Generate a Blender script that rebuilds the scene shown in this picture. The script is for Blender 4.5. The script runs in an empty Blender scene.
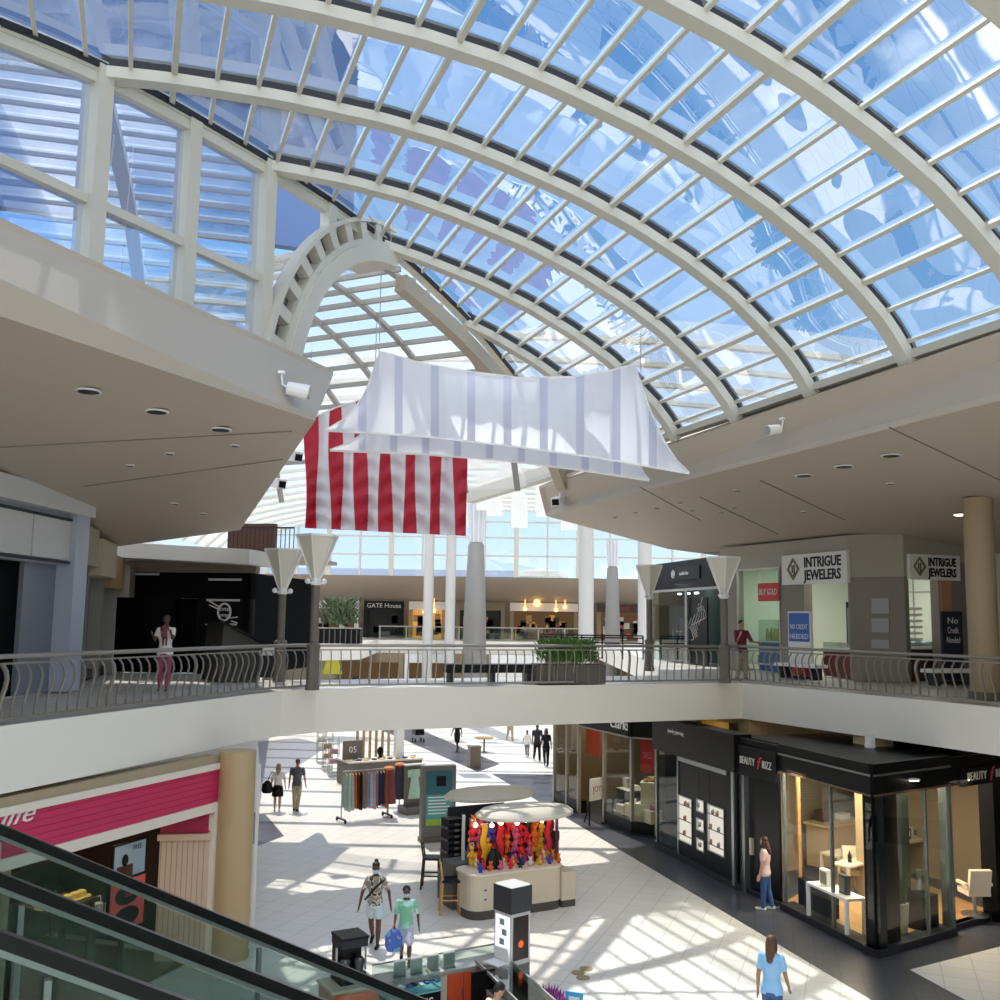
import bpy, bmesh, math, random
from mathutils import Vector, Matrix
from math import sin, cos, radians, pi, atan2, sqrt
random.seed(7)
SC = bpy.context.scene
COL = SC.collection

# ------------------------------------------------------------------ camera
EYE = Vector((0, 0, 6.7))
_th = math.atan(.12); _ph = radians(.8)
_r0 = Vector((1, 0, 0)); _u0 = Vector((0, -sin(_th), cos(_th))); FW = Vector((0, cos(_th), sin(_th)))
RT = cos(_ph)*_r0 + sin(_ph)*_u0
UP = -sin(_ph)*_r0 + cos(_ph)*_u0
cam_d = bpy.data.cameras.new('camera'); cam = bpy.data.objects.new('camera', cam_d); COL.objects.link(cam)
cam_d.sensor_width = 36; cam_d.lens = 36.0; cam_d.clip_end = 500; cam_d.clip_start = .05
M = Matrix((RT, UP, -FW)).transposed().to_4x4(); M.translation = EYE
cam.matrix_world = M
SC.camera = cam

# survey helpers: where a sight line meets a level, a depth or an upright plane
def ray(x, y): return FW + (x-500)/1000*RT + (500-y)/1000*UP
def G(x, y, z=0.0):
    d = ray(x, y); return EYE + d*((z-EYE.z)/d.z)
def D(x, y, Y):
    d = ray(x, y); return EYE + d*(Y/d.y)
def PL(x, y, p0, n):
    d = ray(x, y); n = Vector(n); return EYE + d*((Vector(p0)-EYE).dot(n)/d.dot(n))
def az(a): a = radians(a); return Vector((sin(a), cos(a), 0))
dA = az(-20); nA = az(70)          # the near vault: its axis and its cross direction
eB = az(-64); gB = az(26)          # the far vault
Z = Vector((0, 0, 1))

# ------------------------------------------------------------------ materials
def lin(c):
    if isinstance(c, str): c = [int(c[i:i+2], 16)/255 for i in (0, 2, 4)]
    return [((v+.055)/1.055)**2.4 if v > .04045 else v/12.92 for v in c] + [1]
MATS = {}
def pbr(name, col, rough=.5, metal=0, var=0, scale=8, bump=0, spec=.5):
    if name in MATS: return MATS[name]
    m = bpy.data.materials.new(name); m.use_nodes = True; nt = m.node_tree; b = nt.nodes['Principled BSDF']
    c = lin(col)
    b.inputs['Base Color'].default_value = c; b.inputs['Roughness'].default_value = rough; b.inputs['Metallic'].default_value = metal
    b.inputs['Specular IOR Level'].default_value = spec
    if var or bump:
        tc = nt.nodes.new('ShaderNodeTexCoord'); no = nt.nodes.new('ShaderNodeTexNoise'); no.inputs['Scale'].default_value = scale; no.inputs['Detail'].default_value = 4
        nt.links.new(tc.outputs['Object'], no.inputs['Vector'])
        if var:
            mx = nt.nodes.new('ShaderNodeMix'); mx.data_type = 'RGBA'
            mx.inputs[6].default_value = [v*(1-var) for v in c[:3]]+[1]; mx.inputs[7].default_value = [min(1, v*(1+var)) for v in c[:3]]+[1]
            nt.links.new(no.outputs['Fac'], mx.inputs[0]); nt.links.new(mx.outputs[2], b.inputs['Base Color'])
        if bump:
            bp = nt.nodes.new('ShaderNodeBump'); bp.inputs['Strength'].default_value = bump; bp.inputs['Distance'].default_value = .02
            nt.links.new(no.outputs['Fac'], bp.inputs['Height']); nt.links.new(bp.outputs['Normal'], b.inputs['Normal'])
    MATS[name] = m; return m
def emit(name, col, s=1):
    if name in MATS: return MATS[name]
    m = bpy.data.materials.new(name); m.use_nodes = True; nt = m.node_tree; nt.nodes.clear()
    o = nt.nodes.new('ShaderNodeOutputMaterial'); e = nt.nodes.new('ShaderNodeEmission'); e.inputs[0].default_value = lin(col); e.inputs[1].default_value = s
    nt.links.new(e.outputs[0], o.inputs[0]); MATS[name] = m; return m
def glass(name, tint='e8f2f2', refl=.1, rough=.0, gcol='ffffff', k=.9):
    """thin pane: straight-through transmission plus a mirror share that grows at grazing angles"""
    if name in MATS: return MATS[name]
    m = bpy.data.materials.new(name); m.use_nodes = True; nt = m.node_tree; nt.nodes.clear()
    o = nt.nodes.new('ShaderNodeOutputMaterial'); t = nt.nodes.new('ShaderNodeBsdfTransparent'); g = nt.nodes.new('ShaderNodeBsdfGlossy'); mx = nt.nodes.new('ShaderNodeMixShader')
    t.inputs[0].default_value = lin(tint); g.inputs[0].default_value = lin(gcol); g.inputs['Roughness'].default_value = rough
    lw = nt.nodes.new('ShaderNodeFresnel'); lw.inputs[0].default_value = 1.5
    ma = nt.nodes.new('ShaderNodeMath'); ma.operation = 'MULTIPLY_ADD'; ma.inputs[1].default_value = k; ma.inputs[2].default_value = refl; ma.use_clamp = True
    nt.links.new(lw.outputs[0], ma.inputs[0]); nt.links.new(ma.outputs[0], mx.inputs[0]); nt.links.new(t.outputs[0], mx.inputs[1]); nt.links.new(g.outputs[0], mx.inputs[2]); nt.links.new(mx.outputs[0], o.inputs[0])
    MATS[name] = m; return m
def sheer(name, col, trans=.4, see=.3):
    """cloth or milky sheet: part diffuse, part light let through, part clear"""
    if name in MATS: return MATS[name]
    m = bpy.data.materials.new(name); m.use_nodes = True; nt = m.node_tree; nt.nodes.clear()
    o = nt.nodes.new('ShaderNodeOutputMaterial'); d = nt.nodes.new('ShaderNodeBsdfDiffuse'); t = nt.nodes.new('ShaderNodeBsdfTranslucent'); x = nt.nodes.new('ShaderNodeBsdfTransparent')
    a = nt.nodes.new('ShaderNodeMixShader'); b = nt.nodes.new('ShaderNodeMixShader')
    d.inputs[0].default_value = lin(col); t.inputs[0].default_value = lin(col)
    a.inputs[0].default_value = trans; b.inputs[0].default_value = see
    nt.links.new(d.outputs[0], a.inputs[1]); nt.links.new(t.outputs[0], a.inputs[2]); nt.links.new(a.outputs[0], b.inputs[1]); nt.links.new(x.outputs[0], b.inputs[2]); nt.links.new(b.outputs[0], o.inputs[0])
    MATS[name] = m; return m
def tiles(name, c1, c2, grout, w, h, rot, gap=.012, rough=.35, off=.0):
    if name in MATS: return MATS[name]
    m = bpy.data.materials.new(name); m.use_nodes = True; nt = m.node_tree; b = nt.nodes['Principled BSDF']
    ge = nt.nodes.new('ShaderNodeNewGeometry'); mp = nt.nodes.new('ShaderNodeMapping'); mp.inputs['Rotation'].default_value[2] = radians(rot)
    br = nt.nodes.new('ShaderNodeTexBrick'); br.inputs['Color1'].default_value = lin(c1); br.inputs['Color2'].default_value = lin(c2); br.inputs['Mortar'].default_value = lin(grout)
    br.inputs['Scale'].default_value = 1; br.inputs['Mortar Size'].default_value = gap; br.inputs['Brick Width'].default_value = w; br.inputs['Row Height'].default_value = h; br.offset = off; br.inputs['Bias'].default_value = 0
    nt.links.new(ge.outputs['Position'], mp.inputs[0]); nt.links.new(mp.outputs[0], br.inputs[0]); nt.links.new(br.outputs['Color'], b.inputs['Base Color'])
    b.inputs['Roughness'].default_value = rough
    MATS[name] = m; return m

# ------------------------------------------------------------------ mesh builder
def wmat(o):
    m = o.matrix_basis.copy()
    while o.parent: o = o.parent; m = o.matrix_basis @ m
    return m
class MB:
    def __init__(s): s.v = []; s.f = []
    def poly(s, pts, flip=False):
        i = len(s.v); s.v += [Vector(p) for p in pts]; r = list(range(i, i+len(pts))); s.f.append(r[::-1] if flip else r); return s
    def box(s, c, d, rz=0, rx=0, ry=0):
        """centre, full sizes"""
        R = Matrix.Rotation(rz, 3, 'Z') @ Matrix.Rotation(ry, 3, 'Y') @ Matrix.Rotation(rx, 3, 'X'); c = Vector(c); i = len(s.v)
        for x in (-.5, .5):
            for y in (-.5, .5):
                for z in (-.5, .5): s.v.append(c + R @ Vector((x*d[0], y*d[1], z*d[2])))
        for q in ((0, 1, 3, 2), (4, 6, 7, 5), (0, 4, 5, 1), (2, 3, 7, 6), (0, 2, 6, 4), (1, 5, 7, 3)): s.f.append([i+k for k in q])
        return s
    def bar(s, a, b, w, h, up=Z):
        """box-section bar from a to b"""
        a = Vector(a); b = Vector(b); t = (b-a).normalized(); x = t.cross(up)
        if x.length < 1e-4: x = t.cross(Vector((1, 0, 0)))
        x.normalize(); y = x.cross(t); i = len(s.v)
        for p in (a, b):
            for (p1, q1) in ((-1, -1), (1, -1), (1, 1), (-1, 1)): s.v.append(p + x*p1*w/2 + y*q1*h/2)
        s.f += [[i+k for k in q] for q in ((3, 2, 1, 0), (4, 5, 6, 7), (0, 1, 5, 4), (1, 2, 6, 5), (2, 3, 7, 6), (3, 0, 4, 7))]
        return s
    def sweep(s, pts, w, h, up=Z, closed=False):
        """box-section along a polyline"""
        pts = [Vector(p) for p in pts]; n = len(pts); rings = []
        for k, p in enumerate(pts):
            t = ((pts[(k+1) % n] if (closed or k < n-1) else p) - (pts[k-1] if (closed or k > 0) else p)).normalized()
            x = t.cross(up)
            if x.length < 1e-4: x = Vector((1, 0, 0))
            x.normalize(); y = x.cross(t); i = len(s.v)
            s.v += [p-x*w/2-y*h/2, p+x*w/2-y*h/2, p+x*w/2+y*h/2, p-x*w/2+y*h/2]; rings.append(i)
        rr = rings + ([rings[0]] if closed else [])
        for a, b in zip(rr, rr[1:]):
            for k in range(4): s.f.append([a+k, a+(k+1) % 4, b+(k+1) % 4, b+k])
        if not closed: s.f += [[rings[0]+k for k in (3, 2, 1, 0)], [rings[-1]+k for k in range(4)]]
        return s
    def tube(s, pts, r, n=8, cap=True):
        pts = [Vector(p) for p in pts]; rs = r if isinstance(r, (list, tuple)) else [r]*len(pts); rings = []; px = None
        for k, p in enumerate(pts):
            t = (pts[min(k+1, len(pts)-1)] - pts[max(k-1, 0)]).normalized()
            x = (px - t*px.dot(t)) if px else (t.cross(Z) if abs(t.z) < .95 else t.cross(Vector((0, 1, 0))))
            x.normalize(); px = x; y = t.cross(x); rings.append(len(s.v))
            s.v += [p + (x*cos(2*pi*j/n) + y*sin(2*pi*j/n))*rs[k] for j in range(n)]
        for a, b in zip(rings, rings[1:]):
            for j in range(n): s.f.append([a+j, a+(j+1) % n, b+(j+1) % n, b+j])
        if cap: s.f += [[rings[0]+j for j in range(n)][::-1], [rings[-1]+j for j in range(n)]]
        return s
    def lathe(s, prof, c=(0, 0, 0), n=20, sx=1, sy=1, rz=0):
        """profile of (radius, z)"""
        c = Vector(c); rings = []
        for r, z in prof:
            rings.append(len(s.v))
            for j in range(n):
                a = 2*pi*j/n; p = Vector((r*cos(a)*sx, r*sin(a)*sy, 0)); p.rotate(Matrix.Rotation(rz, 3, 'Z')); s.v.append(c + p + Z*z)
        for a, b in zip(rings, rings[1:]):
            for j in range(n): s.f.append([a+j, a+(j+1) % n, b+(j+1) % n, b+j])
        s.f += [[rings[0]+j for j in range(n)][::-1], [rings[-1]+j for j in range(n)]]
        return s
    def ball(s, c, r, n=12, m=8, rz=0):
        c = Vector(c); r = r if isinstance(r, (tuple, list)) else (r, r, r); i = len(s.v); R = Matrix.Rotation(rz, 3, 'Z')
        for a in range(m+1):
            th = pi*a/m
            for j in range(n): s.v.append(c + R @ Vector((r[0]*sin(th)*cos(2*pi*j/n), r[1]*sin(th)*sin(2*pi*j/n), -r[2]*cos(th))))
        for a in range(m):
            for j in range(n): s.f.append([i+a*n+j, i+a*n+(j+1) % n, i+(a+1)*n+(j+1) % n, i+(a+1)*n+j])
        return s
    def prism(s, pts, z0, z1):
        """plan polygon (x, y) raised from z0 to z1"""
        n = len(pts); i = len(s.v)
        ar = sum(pts[k][0]*pts[(k+1) % n][1]-pts[(k+1) % n][0]*pts[k][1] for k in range(n))
        if ar < 0: pts = pts[::-1]
        s.v += [Vector((p[0], p[1], z0)) for p in pts] + [Vector((p[0], p[1], z1)) for p in pts]
        s.f += [list(range(i, i+n))[::-1], list(range(i+n, i+2*n))] + [[i+k, i+(k+1) % n, i+n+(k+1) % n, i+n+k] for k in range(n)]
        return s
    def slab(s, pts, t):
        """any flat polygon thickened by the vector t"""
        n = len(pts); i = len(s.v); pts = [Vector(p) for p in pts]; t = Vector(t)
        s.v += pts + [p+t for p in pts]
        s.f += [list(range(i, i+n))[::-1], list(range(i+n, i+2*n))] + [[i+k, i+(k+1) % n, i+n+(k+1) % n, i+n+k] for k in range(n)]
        return s
    def grid(s, fn, nu, nv, wrap=False):
        i = len(s.v)
        for a in range(nu+1):
            for b in range(nv+1): s.v.append(Vector(fn(a/nu, b/nv)))
        for a in range(nu):
            for b in range(nv): s.f.append([i+a*(nv+1)+b, i+(a+1)*(nv+1)+b, i+(a+1)*(nv+1)+b+1, i+a*(nv+1)+b+1])
        return s
    def build(s, name, mat, parent=None, world=False, smooth=False, kind=None, label=None):
        me = bpy.data.meshes.new(name); v = s.v
        if world and parent:
            inv = wmat(parent).inverted(); v = [inv @ p for p in v]
        me.from_pydata([tuple(p) for p in v], [], s.f); me.update()
        bm = bmesh.new(); bm.from_mesh(me); bmesh.ops.recalc_face_normals(bm, faces=bm.faces); bm.to_mesh(me); bm.free()
        if smooth:
            for p in me.polygons: p.use_smooth = True
            try: me.set_sharp_from_angle(angle=radians(40))
            except Exception: pass
        o = bpy.data.objects.new(name, me); COL.objects.link(o)
        if mat: me.materials.append(mat if not isinstance(mat, str) else MATS[mat])
        if parent: o.parent = parent
        if kind: o['kind'] = kind
        if label: o['label'] = label
        return o
def tag(o, label, cat, group=None, kind=None):
    o['label'] = label; o['category'] = cat
    if group: o['group'] = group
    if kind: o['kind'] = kind
    return o
def thing(name, label, cat, loc=(0, 0, 0), rz=0, group=None):
    o = bpy.data.objects.new(name, None); COL.objects.link(o); o.empty_display_size = .1
    o.matrix_basis = Matrix.Translation(Vector(loc)) @ Matrix.Rotation(rz, 4, 'Z')
    return tag(o, label, cat, group)
def struct(name, mb, mat, parent=None, **k): return mb.build(name, mat, parent, kind=None if parent else 'structure', **k)
def copy_tree(o, loc=None, rz=None, label=None, scale=None, parent=None):
    c = o.copy(); COL.objects.link(c)
    if parent: c.parent = parent
    for ch in list(o.children): copy_tree(ch, parent=c)
    if loc is not None:
        c.matrix_basis = Matrix.Translation(Vector(loc)) @ Matrix.Rotation(rz or 0, 4, 'Z') @ Matrix.Scale(scale or 1, 4)
    if label: c['label'] = label
    return c
def text(name, body, size, p, xdir, mat, parent=None, ext=.006, updir=Z, align='CENTER', shear=0, bold=0, narrow=1):
    """raised lettering: p is the middle of the baseline, xdir the reading direction"""
    cu = bpy.data.curves.new(name, 'FONT'); cu.body = body; cu.size = size; cu.extrude = ext; cu.align_x = align; cu.shear = shear; cu.offset = bold; cu.resolution_u = 2
    t = bpy.data.objects.new(name, cu); COL.objects.link(t)
    bpy.context.view_layer.update()
    me = bpy.data.meshes.new_from_object(t.evaluated_get(bpy.context.evaluated_depsgraph_get())); bpy.data.objects.remove(t)
    x = Vector(xdir).normalized(); y = Vector(updir).normalized(); n = x.cross(y)
    R = Matrix((x*narrow, y, n)).transposed().to_4x4(); R.translation = Vector(p)
    if parent: R = wmat(parent).inverted() @ R
    me.transform(R)
    if isinstance(mat, str): mat = MATS[mat]
    me.materials.clear(); me.materials.append(mat)
    o = bpy.data.objects.new(name, me); COL.objects.link(o)
    if parent: o.parent = parent
    return o
# ------------------------------------------------------------------ sky and sun
w = bpy.data.worlds.new('sky'); SC.world = w; w.use_nodes = True; nt = w.node_tree; nt.nodes.clear()
wo = nt.nodes.new('ShaderNodeOutputWorld'); bg = nt.nodes.new('ShaderNodeBackground'); tc = nt.nodes.new('ShaderNodeTexCoord')
sx = nt.nodes.new('ShaderNodeSeparateXYZ'); nt.links.new(tc.outputs['Generated'], sx.inputs[0])
cr = nt.nodes.new('ShaderNodeValToRGB'); nt.links.new(sx.outputs['Z'], cr.inputs[0])
E_ = cr.color_ramp.elements
E_[0].position = 0; E_[0].color = lin('c9dcf0'); E_[1].position = .75; E_[1].color = lin('5494d8')
e = E_.new(.3); e.color = lin('82b5e8')
mp = nt.nodes.new('ShaderNodeMapping'); mp.inputs['Scale'].default_value = (1, 1, 2.2); mp.inputs['Location'].default_value = (.4, .1, .3); nt.links.new(tc.outputs['Generated'], mp.inputs[0])
no = nt.nodes.new('ShaderNodeTexNoise'); no.inputs['Scale'].default_value = 2.6; no.inputs['Detail'].default_value = 7; no.inputs['Roughness'].default_value = .55; nt.links.new(mp.outputs[0], no.inputs['Vector'])
sy = nt.nodes.new('ShaderNodeMath'); sy.operation = 'MULTIPLY_ADD'; nt.links.new(sx.outputs['Y'], sy.inputs[0]); sy.inputs[1].default_value = -.22; nt.links.new(no.outputs['Fac'], sy.inputs[2])
c2 = nt.nodes.new('ShaderNodeValToRGB'); c2.color_ramp.elements[0].position = .5; c2.color_ramp.elements[1].position = .72; nt.links.new(sy.outputs[0], c2.inputs[0])
mx = nt.nodes.new('ShaderNodeMix'); mx.data_type = 'RGBA'; nt.links.new(c2.outputs[0], mx.inputs[0]); nt.links.new(cr.outputs[0], mx.inputs[6]); mx.inputs[7].default_value = (2.3, 2.3, 2.35, 1)  # bright clouds mostly behind the viewer, added as unseen fill light
nt.links.new(mx.outputs[2], bg.inputs[0]); bg.inputs[1].default_value = .8; nt.links.new(bg.outputs[0], wo.inputs[0])
sl = bpy.data.lights.new('sun', 'SUN'); sl.energy = 3.4; sl.angle = radians(.6); sl.color = (1, .96, .88)
so = bpy.data.objects.new('sun', sl); COL.objects.link(so)
SUN = Vector((-.80, 2.585, 5)).normalized()
so.rotation_euler = SUN.to_track_quat('Z', 'Y').to_euler(); so.location = (-6, 20, 40)
vs = SC.view_settings; vs.view_transform = 'Standard'; vs.look = 'None'; vs.gamma = 1; vs.use_curve_mapping = False; vs.exposure = .93
try: SC.cycles.transparent_max_bounces = 24; SC.cycles.max_bounces = 10; SC.cycles.diffuse_bounces = 5; SC.cycles.glossy_bounces = 4; SC.cycles.sample_clamp_indirect = 6
except Exception: pass

# ------------------------------------------------------------------ shared materials
cream = pbr('cream', 'ece7da', .6, var=.02, scale=.6)
soffm = pbr('soffit_paint', 'b4a897', .55, var=.03, scale=.5)
tan = pbr('tan_paint', 'b89f78', .5, var=.04, scale=1)
tanwall = pbr('tan_wall', '8d7c62', .7, var=.04)
steelw = pbr('white_steel', 'c4c1b4', .4)
steelg = pbr('grey_steel', 'a9a79f', .38, .6)
railm = pbr('rail_metal', '9c988f', .4, .55)
black = pbr('black', '0b0b0c', .4, spec=.25)
blackm = pbr('black_matt', '0e0e0f', .9, spec=.1)
gask = pbr('gasket', '17181a', .6)
dark = pbr('dark_grey', '2b2c31', .5, spec=.3)
mid = pbr('mid_grey', '6d6c6a', .5)
white = pbr('white', 'e9e8e4', .5)
floorm = tiles('floor_tile', 'e0dbd2', 'dbd5cb', 'c4bdb2', .61, .61, 20)
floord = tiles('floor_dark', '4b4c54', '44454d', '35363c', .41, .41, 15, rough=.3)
floorup = tiles('floor_upper', 'd3cec4', 'cbc6bc', 'a7a096', .61, .61, 20)
roofglass = glass('roof_glass', 'e9f2fa', -.005, k=.42)
wallglass = glass('wall_glass', 'b9cbe2', .0, k=.5)
shopglass = glass('shop_glass', 'e3ece7', .02, k=.8)
milky = sheer('milky_glazing', 'e6e5e1', .5, .64)

# ------------------------------------------------------------------ floors
P2 = lambda v: (v[0], v[1])
struct('floor', MB().prism([(-32, 1), (32, 1), (32, 96), (-32, 96)], -.2, 0), floorm)
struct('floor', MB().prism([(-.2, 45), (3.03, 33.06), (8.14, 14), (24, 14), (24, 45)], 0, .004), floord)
a, b = G(910, 970), G(1000, 947); c = G(965, 1000)
struct('floor', MB().prism([P2(a), P2(a+(b-a)*4), P2(a+(b-a)*4+(c-a)*4), P2(a+(c-a)*4)], .004, .008), floorm)
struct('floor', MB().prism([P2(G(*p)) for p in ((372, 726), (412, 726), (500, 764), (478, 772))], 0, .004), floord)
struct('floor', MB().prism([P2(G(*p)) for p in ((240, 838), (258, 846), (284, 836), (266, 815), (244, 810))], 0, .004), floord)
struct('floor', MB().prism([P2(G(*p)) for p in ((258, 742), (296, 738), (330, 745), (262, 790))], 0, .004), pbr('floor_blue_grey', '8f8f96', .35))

struct('floor', MB().prism([(-12, -2.8), (12, -2.8), (12, 1.0), (-4.6, 1.0), (-4.6, 5.2), (-10.6, 5.2), (-12, 1.0)], 4, 5.0), cream)
# upper level: bridge, the two balconies and the far landing
EDGE = [(-12.2, 1.0), (-7.46, 15.34), (-5.39, 22.18), (-4.95, 23.3), (-4.3, 24.1), (7.02, 29.14), (10.63, 21.49), (19.5, 3.0)]
BF_ = [(-6.6, 26.9), (5.3, 32.4)]                     # far side of the bridge
def slab(pts, z0=4.0, z1=5.04):
    struct('floor', MB().prism(pts, z0, z1-.03), cream)
    struct('floor', MB().prism(pts, z1-.03, z1-.028), floorup)
slab([(-26, 1), EDGE[0], EDGE[1], EDGE[2], EDGE[3], EDGE[4], BF_[0], (-14, 62), (-26, 62)])
slab([EDGE[4], EDGE[5], BF_[1], BF_[0]])
slab([EDGE[5], EDGE[6], EDGE[7], (28, 3), (28, 90), (7.5, 90), (6.8, 45), BF_[1]])
slab([(-26, 62), (-13, 62), (-9, 66), (-9.5, 80), (7.4, 80), (7.5, 90), (-26, 90)])

# ------------------------------------------------------------------ railings
def railing(label, pts, spacing, bulge, first=0):
    """pts run with the drop on the right-hand side"""
    t = thing('railing', label, 'railing', (pts[0][0], pts[0][1], 5.0), 0, 'metal railings around the upper floor')
    V = [Vector((p[0], p[1], 0)) for p in pts]
    MB().tube([p+Z*6.04 for p in V], .04, 10).build('top_rail', railm, t, True, True)
    MB().sweep([p+Z*5.09 for p in V], .05, .05).build('bottom_rail', railm, t, True)
    MB().sweep([p+Z*5.93 for p in V], .03, .03).build('under_rail', railm, t, True)
    L = 0; k = 0; nxt = spacing/2
    for a, b in zip(V, V[1:]):
        d = b-a; l = d.length; d.normalize(); out = Vector((d.y, -d.x, 0))
        while nxt < L+l:
            p = a + d*(nxt-L); post = k % 10 == 5
            prof = [(0, 5.1), (.0, 5.25), (.03, 5.4), (.09, 5.58), (.115, 5.7), (.09, 5.82), (0, 5.93)]
            MB().sweep([p + out*x*bulge + Z*z for x, z in prof], .05 if post else .026, .05 if post else .026, up=out).build('post' if post else 'baluster', railm, t, True)
            k += 1; nxt += spacing
        L += l
    return t
def inset(p, q, f): return (p[0]+(q[0]-p[0])*f, p[1]+(q[1]-p[1])*f)
o_ = .12
RL = [(EDGE[0][0]-o_, EDGE[0][1]), (EDGE[1][0]-o_, EDGE[1][1]), (EDGE[2][0]-o_, EDGE[2][1]+.05), (EDGE[3][0]-o_+.03, EDGE[3][1]+.1), (EDGE[4][0]-.06, EDGE[4][1]+.12)]
RL[0] = inset(RL[1], RL[0], .25)
railing('curved metal railing along the left balcony above the pink shop', RL, .25, 1)
railing('long straight metal railing across the near side of the bridge', [RL[-1], (EDGE[5][0]+.02, EDGE[5][1]+.14)], .245, .55)
railing('curved metal railing along the right balcony in front of the jewelers', [(EDGE[5][0]+.02, EDGE[5][1]+.14), (EDGE[6][0]+.12, EDGE[6][1]+.05), inset((EDGE[6][0]+.12, EDGE[6][1]), (EDGE[7][0]+.12, EDGE[7][1]), .2)], .25, 1)
railing('distant metal railing at the end of the left balcony behind the lamps', [(-16.5, 61.9), (-13.05, 61.9), (-8.95, 65.9)][::-1], .45, 1)

# ------------------------------------------------------------------ left and right soffits
wl = az(21.2)
tt, tb = G(333, 375, 11.7), G(315, 421, 10.4)
tb2 = G(42, 330, 10.4); p3 = D(50, 478, 19.5)
nL = (tb2-tb).cross(p3-tb).normalized()
onL = lambda x, y: PL(x, y, tb, nL)
zL = lambda x, y: tb.z - (nL.x*(x-tb.x)+nL.y*(y-tb.y))/nL.z
f1, b1 = tt - wl*22, tb - (tb-tb2).normalized()*22
el, em = onL(240, 530), onL(114, 547)
struct('ceiling', MB().slab([tb, b1, (-24, 0, zL(-24, 0)), (-24, em.y, zL(-24, em.y)), em, el], (0, 0, .12)), soffm)
struct('wall_left', MB().slab([tt, f1, b1, tb], Vector((-.1, 0, .05))), soffm)
ttb = tt + (el-tb) + Vector((0, 0, 1.5))
struct('wall_left', MB().slab([tt, tb, el, ttb], (-.1, -.02, .05)), soffm)
struct('ceiling', MB().slab([tt, f1, f1+Vector((-9, 2, 0)), tt+Vector((-9, 2, 0))], (0, 0, .1)), soffm)   # ledge behind the fascia

rt0, rt1 = G(580, 472, 11.7), G(1000, 330, 11.7)
dr = (rt1-rt0).normalized(); rt2 = rt0 + dr*46
rb0, rb1 = G(546, 516, 10.4), G(880, 426, 10.4)
rb2 = rb0 + dr*48
rc = D(850, 517, 28)
nR = dr.cross(rc-rb0).normalized()
onR = lambda x, y: PL(x, y, rb0, nR)
zR = lambda x, y: rb0.z - (nR.x*(x-rb0.x)+nR.y*(y-rb0.y))/nR.z
er = onR(668, 549)
tip = G(539, 489, 11.3)
struct('ceiling', MB().slab([rb0, rb2, (30, rb2.y, zR(30, rb2.y)), (30, er.y, zR(30, er.y)), er], (0, 0, .12)), soffm)
struct('wall_right', MB().slab([rt0, rt2, rb2, rb0, tip], Vector((.1, .02, .05))), soffm)
struct('wall_right', MB().slab([rt0, tip, tip+Vector((9, 3, 0)), rt0+Vector((9, 3, 0))], (0, 0, .1)), soffm)
struct('wall_right', MB().slab([tip, rb0, er, er+Vector((1, 0, 2.2))], (.1, -.02, .05)), soffm)
# shadow-gap joints between the soffit panels
jm = pbr('joint', '7d7468', .7)
jb = MB()
for a, b in (((0, 447), (292, 431)), ((84, 486), (283, 459))):
    jb.bar(onL(*a)-Z*.005, onL(*b)-Z*.005, .03, .02)
for a, b in (((700, 497), (778, 534)), ((760, 480), (845, 520)), ((889, 427), (1000, 480)), ((640, 487), (700, 520))):
    jb.bar(onR(*a)-Z*.005, onR(*b)-Z*.005, .025, .02)
struct('trim_1', jb, jm)

# ------------------------------------------------------------------ glass barrel vault
PU = [-9.55, -8.6, -7.5, -6.4, -5.2, -3.9, -2.3, -1.2, .1, 1.6, 2.0, 2.4, 3.9, 5.2, 6.3, 7.9, 9.2, 10.4, 11.5, 12.3, 12.9, 13.3, 13.55]
PZ = [11.7, 13, 13.8, 14.3, 14.85, 15.3, 15.75, 16, 16.12, 16.17, 16.18, 16.17, 16.12, 15.98, 15.75, 15.33, 14.87, 14.32, 13.7, 13.08, 12.56, 12.1, 11.7]
def prof(u):
    if u <= PU[0]: return PZ[0]
    for i in range(len(PU)-1):
        if u <= PU[i+1]: return PZ[i] + (PZ[i+1]-PZ[i])*(u-PU[i])/(PU[i+1]-PU[i])
    return PZ[-1]
arc = [0]
for i in range(len(PU)-1): arc.append(arc[-1] + math.hypot(PU[i+1]-PU[i], PZ[i+1]-PZ[i]))
def at_arc(s):
    """arc length measured up from the right-hand springing"""
    s = arc[-1]-s
    for i in range(len(arc)-1):
        if s <= arc[i+1]+1e-9: return PU[i] + (PU[i+1]-PU[i])*(s-arc[i])/(arc[i+1]-arc[i])
    return PU[-1]
TW = math.tan(radians(47.5))
uL = lambda t: max(-9.55, -.747 + TW*(t-17.65))
tL = lambda u: 17.65 + (u+.747)/TW
PA = lambda t, u, dz=0: dA*t + nA*u + Z*(prof(u)+dz)
T0 = 14.57; TS = 2.86
sky_l = thing('skylight', 'curved glass barrel vault roof on white steel ribs over the atrium', 'skylight', dA*15+nA*2+Z*11.7)
ts = [T0+TS*k for k in range(-6, 6)]
NS = 44
def upr(u):
    du = .02; n = nA*(-(prof(u+du)-prof(u-du))/(2*du)) + Z
    return n.normalized()
for t in ts:
    us = [uL(t)+(13.55-uL(t))*(1-(1-k/NS)**1.25) for k in range(NS+1)]
    m = MB(); pts = [PA(t, u) - upr(u)*.2 for u in us]
    # rib: flanged box with a dark gasket line above it
    m.sweep(pts, .2, .3, up=dA); m.build('rib', steelw, sky_l, True, True)
    MB().sweep([PA(t, u)-upr(u)*.02 for u in us], .34, .05, up=dA).build('gasket', gask, sky_l, True)
n_p = 0; s_ = .35
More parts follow.
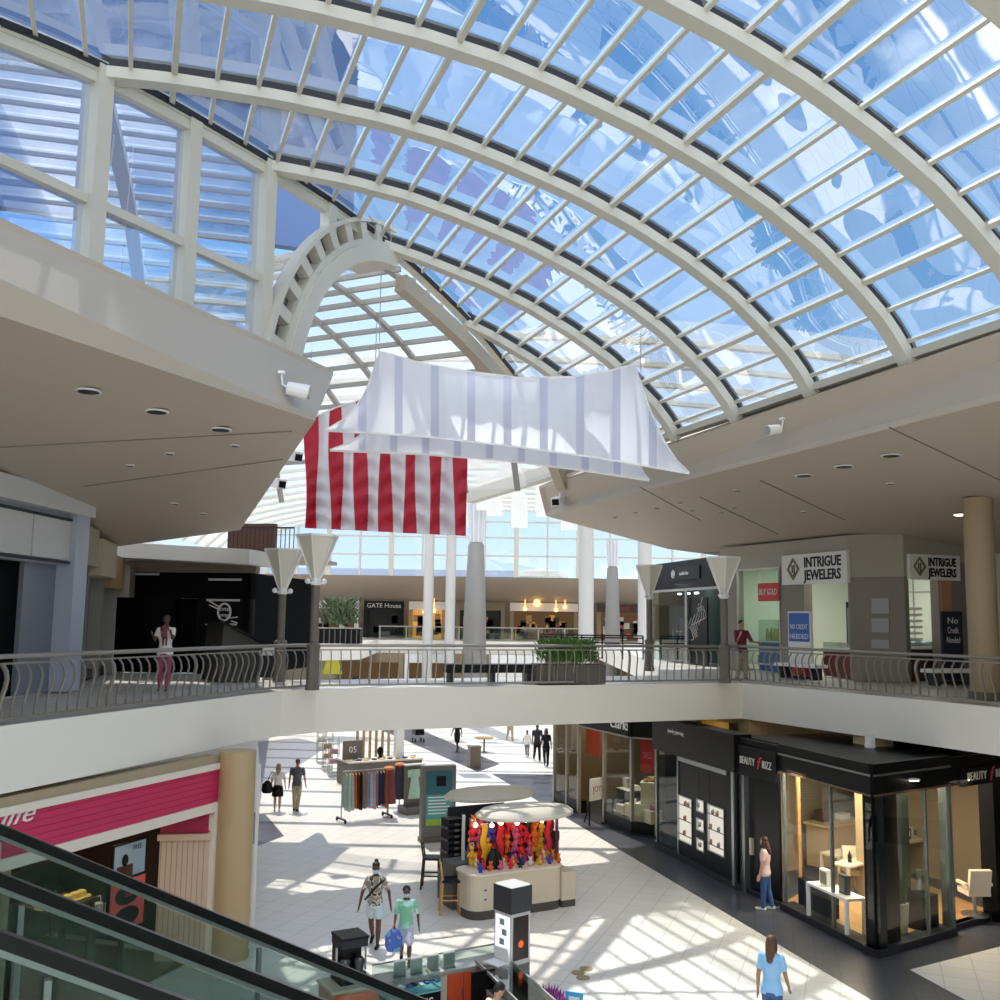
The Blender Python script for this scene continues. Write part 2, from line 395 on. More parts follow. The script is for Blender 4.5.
while s_ < arc[-1]-.3:
    u = at_arc(s_); te = min(tL(u), ts[-1]+TS) if u > -9.5 else ts[-1]
    big = n_p % 6 == 2
    if te > ts[0]+.5:
        MB().bar(PA(ts[0], u)-upr(u)*.08, PA(te, u)-upr(u)*.08, .07 if not big else .1, .08 if not big else .12, up=upr(u)).build('purlin', steelw, sky_l, True)
    n_p += 1; s_ += .715
for t0, t1 in zip(ts, ts[1:]+[ts[-1]+TS]):
    def fn(a, b):
        t = t0+(t1-t0)*a; lo = min(uL(t), 13.5); u = lo+(13.55-lo)*b; return PA(t, u)
    MB().grid(fn, 6, 48).build('glazing', roofglass, sky_l, True, True)
MB().sweep([PA(tL(u), u, -.1) for u in [-9.5+.5*k for k in range(47)] if u <= 13.5], .2, .22).build('edge_beam', steelw, sky_l, True)
MB().sweep([PA(tL(u), u, -.1)+dA*-.12 for u in [-9.5+.5*k for k in range(47)] if u <= 13.5], .1, .12).build('edge_gasket', gask, sky_l, True)
# springing channel on top of the right fascia
MB().bar(PA(ts[0], 13.5)-Z*.05, PA(34, 13.5)-Z*.05, .3, .16).build('sill', steelw, sky_l, True)

# ------------------------------------------------------------------ left clerestory wall under the vault
wd = az(27.5); W0 = dA*17.65 + nA*-.747
WP = lambda t, z, off=0: dA*t + nA*(-.747+TW*(t-17.65)) + Z*z + Vector((-wd.y, wd.x, 0))*off
win = MB(); posts = [T0+TS*k/2 for k in range(-4, 7) if T0+TS*k/2 < 20.5]
for k, t in enumerate(posts):
    wv = .34 if k % 2 == 0 else .26
    win.bar(WP(t, 10.6), WP(t, prof(uL(t))-.1), wv, .3, up=wd)
win.bar(WP(21.72, 15.3), WP(21.72, prof(uL(21.72))-.1), .24, .3, up=wd)
win.bar(WP(posts[0], 13.55), WP(posts[-1], 13.55), .14, .16)
win.sweep([WP(t/10, prof(uL(t/10))-.3) for t in range(90, 233, 4)], .16, .2)
w1 = struct('window_1', win, steelw)
pn = MB()
for t0, t1 in zip(posts, posts[1:]):
    pn.poly([WP(t0, 10.6, .05), WP(t1, 10.6, .05), WP(t1, prof(uL(t1))-.15, .05), WP(t0, prof(uL(t0))-.15, .05)])
pn.build('pane', wallglass, w1)
# thin suspension cables seen against the glass
cb = MB()
for t in (17.8, 18.1, 19.2): cb.tube([WP(t, 10.6, .5), WP(t+.15, 15.2, .5)], .012, 5)
cb.build('cable', white, w1)

# arch at the mouth of the second vault
V0 = dA*23.35 + nA*5.5; vC = V0.dot(gB); S0 = V0.dot(eB)
PB = lambda s, v, z: eB*s + gB*v + Z*z
def zB(v):
    if v <= vC: q = (v-vC)/4.25; return 11.0 + 4.75*sqrt(max(0, 1-q*q))
    q = (v-vC)/9.0; return 10.4 + 5.35*sqrt(max(0, 1-q*q))
arch = thing('arch', 'white quarter arch with square openings at the end of the left glass wall', 'arch', PB(S0, vC-4.2, 11))
qa = [i/24*pi/2 for i in range(25)]
AP = lambda q, r, off: PB(S0+off, vC-(4.25+r)*cos(q), 11.0+(4.75+r)*sin(q))
m = MB(); m.sweep([AP(q, -.28, .25) for q in qa], 1.0, .1, up=eB.cross(Z)); 
def band(r0, r1, o0, o1):
    b = MB()
    P = [[AP(q, r, o) for q in qa] for r, o in ((r0, o0), (r1, o0), (r1, o1), (r0, o1))]; n = len(qa)
    for k in range(n-1):
        for j in range(4): b.poly([P[j][k], P[j][k+1], P[(j+1) % 4][k+1], P[(j+1) % 4][k]])
    b.poly([P[j][0] for j in range(4)]); b.poly([P[j][-1] for j in range(4)])
    return b
band(-.5, -.12, -.25, .9).build('inner_band', steelw, arch, True)
band(-.12, .02, -.2, .1).build('lower_chord', steelw, arch, True)
band(.42, .52, -.2, .1).build('upper_chord', steelw, arch, True)
band(.0, .45, .12, .2).build('backing', mid, arch, True)
for q in [.08+.145*k for k in range(11)]:
    MB().slab([AP(q, 0, -.15), AP(q+.055, 0, -.15), AP(q+.055, .44, -.15), AP(q, .44, -.15)], eB*.25).build('block', steelw, arch, True)
vb = [PA(tL(u), u, -.75) for u in [5.9+.5*k for k in range(16)] if u <= 13.4]
vbm = tag(MB().sweep(vb, .32, .42).build('valley_beam', pbr('beam_tan', 'b6ab97', .5)), 'tan beam sloping down from the arch under the edge of the glass vault', 'beam')
# second vault, milky glazing on thin ribs
va = [vC-4.2+ (13.15)*k/40 for k in range(41)]
vault2 = thing('skylight', 'white gridded vault seen beyond the arch behind the hanging fabric', 'skylight', PB(S0+15, vC, 11))
MB().grid(lambda a, b: PB(S0+.3+34*a, va[int(b*40+.5)], zB(va[int(b*40+.5)])), 4, 40).build('glazing', milky, vault2, True, True)
for k in range(18):
    s = S0+.6+1.9*k; MB().sweep([PB(s, v, zB(v)-.1) for v in va], .12, .16, up=eB).build('rib', mid if k > 40 else pbr('rib_grey', 'a5a49c', .5), vault2, True)
for k in range(1, 18):
    v = vC-4.2+13.0*k/17.5
    MB().bar(PB(S0+.3, v, zB(v)-.08), PB(S0+34, v, zB(v)-.08), .1, .14).build('purlin', pbr('rib_grey', 'a5a49c'), vault2, True)

# ------------------------------------------------------------------ building made up for the reflections in the left glass wall
fc = MB(); ft = 25.5
FP = lambda u, z, o=0: dA*(ft+o) + nA*u + Z*z
fac = thing('backdrop', 'made-up blue building with brown bars standing in for reflections in the left glass wall', 'backdrop', FP(-12, 8))
MB().slab([FP(-34, 5), FP(-4.3, 5), FP(-4.3, 16.3), FP(5.0, 16.3), FP(5.0, 27), FP(-34, 27)], dA*.3).build('blue_sheet', pbr('reflection_blue', '46638f', .5, .0, var=.18, scale=.35), fac, True)  # blue sheet imitates the sky mirrored in the glass
for k in range(6):
    z = 5.6+3.6*k
    MB().bar(FP(-34, z, -.1), FP(5.0 if z > 16.4 else -4.3, z, -.1), .1, .1).build('reflection_bar', pbr('reflection_brown', '6a5f5e', .8), fac, True)  # brown bars imitate roof purlins mirrored in the glass
st = MB().slab([FP(-17.2, 12.2, -.6), FP(-9.9, 12.2, -.6), FP(-9.9, 14.6, -.6), FP(-17.2, 15.8, -.6)], dA*.4)
st.slab([FP(-30, 17.6, -.6), FP(-10.5, 16.8, -.6), FP(-10.5, 19.3, -.6), FP(-30, 21.5, -.6)], dA*.4)
st.build('pale_band', pbr('reflection_pale', 'd9cfc0', .7, var=.06, scale=1.5), fac, True)  # pale bands imitate interior surfaces mirrored in the glass

# ------------------------------------------------------------------ far hall
YF = 88
ymin = lambda x: max(31, (29.6-.438*x)/.899)
zC = lambda x: 11.8 + 4.6*sqrt(max(0, 1-(x/23)**2))
hall = thing('skylight', 'pale glazed roof of the far hall with hanging white strips', 'skylight', (0, 60, 12))
MB().grid(lambda a, b: (lambda x: (x, ymin(x)+(YF-ymin(x))*b, zC(x)))(-22.9+45.8*a), 30, 6).build('glazing', milky, hall, True, True)
for k in range(19):
    y = 33+3*k; xs = [x for x in [-22.9+45.8*j/40 for j in range(41)] if ymin(x) < y]
    if len(xs) > 1: MB().sweep([(x, y, zC(x)-.15) for x in xs], .18, .3, up=Vector((0, 1, 0))).build('rib', steelw, hall, True)
rr = random.Random(3)
for j in range(3):
    y = 52+12*j
    for k in range(14):
        x = -9+1.9*k + .5*j; h = 1.5+.9*((k+j) % 2)
        MB().box((x, y, zC(x)-.3-h/2), (1.25, .08, h)).build('strip', white, hall, True)
tb_ = tag(MB().bar(D(470, 497, 44), D(585, 462, 40), .5, .55).build('truss_beam', steelw), 'pale sloping beam behind the tall cone lamp under the far roof', 'beam')

# window wall at the far end
wf = MB(); X0, X1, ZB, ZT = -26, 19, 10.2, 17.2
nb = 0
x = X0
while x <= X1+.01:
    bigp = nb % 2 == 0
    wf.box((x, YF, (ZB+ZT)/2), (.42 if bigp else .16, .4, ZT-ZB)); x += 2.75; nb += 1
for z in (ZB, 12.3, 13.9, 15.3, ZT): wf.box(((X0+X1)/2, YF, z), (X1-X0, .2, .14 if z not in (ZB, ZT) else .4))
w2 = struct('window_2', wf, steelw)
MB().poly([(X0, YF+.05, ZB), (X1, YF+.05, ZB), (X1, YF+.05, ZT), (X0, YF+.05, ZT)]).build('pane', glass('far_glass', 'f2f6fa', .04), w2)
struct('wall_back', MB().poly([(X0, 80.5, 10.1), (X1, 80.5, 10.1), (X1, 87.35, 8.3), (X0, 87.35, 8.3)]).poly([(X0, 80.5, 10.12), (X1, 80.5, 10.12), (X1, YF+.5, 10.12), (X0, YF+.5, 10.12)]), soffm)
struct('wall_back', MB().box((-3.5, 90.5, 5), (52, .3, 10.4)), tanwall)
tank = tag(MB().lathe([(3.4, 0), (3.4, 12.2), (2.9, 12.9), (.4, 13.3)], (5.5, 128, 0), 24).build('rooftop_tank', pbr('tank_grey', 'a9a899', .7)), 'round grey tank on a roof outside the far window wall', 'tank')
roofo = tag(MB().box((-20, 118, 6), (44, 10, 12.5)).build('outer_roof', pbr('outer_grey', '8d97a8', .7)), 'low grey roof outside the far window wall', 'roof')

# outer shell walls that close the place on both sides
struct('wall_left', MB().box((-26.2, 48, 6), (.3, 96, 12.4)), cream)
struct('wall_right', MB().box((28.2, 48, 6), (.3, 96, 12.4)), tanwall)
struct('wall_front', MB().box((0, -3, 6), (56, .3, 12.4)), cream)
# ------------------------------------------------------------------ upright faces in plan
class Face:
    """an upright plane from P to Q (plan); s metres along it, z up, o metres out towards the viewer"""
    def __init__(f, P, Q):
        f.P = Vector((P[0], P[1], 0)); f.Q = Vector((Q[0], Q[1], 0)); f.L = (f.Q-f.P).length; f.x = (f.Q-f.P).normalized()
        n = Vector((f.x.y, -f.x.x, 0)); f.n = n if n.dot(EYE-f.P) > 0 else -n
    def __call__(f, s, z, o=0): return f.P + f.x*s + f.n*o + Z*z
    def px(f, x, y):
        p = PL(x, y, f.P, f.n); return (p-f.P).dot(f.x), p.z
    def ps(f, x): return f.px(x, 620)[0]
    def rz(f): return atan2(f.x.y, f.x.x)
    def box(f, mb, s0, s1, z0, z1, o0, o1):
        return mb.slab([f(s0, z0, o0), f(s1, z0, o0), f(s1, z1, o0), f(s0, z1, o0)], f.n*(o1-o0))
    def frame(f, mb, s0, s1, z0, z1, w=.06, o0=0, o1=.06, sill=True):
        f.box(mb, s0, s0+w, z0, z1, o0, o1); f.box(mb, s1-w, s1, z0, z1, o0, o1); f.box(mb, s0+w, s1-w, z1-w, z1, o0, o1)
        if sill: f.box(mb, s0+w, s1-w, z0, z0+w, o0, o1)
        return mb
    def quad(f, s0, s1, z0, z1, o=0): return MB().poly([f(s0, z0, o), f(s1, z0, o), f(s1, z1, o), f(s0, z1, o)])
Rr = random.Random(11)
greywall = pbr('grey_wall', '8f877b', .6, var=.03)
greydk = pbr('grey_wall_dark', '6b645b', .6, var=.03)
blackgloss = pbr('black_gloss', '070708', .35, spec=.15)
signw = pbr('sign_white', 'e4e2dc', .5)
inner = pbr('shop_inner', 'c9d2c4', .7)
warm = emit('warm_lamp', 'fff0d0', 9)
cool = emit('cool_lamp', 'f4f6ff', 6)
screen_w = emit('lit_white', 'e8f0ff', 1.0)
blue = pbr('sign_blue', '1d5fae', .5)
red = pbr('sign_red', 'c3272b', .5)
navy = pbr('navy', '23273c', .5)
wood = pbr('pale_wood', 'b48d5e', .5, var=.12, scale=5)
wooddk = pbr('dark_wood', '4a3123', .5, var=.15, scale=5)
def room(face, depth, z0, z1, mat, s0=None, s1=None, o=-.3, fl=None):
    """plain inside of a shop behind a face: back, sides, ceiling, floor"""
    s0 = .05 if s0 is None else s0; s1 = face.L-.05 if s1 is None else s1
    m = MB()
    A, B, C_, D_ = face(s0, 0, o), face(s1, 0, o), face(s1, 0, -depth), face(s0, 0, -depth)
    m.poly([C_+Z*z0, D_+Z*z0, D_+Z*z1, C_+Z*z1]); m.poly([A+Z*z0, D_+Z*z0, D_+Z*z1, A+Z*z1]); m.poly([B+Z*z0, C_+Z*z0, C_+Z*z1, B+Z*z1])
    m.poly([A+Z*z1, B+Z*z1, C_+Z*z1, D_+Z*z1])
    struct('wall_shop', m, mat)
    if fl: struct('floor', MB().poly([A+Z*z0, B+Z*z0, C_+Z*z0, D_+Z*z0]), fl)
def lamp_area(p, sx, sy, e, col=(1, .93, .8)):
    l = bpy.data.lights.new('shop_light', 'AREA'); l.shape = 'RECTANGLE'; l.size = sx; l.size_y = sy; l.energy = e; l.color = col
    o = bpy.data.objects.new('shop_light', l); o.location = p; COL.objects.link(o); return o

# ------------------------------------------------------------------ jewelers (upper right)
jA, jB, jC, jE = D(730, 600, 36.5), D(850, 600, 30.7), D(905, 600, 29.7), D(972, 600, 30.6)
JL, JM, JR = Face(jA, jB), Face(jB, jC), Face(jC, jE)
ZJ = 9.45
gl = pbr('jewel_wall', 'a59e90', .55, var=.02)
gp = pbr('jewel_pillar', '877d72', .6)
s_a, s_b, s_c, s_d = [JL.ps(x) for x in (737, 780, 804, 849)]
m = MB(); JL.box(m, -.6, JL.L, 8.62, ZJ, -.35, 0); struct('wall_jewelers', m, gl)
m = MB(); JM.box(m, 0, JM.L, 8.15, ZJ, -.35, .02); struct('wall_jewelers', m, gl)
m = MB(); JR.box(m, 0, JR.L+.6, 8.62, ZJ, -.35, 0); struct('wall_jewelers', m, gl)
m = MB(); JM.box(m, .0, JM.L, 5.04, 8.15, -.4, 0); struct('wall_jewelers', m, gp)
m = MB(); JL.box(m, s_b, s_c, 5.04, 8.62, -.35, -.02); JL.box(m, s_d-.02, JL.L, 5.04, 8.62, -.35, -.01); JL.box(m, -.6, s_a, 5.04, 8.62, -.3, -.02); struct('wall_jewelers', m, gp)
m = MB(); JR.box(m, JR.ps(940), JR.L+.6, 5.04, 8.62, -.35, -.01); struct('wall_jewelers', m, gp)
m = MB(); JR.box(m, JR.ps(941), JR.ps(951), 5.04, 8.1, 0, .06); struct('trim_2', m, pbr('lit_jamb', 'b98a63', .5))
for f, a, b in ((JL, -3, JL.L+.15), (JM, -.1, JM.L+.1), (JR, -.1, JR.L+5)):
    m = MB(); f.box(m, a, b, ZJ-.02, 10.4, -1.2, -.9); struct('wall_right', m, pbr('bulkhead', '9d9180', .6))
    m = MB(); f.box(m, a, b, 9.93, 10.12, -.9, -.85); struct('trim_3', m, gask)
bk = JL(0, 0, -6); b1_ = JL(JL.L+4.5, 0, -6); b2_ = JR(JR.L+.5, 0, -.4)
m = MB()
for p, q in ((JL(0, 0, -.3), bk), (bk, b1_), (b1_, b2_)): m.poly([p+Z*5.05, q+Z*5.05, q+Z*9, p+Z*9])
m.poly([v+Z*9 for v in (JL(0, 0, -.3), JL(JL.L, 0, -.3), JR(0, 0, -.3), b2_, b1_, bk)])
struct('wall_jewelers', m, inner)
lamp_area(JL(JL.L*.55, 8.9, -3), 5, 3, 75, (1, .97, .9)); lamp_area(JR(1.2, 8.9, -2.5), 2.4, 2, 40, (1, .97, .9))
# panelling joints on the back wall
m = MB()
for k in range(9): JL.box(m, .8+.95*k, .83+.95*k, 5.05, 8.4, -5.98, -5.95)
JL.box(m, 0, JL.L, 7.9, 7.93, -5.98, -5.95); struct('trim_4', m, pbr('panel_joint', '93a093', .7))
# windows
wj = struct('window_3', JL.frame(MB(), s_a, s_b, 5.3, 8.62, .05, -.1, 0), steelg); JL.quad(s_a, s_b, 5.3, 8.6, -.05).build('pane', glass('green_glass', 'c9e2d2', .0, k=.6), wj)
# signs
def sign_board(face, x0, x1, y0, y1, label, group, logo=True):
    s0, zt = face.px(x0, y0); s1, zb = face.px(x1, y1)
    t = thing('shop_sign', label, 'sign', face((s0+s1)/2, zb, .08), face.rz(), group)
    m = MB(); face.box(m, s0, s1, zb, zt, .02, .14); m.build('board', signw, t, True)
    H = zt-zb; W = s1-s0
    for k, tx in enumerate(('INTRIGUE', 'JEWELERS')):
        text('lettering', tx, H*.46, face(s0+W*.64, zb+H*(.56-.42*k), .145), face.x, 'black', t, .01, bold=.011, narrow=W*.6/(H*.46*4.75))
    lg = MB(); c = face(s0+W*.19, zb+H*.52, .15); g = H*.36
    for a, b in ((0, 1), (1, 2), (2, 3), (3, 0)):
        q = [face.x*g*.82, Z*g, -face.x*g*.82, -Z*g]; lg.bar(c+q[a], c+q[b], .035, .035, up=face.n)
        q = [v*.78 for v in q]; lg.bar(c+q[a], c+q[b], .018, .02, up=face.n)
    lg.build('emblem_frame', pbr('gold_green', '7d7c4e', .5), t, True)
    text('emblem', 'IJ', H*.4, c-Z*H*.14, face.x, 'black', t, .01)
    return t
if JL.x.x < 0: pass
sign_board(JL, 785, 851, 556, 582.5, 'white sign reading INTRIGUE JEWELERS on the left front of the jewelers', 'jewelers signs')
sign_board(JR, 906, 957, 554, 581, 'shaded sign reading INTRIGUE JEWELERS on the right front beside the tan column', 'jewelers signs')
# red banner hanging in the left window
s0, zt = JL.px(759, 583.5); s1, zb = JL.px(780, 601)
t = thing('banner', 'red hanging banner in the left window of the jewelers', 'banner', JL((s0+s1)/2, zb, .05), JL.rz())
m = MB(); JL.box(m, s0, s1, zb, zt, .02, .05); m.build('panel', red, t, True)
text('lettering', 'BUY GOLD', .3, JL((s0+s1)/2, zb+.22, .055), JL.x, signw, t, .004, narrow=(s1-s0)*.85/(.3*4.9))
m = MB(); m.tube([JL(s0+.1, zt, .035), JL(s0+.1, zt+.4, .035)], .012); m.tube([JL(s1-.1, zt, .035), JL(s1-.1, zt+.4, .035)], .012); m.build('cord', white, t, True)
# blue poster stand
def poster_stand(face, x0, x1, y0, y1, yb, label, mat, lines, low=None, out=.9):
    s0, s1 = face.ps(x0), face.ps(x1); f2 = Face(face(s0, 0, out), face(s1, 0, out)); s0, zt = f2.px(x0, y0); s1, zb = f2.px(x1, y1)
    t = thing('poster_stand', label, 'poster', f2((s0+s1)/2, 5.04), f2.rz())
    m = MB(); f2.box(m, s0, s1, zb, zt, 0, .06); m.build('poster', mat, t, True)
    m = MB(); f2.frame(m, s0-.05, s1+.05, 5.08, zt+.05, .05, -.02, .05); m.build('frame', white if low else dark, t, True)
    m = MB(); f2.box(m, s0, s1, 5.04, 5.1, -.25, .3); m.build('foot', dark, t, True)
    if low:
        m = MB(); f2.box(m, s0, s1, 5.45, zb, 0, .05); m.build('lower_panel', signw, t, True)
        m = MB(); f2.box(m, s0, s1, 5.1, 5.45, 0, .05); m.build('red_strip', red, t, True)
    for tx, sz, dz in lines:
        text('lettering', tx, sz, f2((s0+s1)/2, zt-dz, .065), f2.x, signw, t, .003, narrow=min(1.2, (s1-s0)*.88/(sz*.6*max(3, len(tx)))))
    return t
poster_stand(JL, 790, 811, 613, 642, 668, 'blue poster on a white stand in front of the left jewelers window', blue, [('NO CREDIT', .22, .5), ('NEEDED', .22, .8), ('apply today', .1, 1.1)], True)
t = poster_stand(JR, 942, 962, 613, 680, 680, 'dark navy poster reading No Credit Needed beside the tan column', navy, [('No', .26, .3), ('Credit', .26, .58), ('Needed', .26, .86)], None, .7)
m = MB(); c0 = Vector(t.location)
fz = Face(JR(JR.ps(942), 0, .75), JR(JR.ps(962), 0, .75))
for dz in (1.75, 1.3): m.lathe([(.15, 0), (.15, .02)], (0, 0, 0), 16)
for k in range(len(m.v)):
    q = m.v[k]; m.v[k] = fz(fz.L*.45+q.x, (6.9 if k < 34 else 6.35)+q.y, .02+q.z)
m.build('round_mark', pbr('mark_grey', 'b9b9bd', .6), t, True)
# notices on the pillar
for k, (y0, y1) in enumerate(((599, 613), (619, 632), (640, 648))):
    s0, zt = JM.px(872.5, y0); s1, zb = JM.px(889, y1)
    t = thing('notice', ('upper grey notice on the jewelers pillar', 'middle grey notice on the jewelers pillar', 'lowest grey notice on the jewelers pillar')[k], 'notice', JM((s0+s1)/2, zb, .03), JM.rz(), 'notices on the pillar')
    m = MB(); JM.box(m, s0, s1, zb, zt, .02, .05); m.build('plate', pbr('notice_grey', 'a7a3a4', .35, .3), t, True)
    m = MB(); JM.frame(m, s0-.02, s1+.02, zb-.02, zt+.02, .03, .02, .06); m.build('frame', steelg, t, True)
# display cases and goods
def case(p, w, d, h, rz, label, top=.45, base=wooddk):
    t = thing('display_case', label, 'display case', p, rz, 'jewelers display cases')
    MB().box((0, 0, h/2), (w, d, h)).build('base', base, t)
    MB().box((0, 0, h+.02), (w+.04, d+.04, .04)).build('shelf', white, t)
    MB().box((0, 0, h+.04+top/2), (w, d, top)).build('glass_top', shopglass, t)
    return t
redb = pbr('case_red', '6b2e22', .5)
case(JL(JL.ps(828), 5.05, -1.0), 2.2, .6, .85, JL.rz(), 'long dark red display case under the left jewelers sign', .2, redb)
case(JR(1.15, 5.05, -.7), 1.3, .6, .95, JR.rz(), 'dark display case inside the right jewelers opening', .2, wooddk)
t = case(JL(JL.ps(758), 5.05, -.9), 1.6, .6, 1.0, JL.rz(), 'blue fronted display case with gold goods in the left jewelers window', .75, blue)
m = MB()
for k in range(7): m.lathe([(.05, 1.05), (.09, 1.2), (.04, 1.5)], (-.66+.22*k, .0, 0), 8)
m.build('goods', pbr('goods_gold', 'c9b04a', .4, .3), t)
t = thing('display_rack', 'round tiered white display rack inside the jewelers', 'rack', JL(JL.ps(842), 5.05, -2.4), 0)
MB().lathe([(.05, 0), (.05, 2.3)], n=8).build('post', steelg, t)
for k in range(7): MB().lathe([(.55, 1.0+.19*k), (.58, 1.02+.19*k), (.58, 1.08+.19*k), (.5, 1.08+.19*k)], n=16).build('tier', white, t)
MB().lathe([(.5, 0), (.5, .95)], n=16).build('base', wood, t)
t = thing('mirror_stand', 'tall black framed cabinet inside the left jewelers opening', 'cabinet', JL(JL.ps(815), 5.05, -1.8), JL.rz())
MB().box((0, 0, 1.2), (.8, .4, 2.4)).build('body', black, t); MB().box((0, -.21, 1.3), (.66, .02, 1.8)).build('door', pbr('case_grey', '8a958d', .2), t)
t = thing('computer', 'computer screen on the counter inside the right jewelers opening', 'computer', JR(.35, 6.0, -.6), JR.rz())
MB().box((0, 0, .32), (.5, .05, .36)).build('screen', emit('screen_blue', '9fc4e6', .8), t); MB().box((0, 0, .07), (.06, .05, .14)).build('stand', black, t); MB().box((0, 0, .01), (.25, .2, .02)).build('foot', black, t)
for k in range(5):
    t = thing('spotlight', 'small white spotlight above the jewelers goods', 'light', JL(JL.L*.5+.75*k, 8.95, -1.3), 0, 'jewelers spotlights')
    MB().lathe([(.09, -.3), (.09, 0)], n=10).build('body', white, t); MB().lathe([(.07, -.32), (.07, -.301)], n=10).build('bulb', cool, t)
# benches in the walkway
for k, (x, lab) in enumerate(((836, 'low white bench below the left jewelers sign'), (915, 'low white bench in front of the right jewelers opening'))):
    f = JL if k == 0 else JR; c = f(f.ps(x), 5.04, 1.4)
    t = thing('bench', lab, 'bench', c, f.rz(), 'white benches by the jewelers')
    MB().box((0, 0, .42), (1.9, .5, .1)).build('seat', signw, t)
    for sx in (-.7, .7): MB().box((sx, 0, .19), (.08, .42, .37)).build('leg', dark, t)
# tan column on the right
cc = G(986, 699, 5.04)
t = thing('column', 'round tan column at the right edge of the upper floor', 'column', cc)
MB().lathe([(.33, 0), (.33, zR(cc.x, cc.y)-cc.z)], n=28).build('shaft', pbr('column_tan', 'a08b6c', .6, var=.03), t, smooth=True)
MB().lathe([(.37, 0), (.37, .15), (.34, .17)], n=28).build('base', greydk, t)
t = tag(MB().box(JR(JR.ps(971), 6.9, .06), (.22, .1, .5), JR.rz()).build('wall_box', navy), 'small dark box on the wall left of the tan column', 'box')

# ------------------------------------------------------------------ black shop (upper right)
kA, kB = D(652, 600, 45), D(732, 600, 37.2)
K = Face(kA, kB)
m = MB(); zt0 = K.px(653, 567)[1]; zt1 = K.px(733, 554)[1]
K.box(m, -.05, K.L, 8.1, 9.25, -.3, .05); shop = thing('shopfront', 'black shopfront with a small round logo behind the right cone lamps', 'shopfront', K(K.L/2, 5.04), K.rz())
m.build('fascia', blackgloss, shop, True)
m = MB(); K.box(m, K.ps(673), K.ps(702), 8.45, 8.98, .05, .09); m.build('sign_panel', black, shop, True)
c = K(K.ps(675.5), 8.72, .1); lg = MB(); lg.sweep([c + K.x*.15*cos(a) + Z*.15*sin(a) for a in [2*pi*i/14 for i in range(14)]], .03, .03, up=K.n, closed=True); lg.sweep([c + K.x*.07*cos(a) + Z*.07*sin(a) for a in [2*pi*i/10 for i in range(10)]], .03, .03, up=K.n, closed=True); lg.build('emblem', signw, shop, True)
text('lettering', 'smoke bar', .22, K((K.ps(678)+K.ps(695))/2, 8.65, .1), K.x, signw, shop, .005)
m = MB(); K.box(m, 0, K.ps(689), 8.0, 8.1, 0, .06); K.box(m, K.ps(689), K.L, 8.0, 8.1, 0, .06); K.box(m, K.ps(728), K.L, 5.04, 8.1, 0, .1); K.box(m, 0, .15, 5.04, 8.1, 0, .06); K.box(m, K.ps(686), K.ps(688), 5.04, 8.1, 0, .05); m.build('frame', steelg, shop, True)
K.quad(.1, K.ps(687), 5.06, 8.0, -.02).build('window_glass', glass('dark_shop_glass', 'b5cdbf', .0, k=.25), shop, True)
m = MB(); K.box(m, K.ps(688), K.ps(706), 5.06, 7.7, -.1, -.05); m.build('painted_panel', black, shop, True)
m = MB(); r5 = random.Random(5)
for k in range(7):
    sx = K.ps(690)+.2*k; z0 = 5.9+.14*k; m.sweep([K(sx+.25*sin(i*.9+k), z0+.13*i+.1*cos(i*1.7+k), -.04) for i in range(8)], .03, .01, up=K.n)
m.build('swirl_drawing', pbr('swirl', 'b9b6ad', .7), shop, True)
room(K, 1.3, 5.05, 8.4, pbr('dim_inner', '3c4a46', .7), fl=floorup)
m = MB()
for k in range(5): m.box(K(.6+.42*k, 6.2+.12*(k % 3), -.9), (.2, .3, .9+.3*(k % 2)), K.rz())
m.build('goods', pbr('dim_goods', '2c4a63', .5), shop, True)
for k in range(3): MB().box(K(1.0+.9*k, 7.95, -.9), (.22, .1, .06), K.rz()).build('ceiling_lamp', cool, shop, True)
lamp_area(K(K.L*.4, 8.3, -.8), 3, .6, 8, (1, 1, .95))

# ------------------------------------------------------------------ cone lamps
def cone_lamp(px, yb, ytop, label, Y=None, zb=5.04, sq=True):
    b = G(px, yb, zb) if Y is None else D(px, yb, Y)
    b.z = zb
    H = (EYE + (ray(px, ytop))*(b.y/ray(px, ytop).y)).z - zb
    t = thing('lamp_post', label, 'lamp', b, radians(25), 'cone lamps at the bridge corners')
    MB().lathe([(.17, 0), (.17, .12), (.15, .14), (.15, .95), (.17, .97), (.17, 1.03), (.11, 1.08)], n=8).build('base', greydk, t)
    MB().lathe([(.1, 1.05), (.1, H-1.12)], n=12).build('pole', greydk, t, smooth=True)
    MB().lathe([(.12, H-1.15), (.12, H-.98)], n=12).build('collar', white, t)
    n = 6
    so_ = MB().lathe([(.1, H-1.0), (.47, H-.04), (.5, H)], n=n).build('shade', pbr('shade_cream', 'd8d2c3', .6), t)
    m = MB()
    for k in range(n):
        a = 2*pi*k/n; m.bar((.105*cos(a), .105*sin(a), H-1.0), (.5*cos(a), .5*sin(a), H), .03, .03)
    m.sweep([(.5*cos(2*pi*k/n), .5*sin(2*pi*k/n), H) for k in range(n)], .03, .05, closed=True); m.build('shade_ribs', white, so_)
    for a in (.6, .6+pi):
        m = MB(); m.tube([(0, 0, H-1.1), (.26*cos(a), .26*sin(a), H-1.1)], .02, 6); ao = m.build('arm', white, t)
        MB().ball((.29*cos(a), .29*sin(a), H-1.06), .07, 10, 6).build('spotlight', white, ao, smooth=True)
    return t
cone_lamp(312, 690, 536, 'cone lamp nearest the viewer on the left end of the bridge')
cone_lamp(279, 682, 550, 'smaller cone lamp just left of the nearest left lamp')
cone_lamp(725, 683, 558, 'cone lamp beside the man in maroon at the right end of the bridge')
cone_lamp(649.5, 671, 566, 'smaller cone lamp in front of the left edge of the black shop')
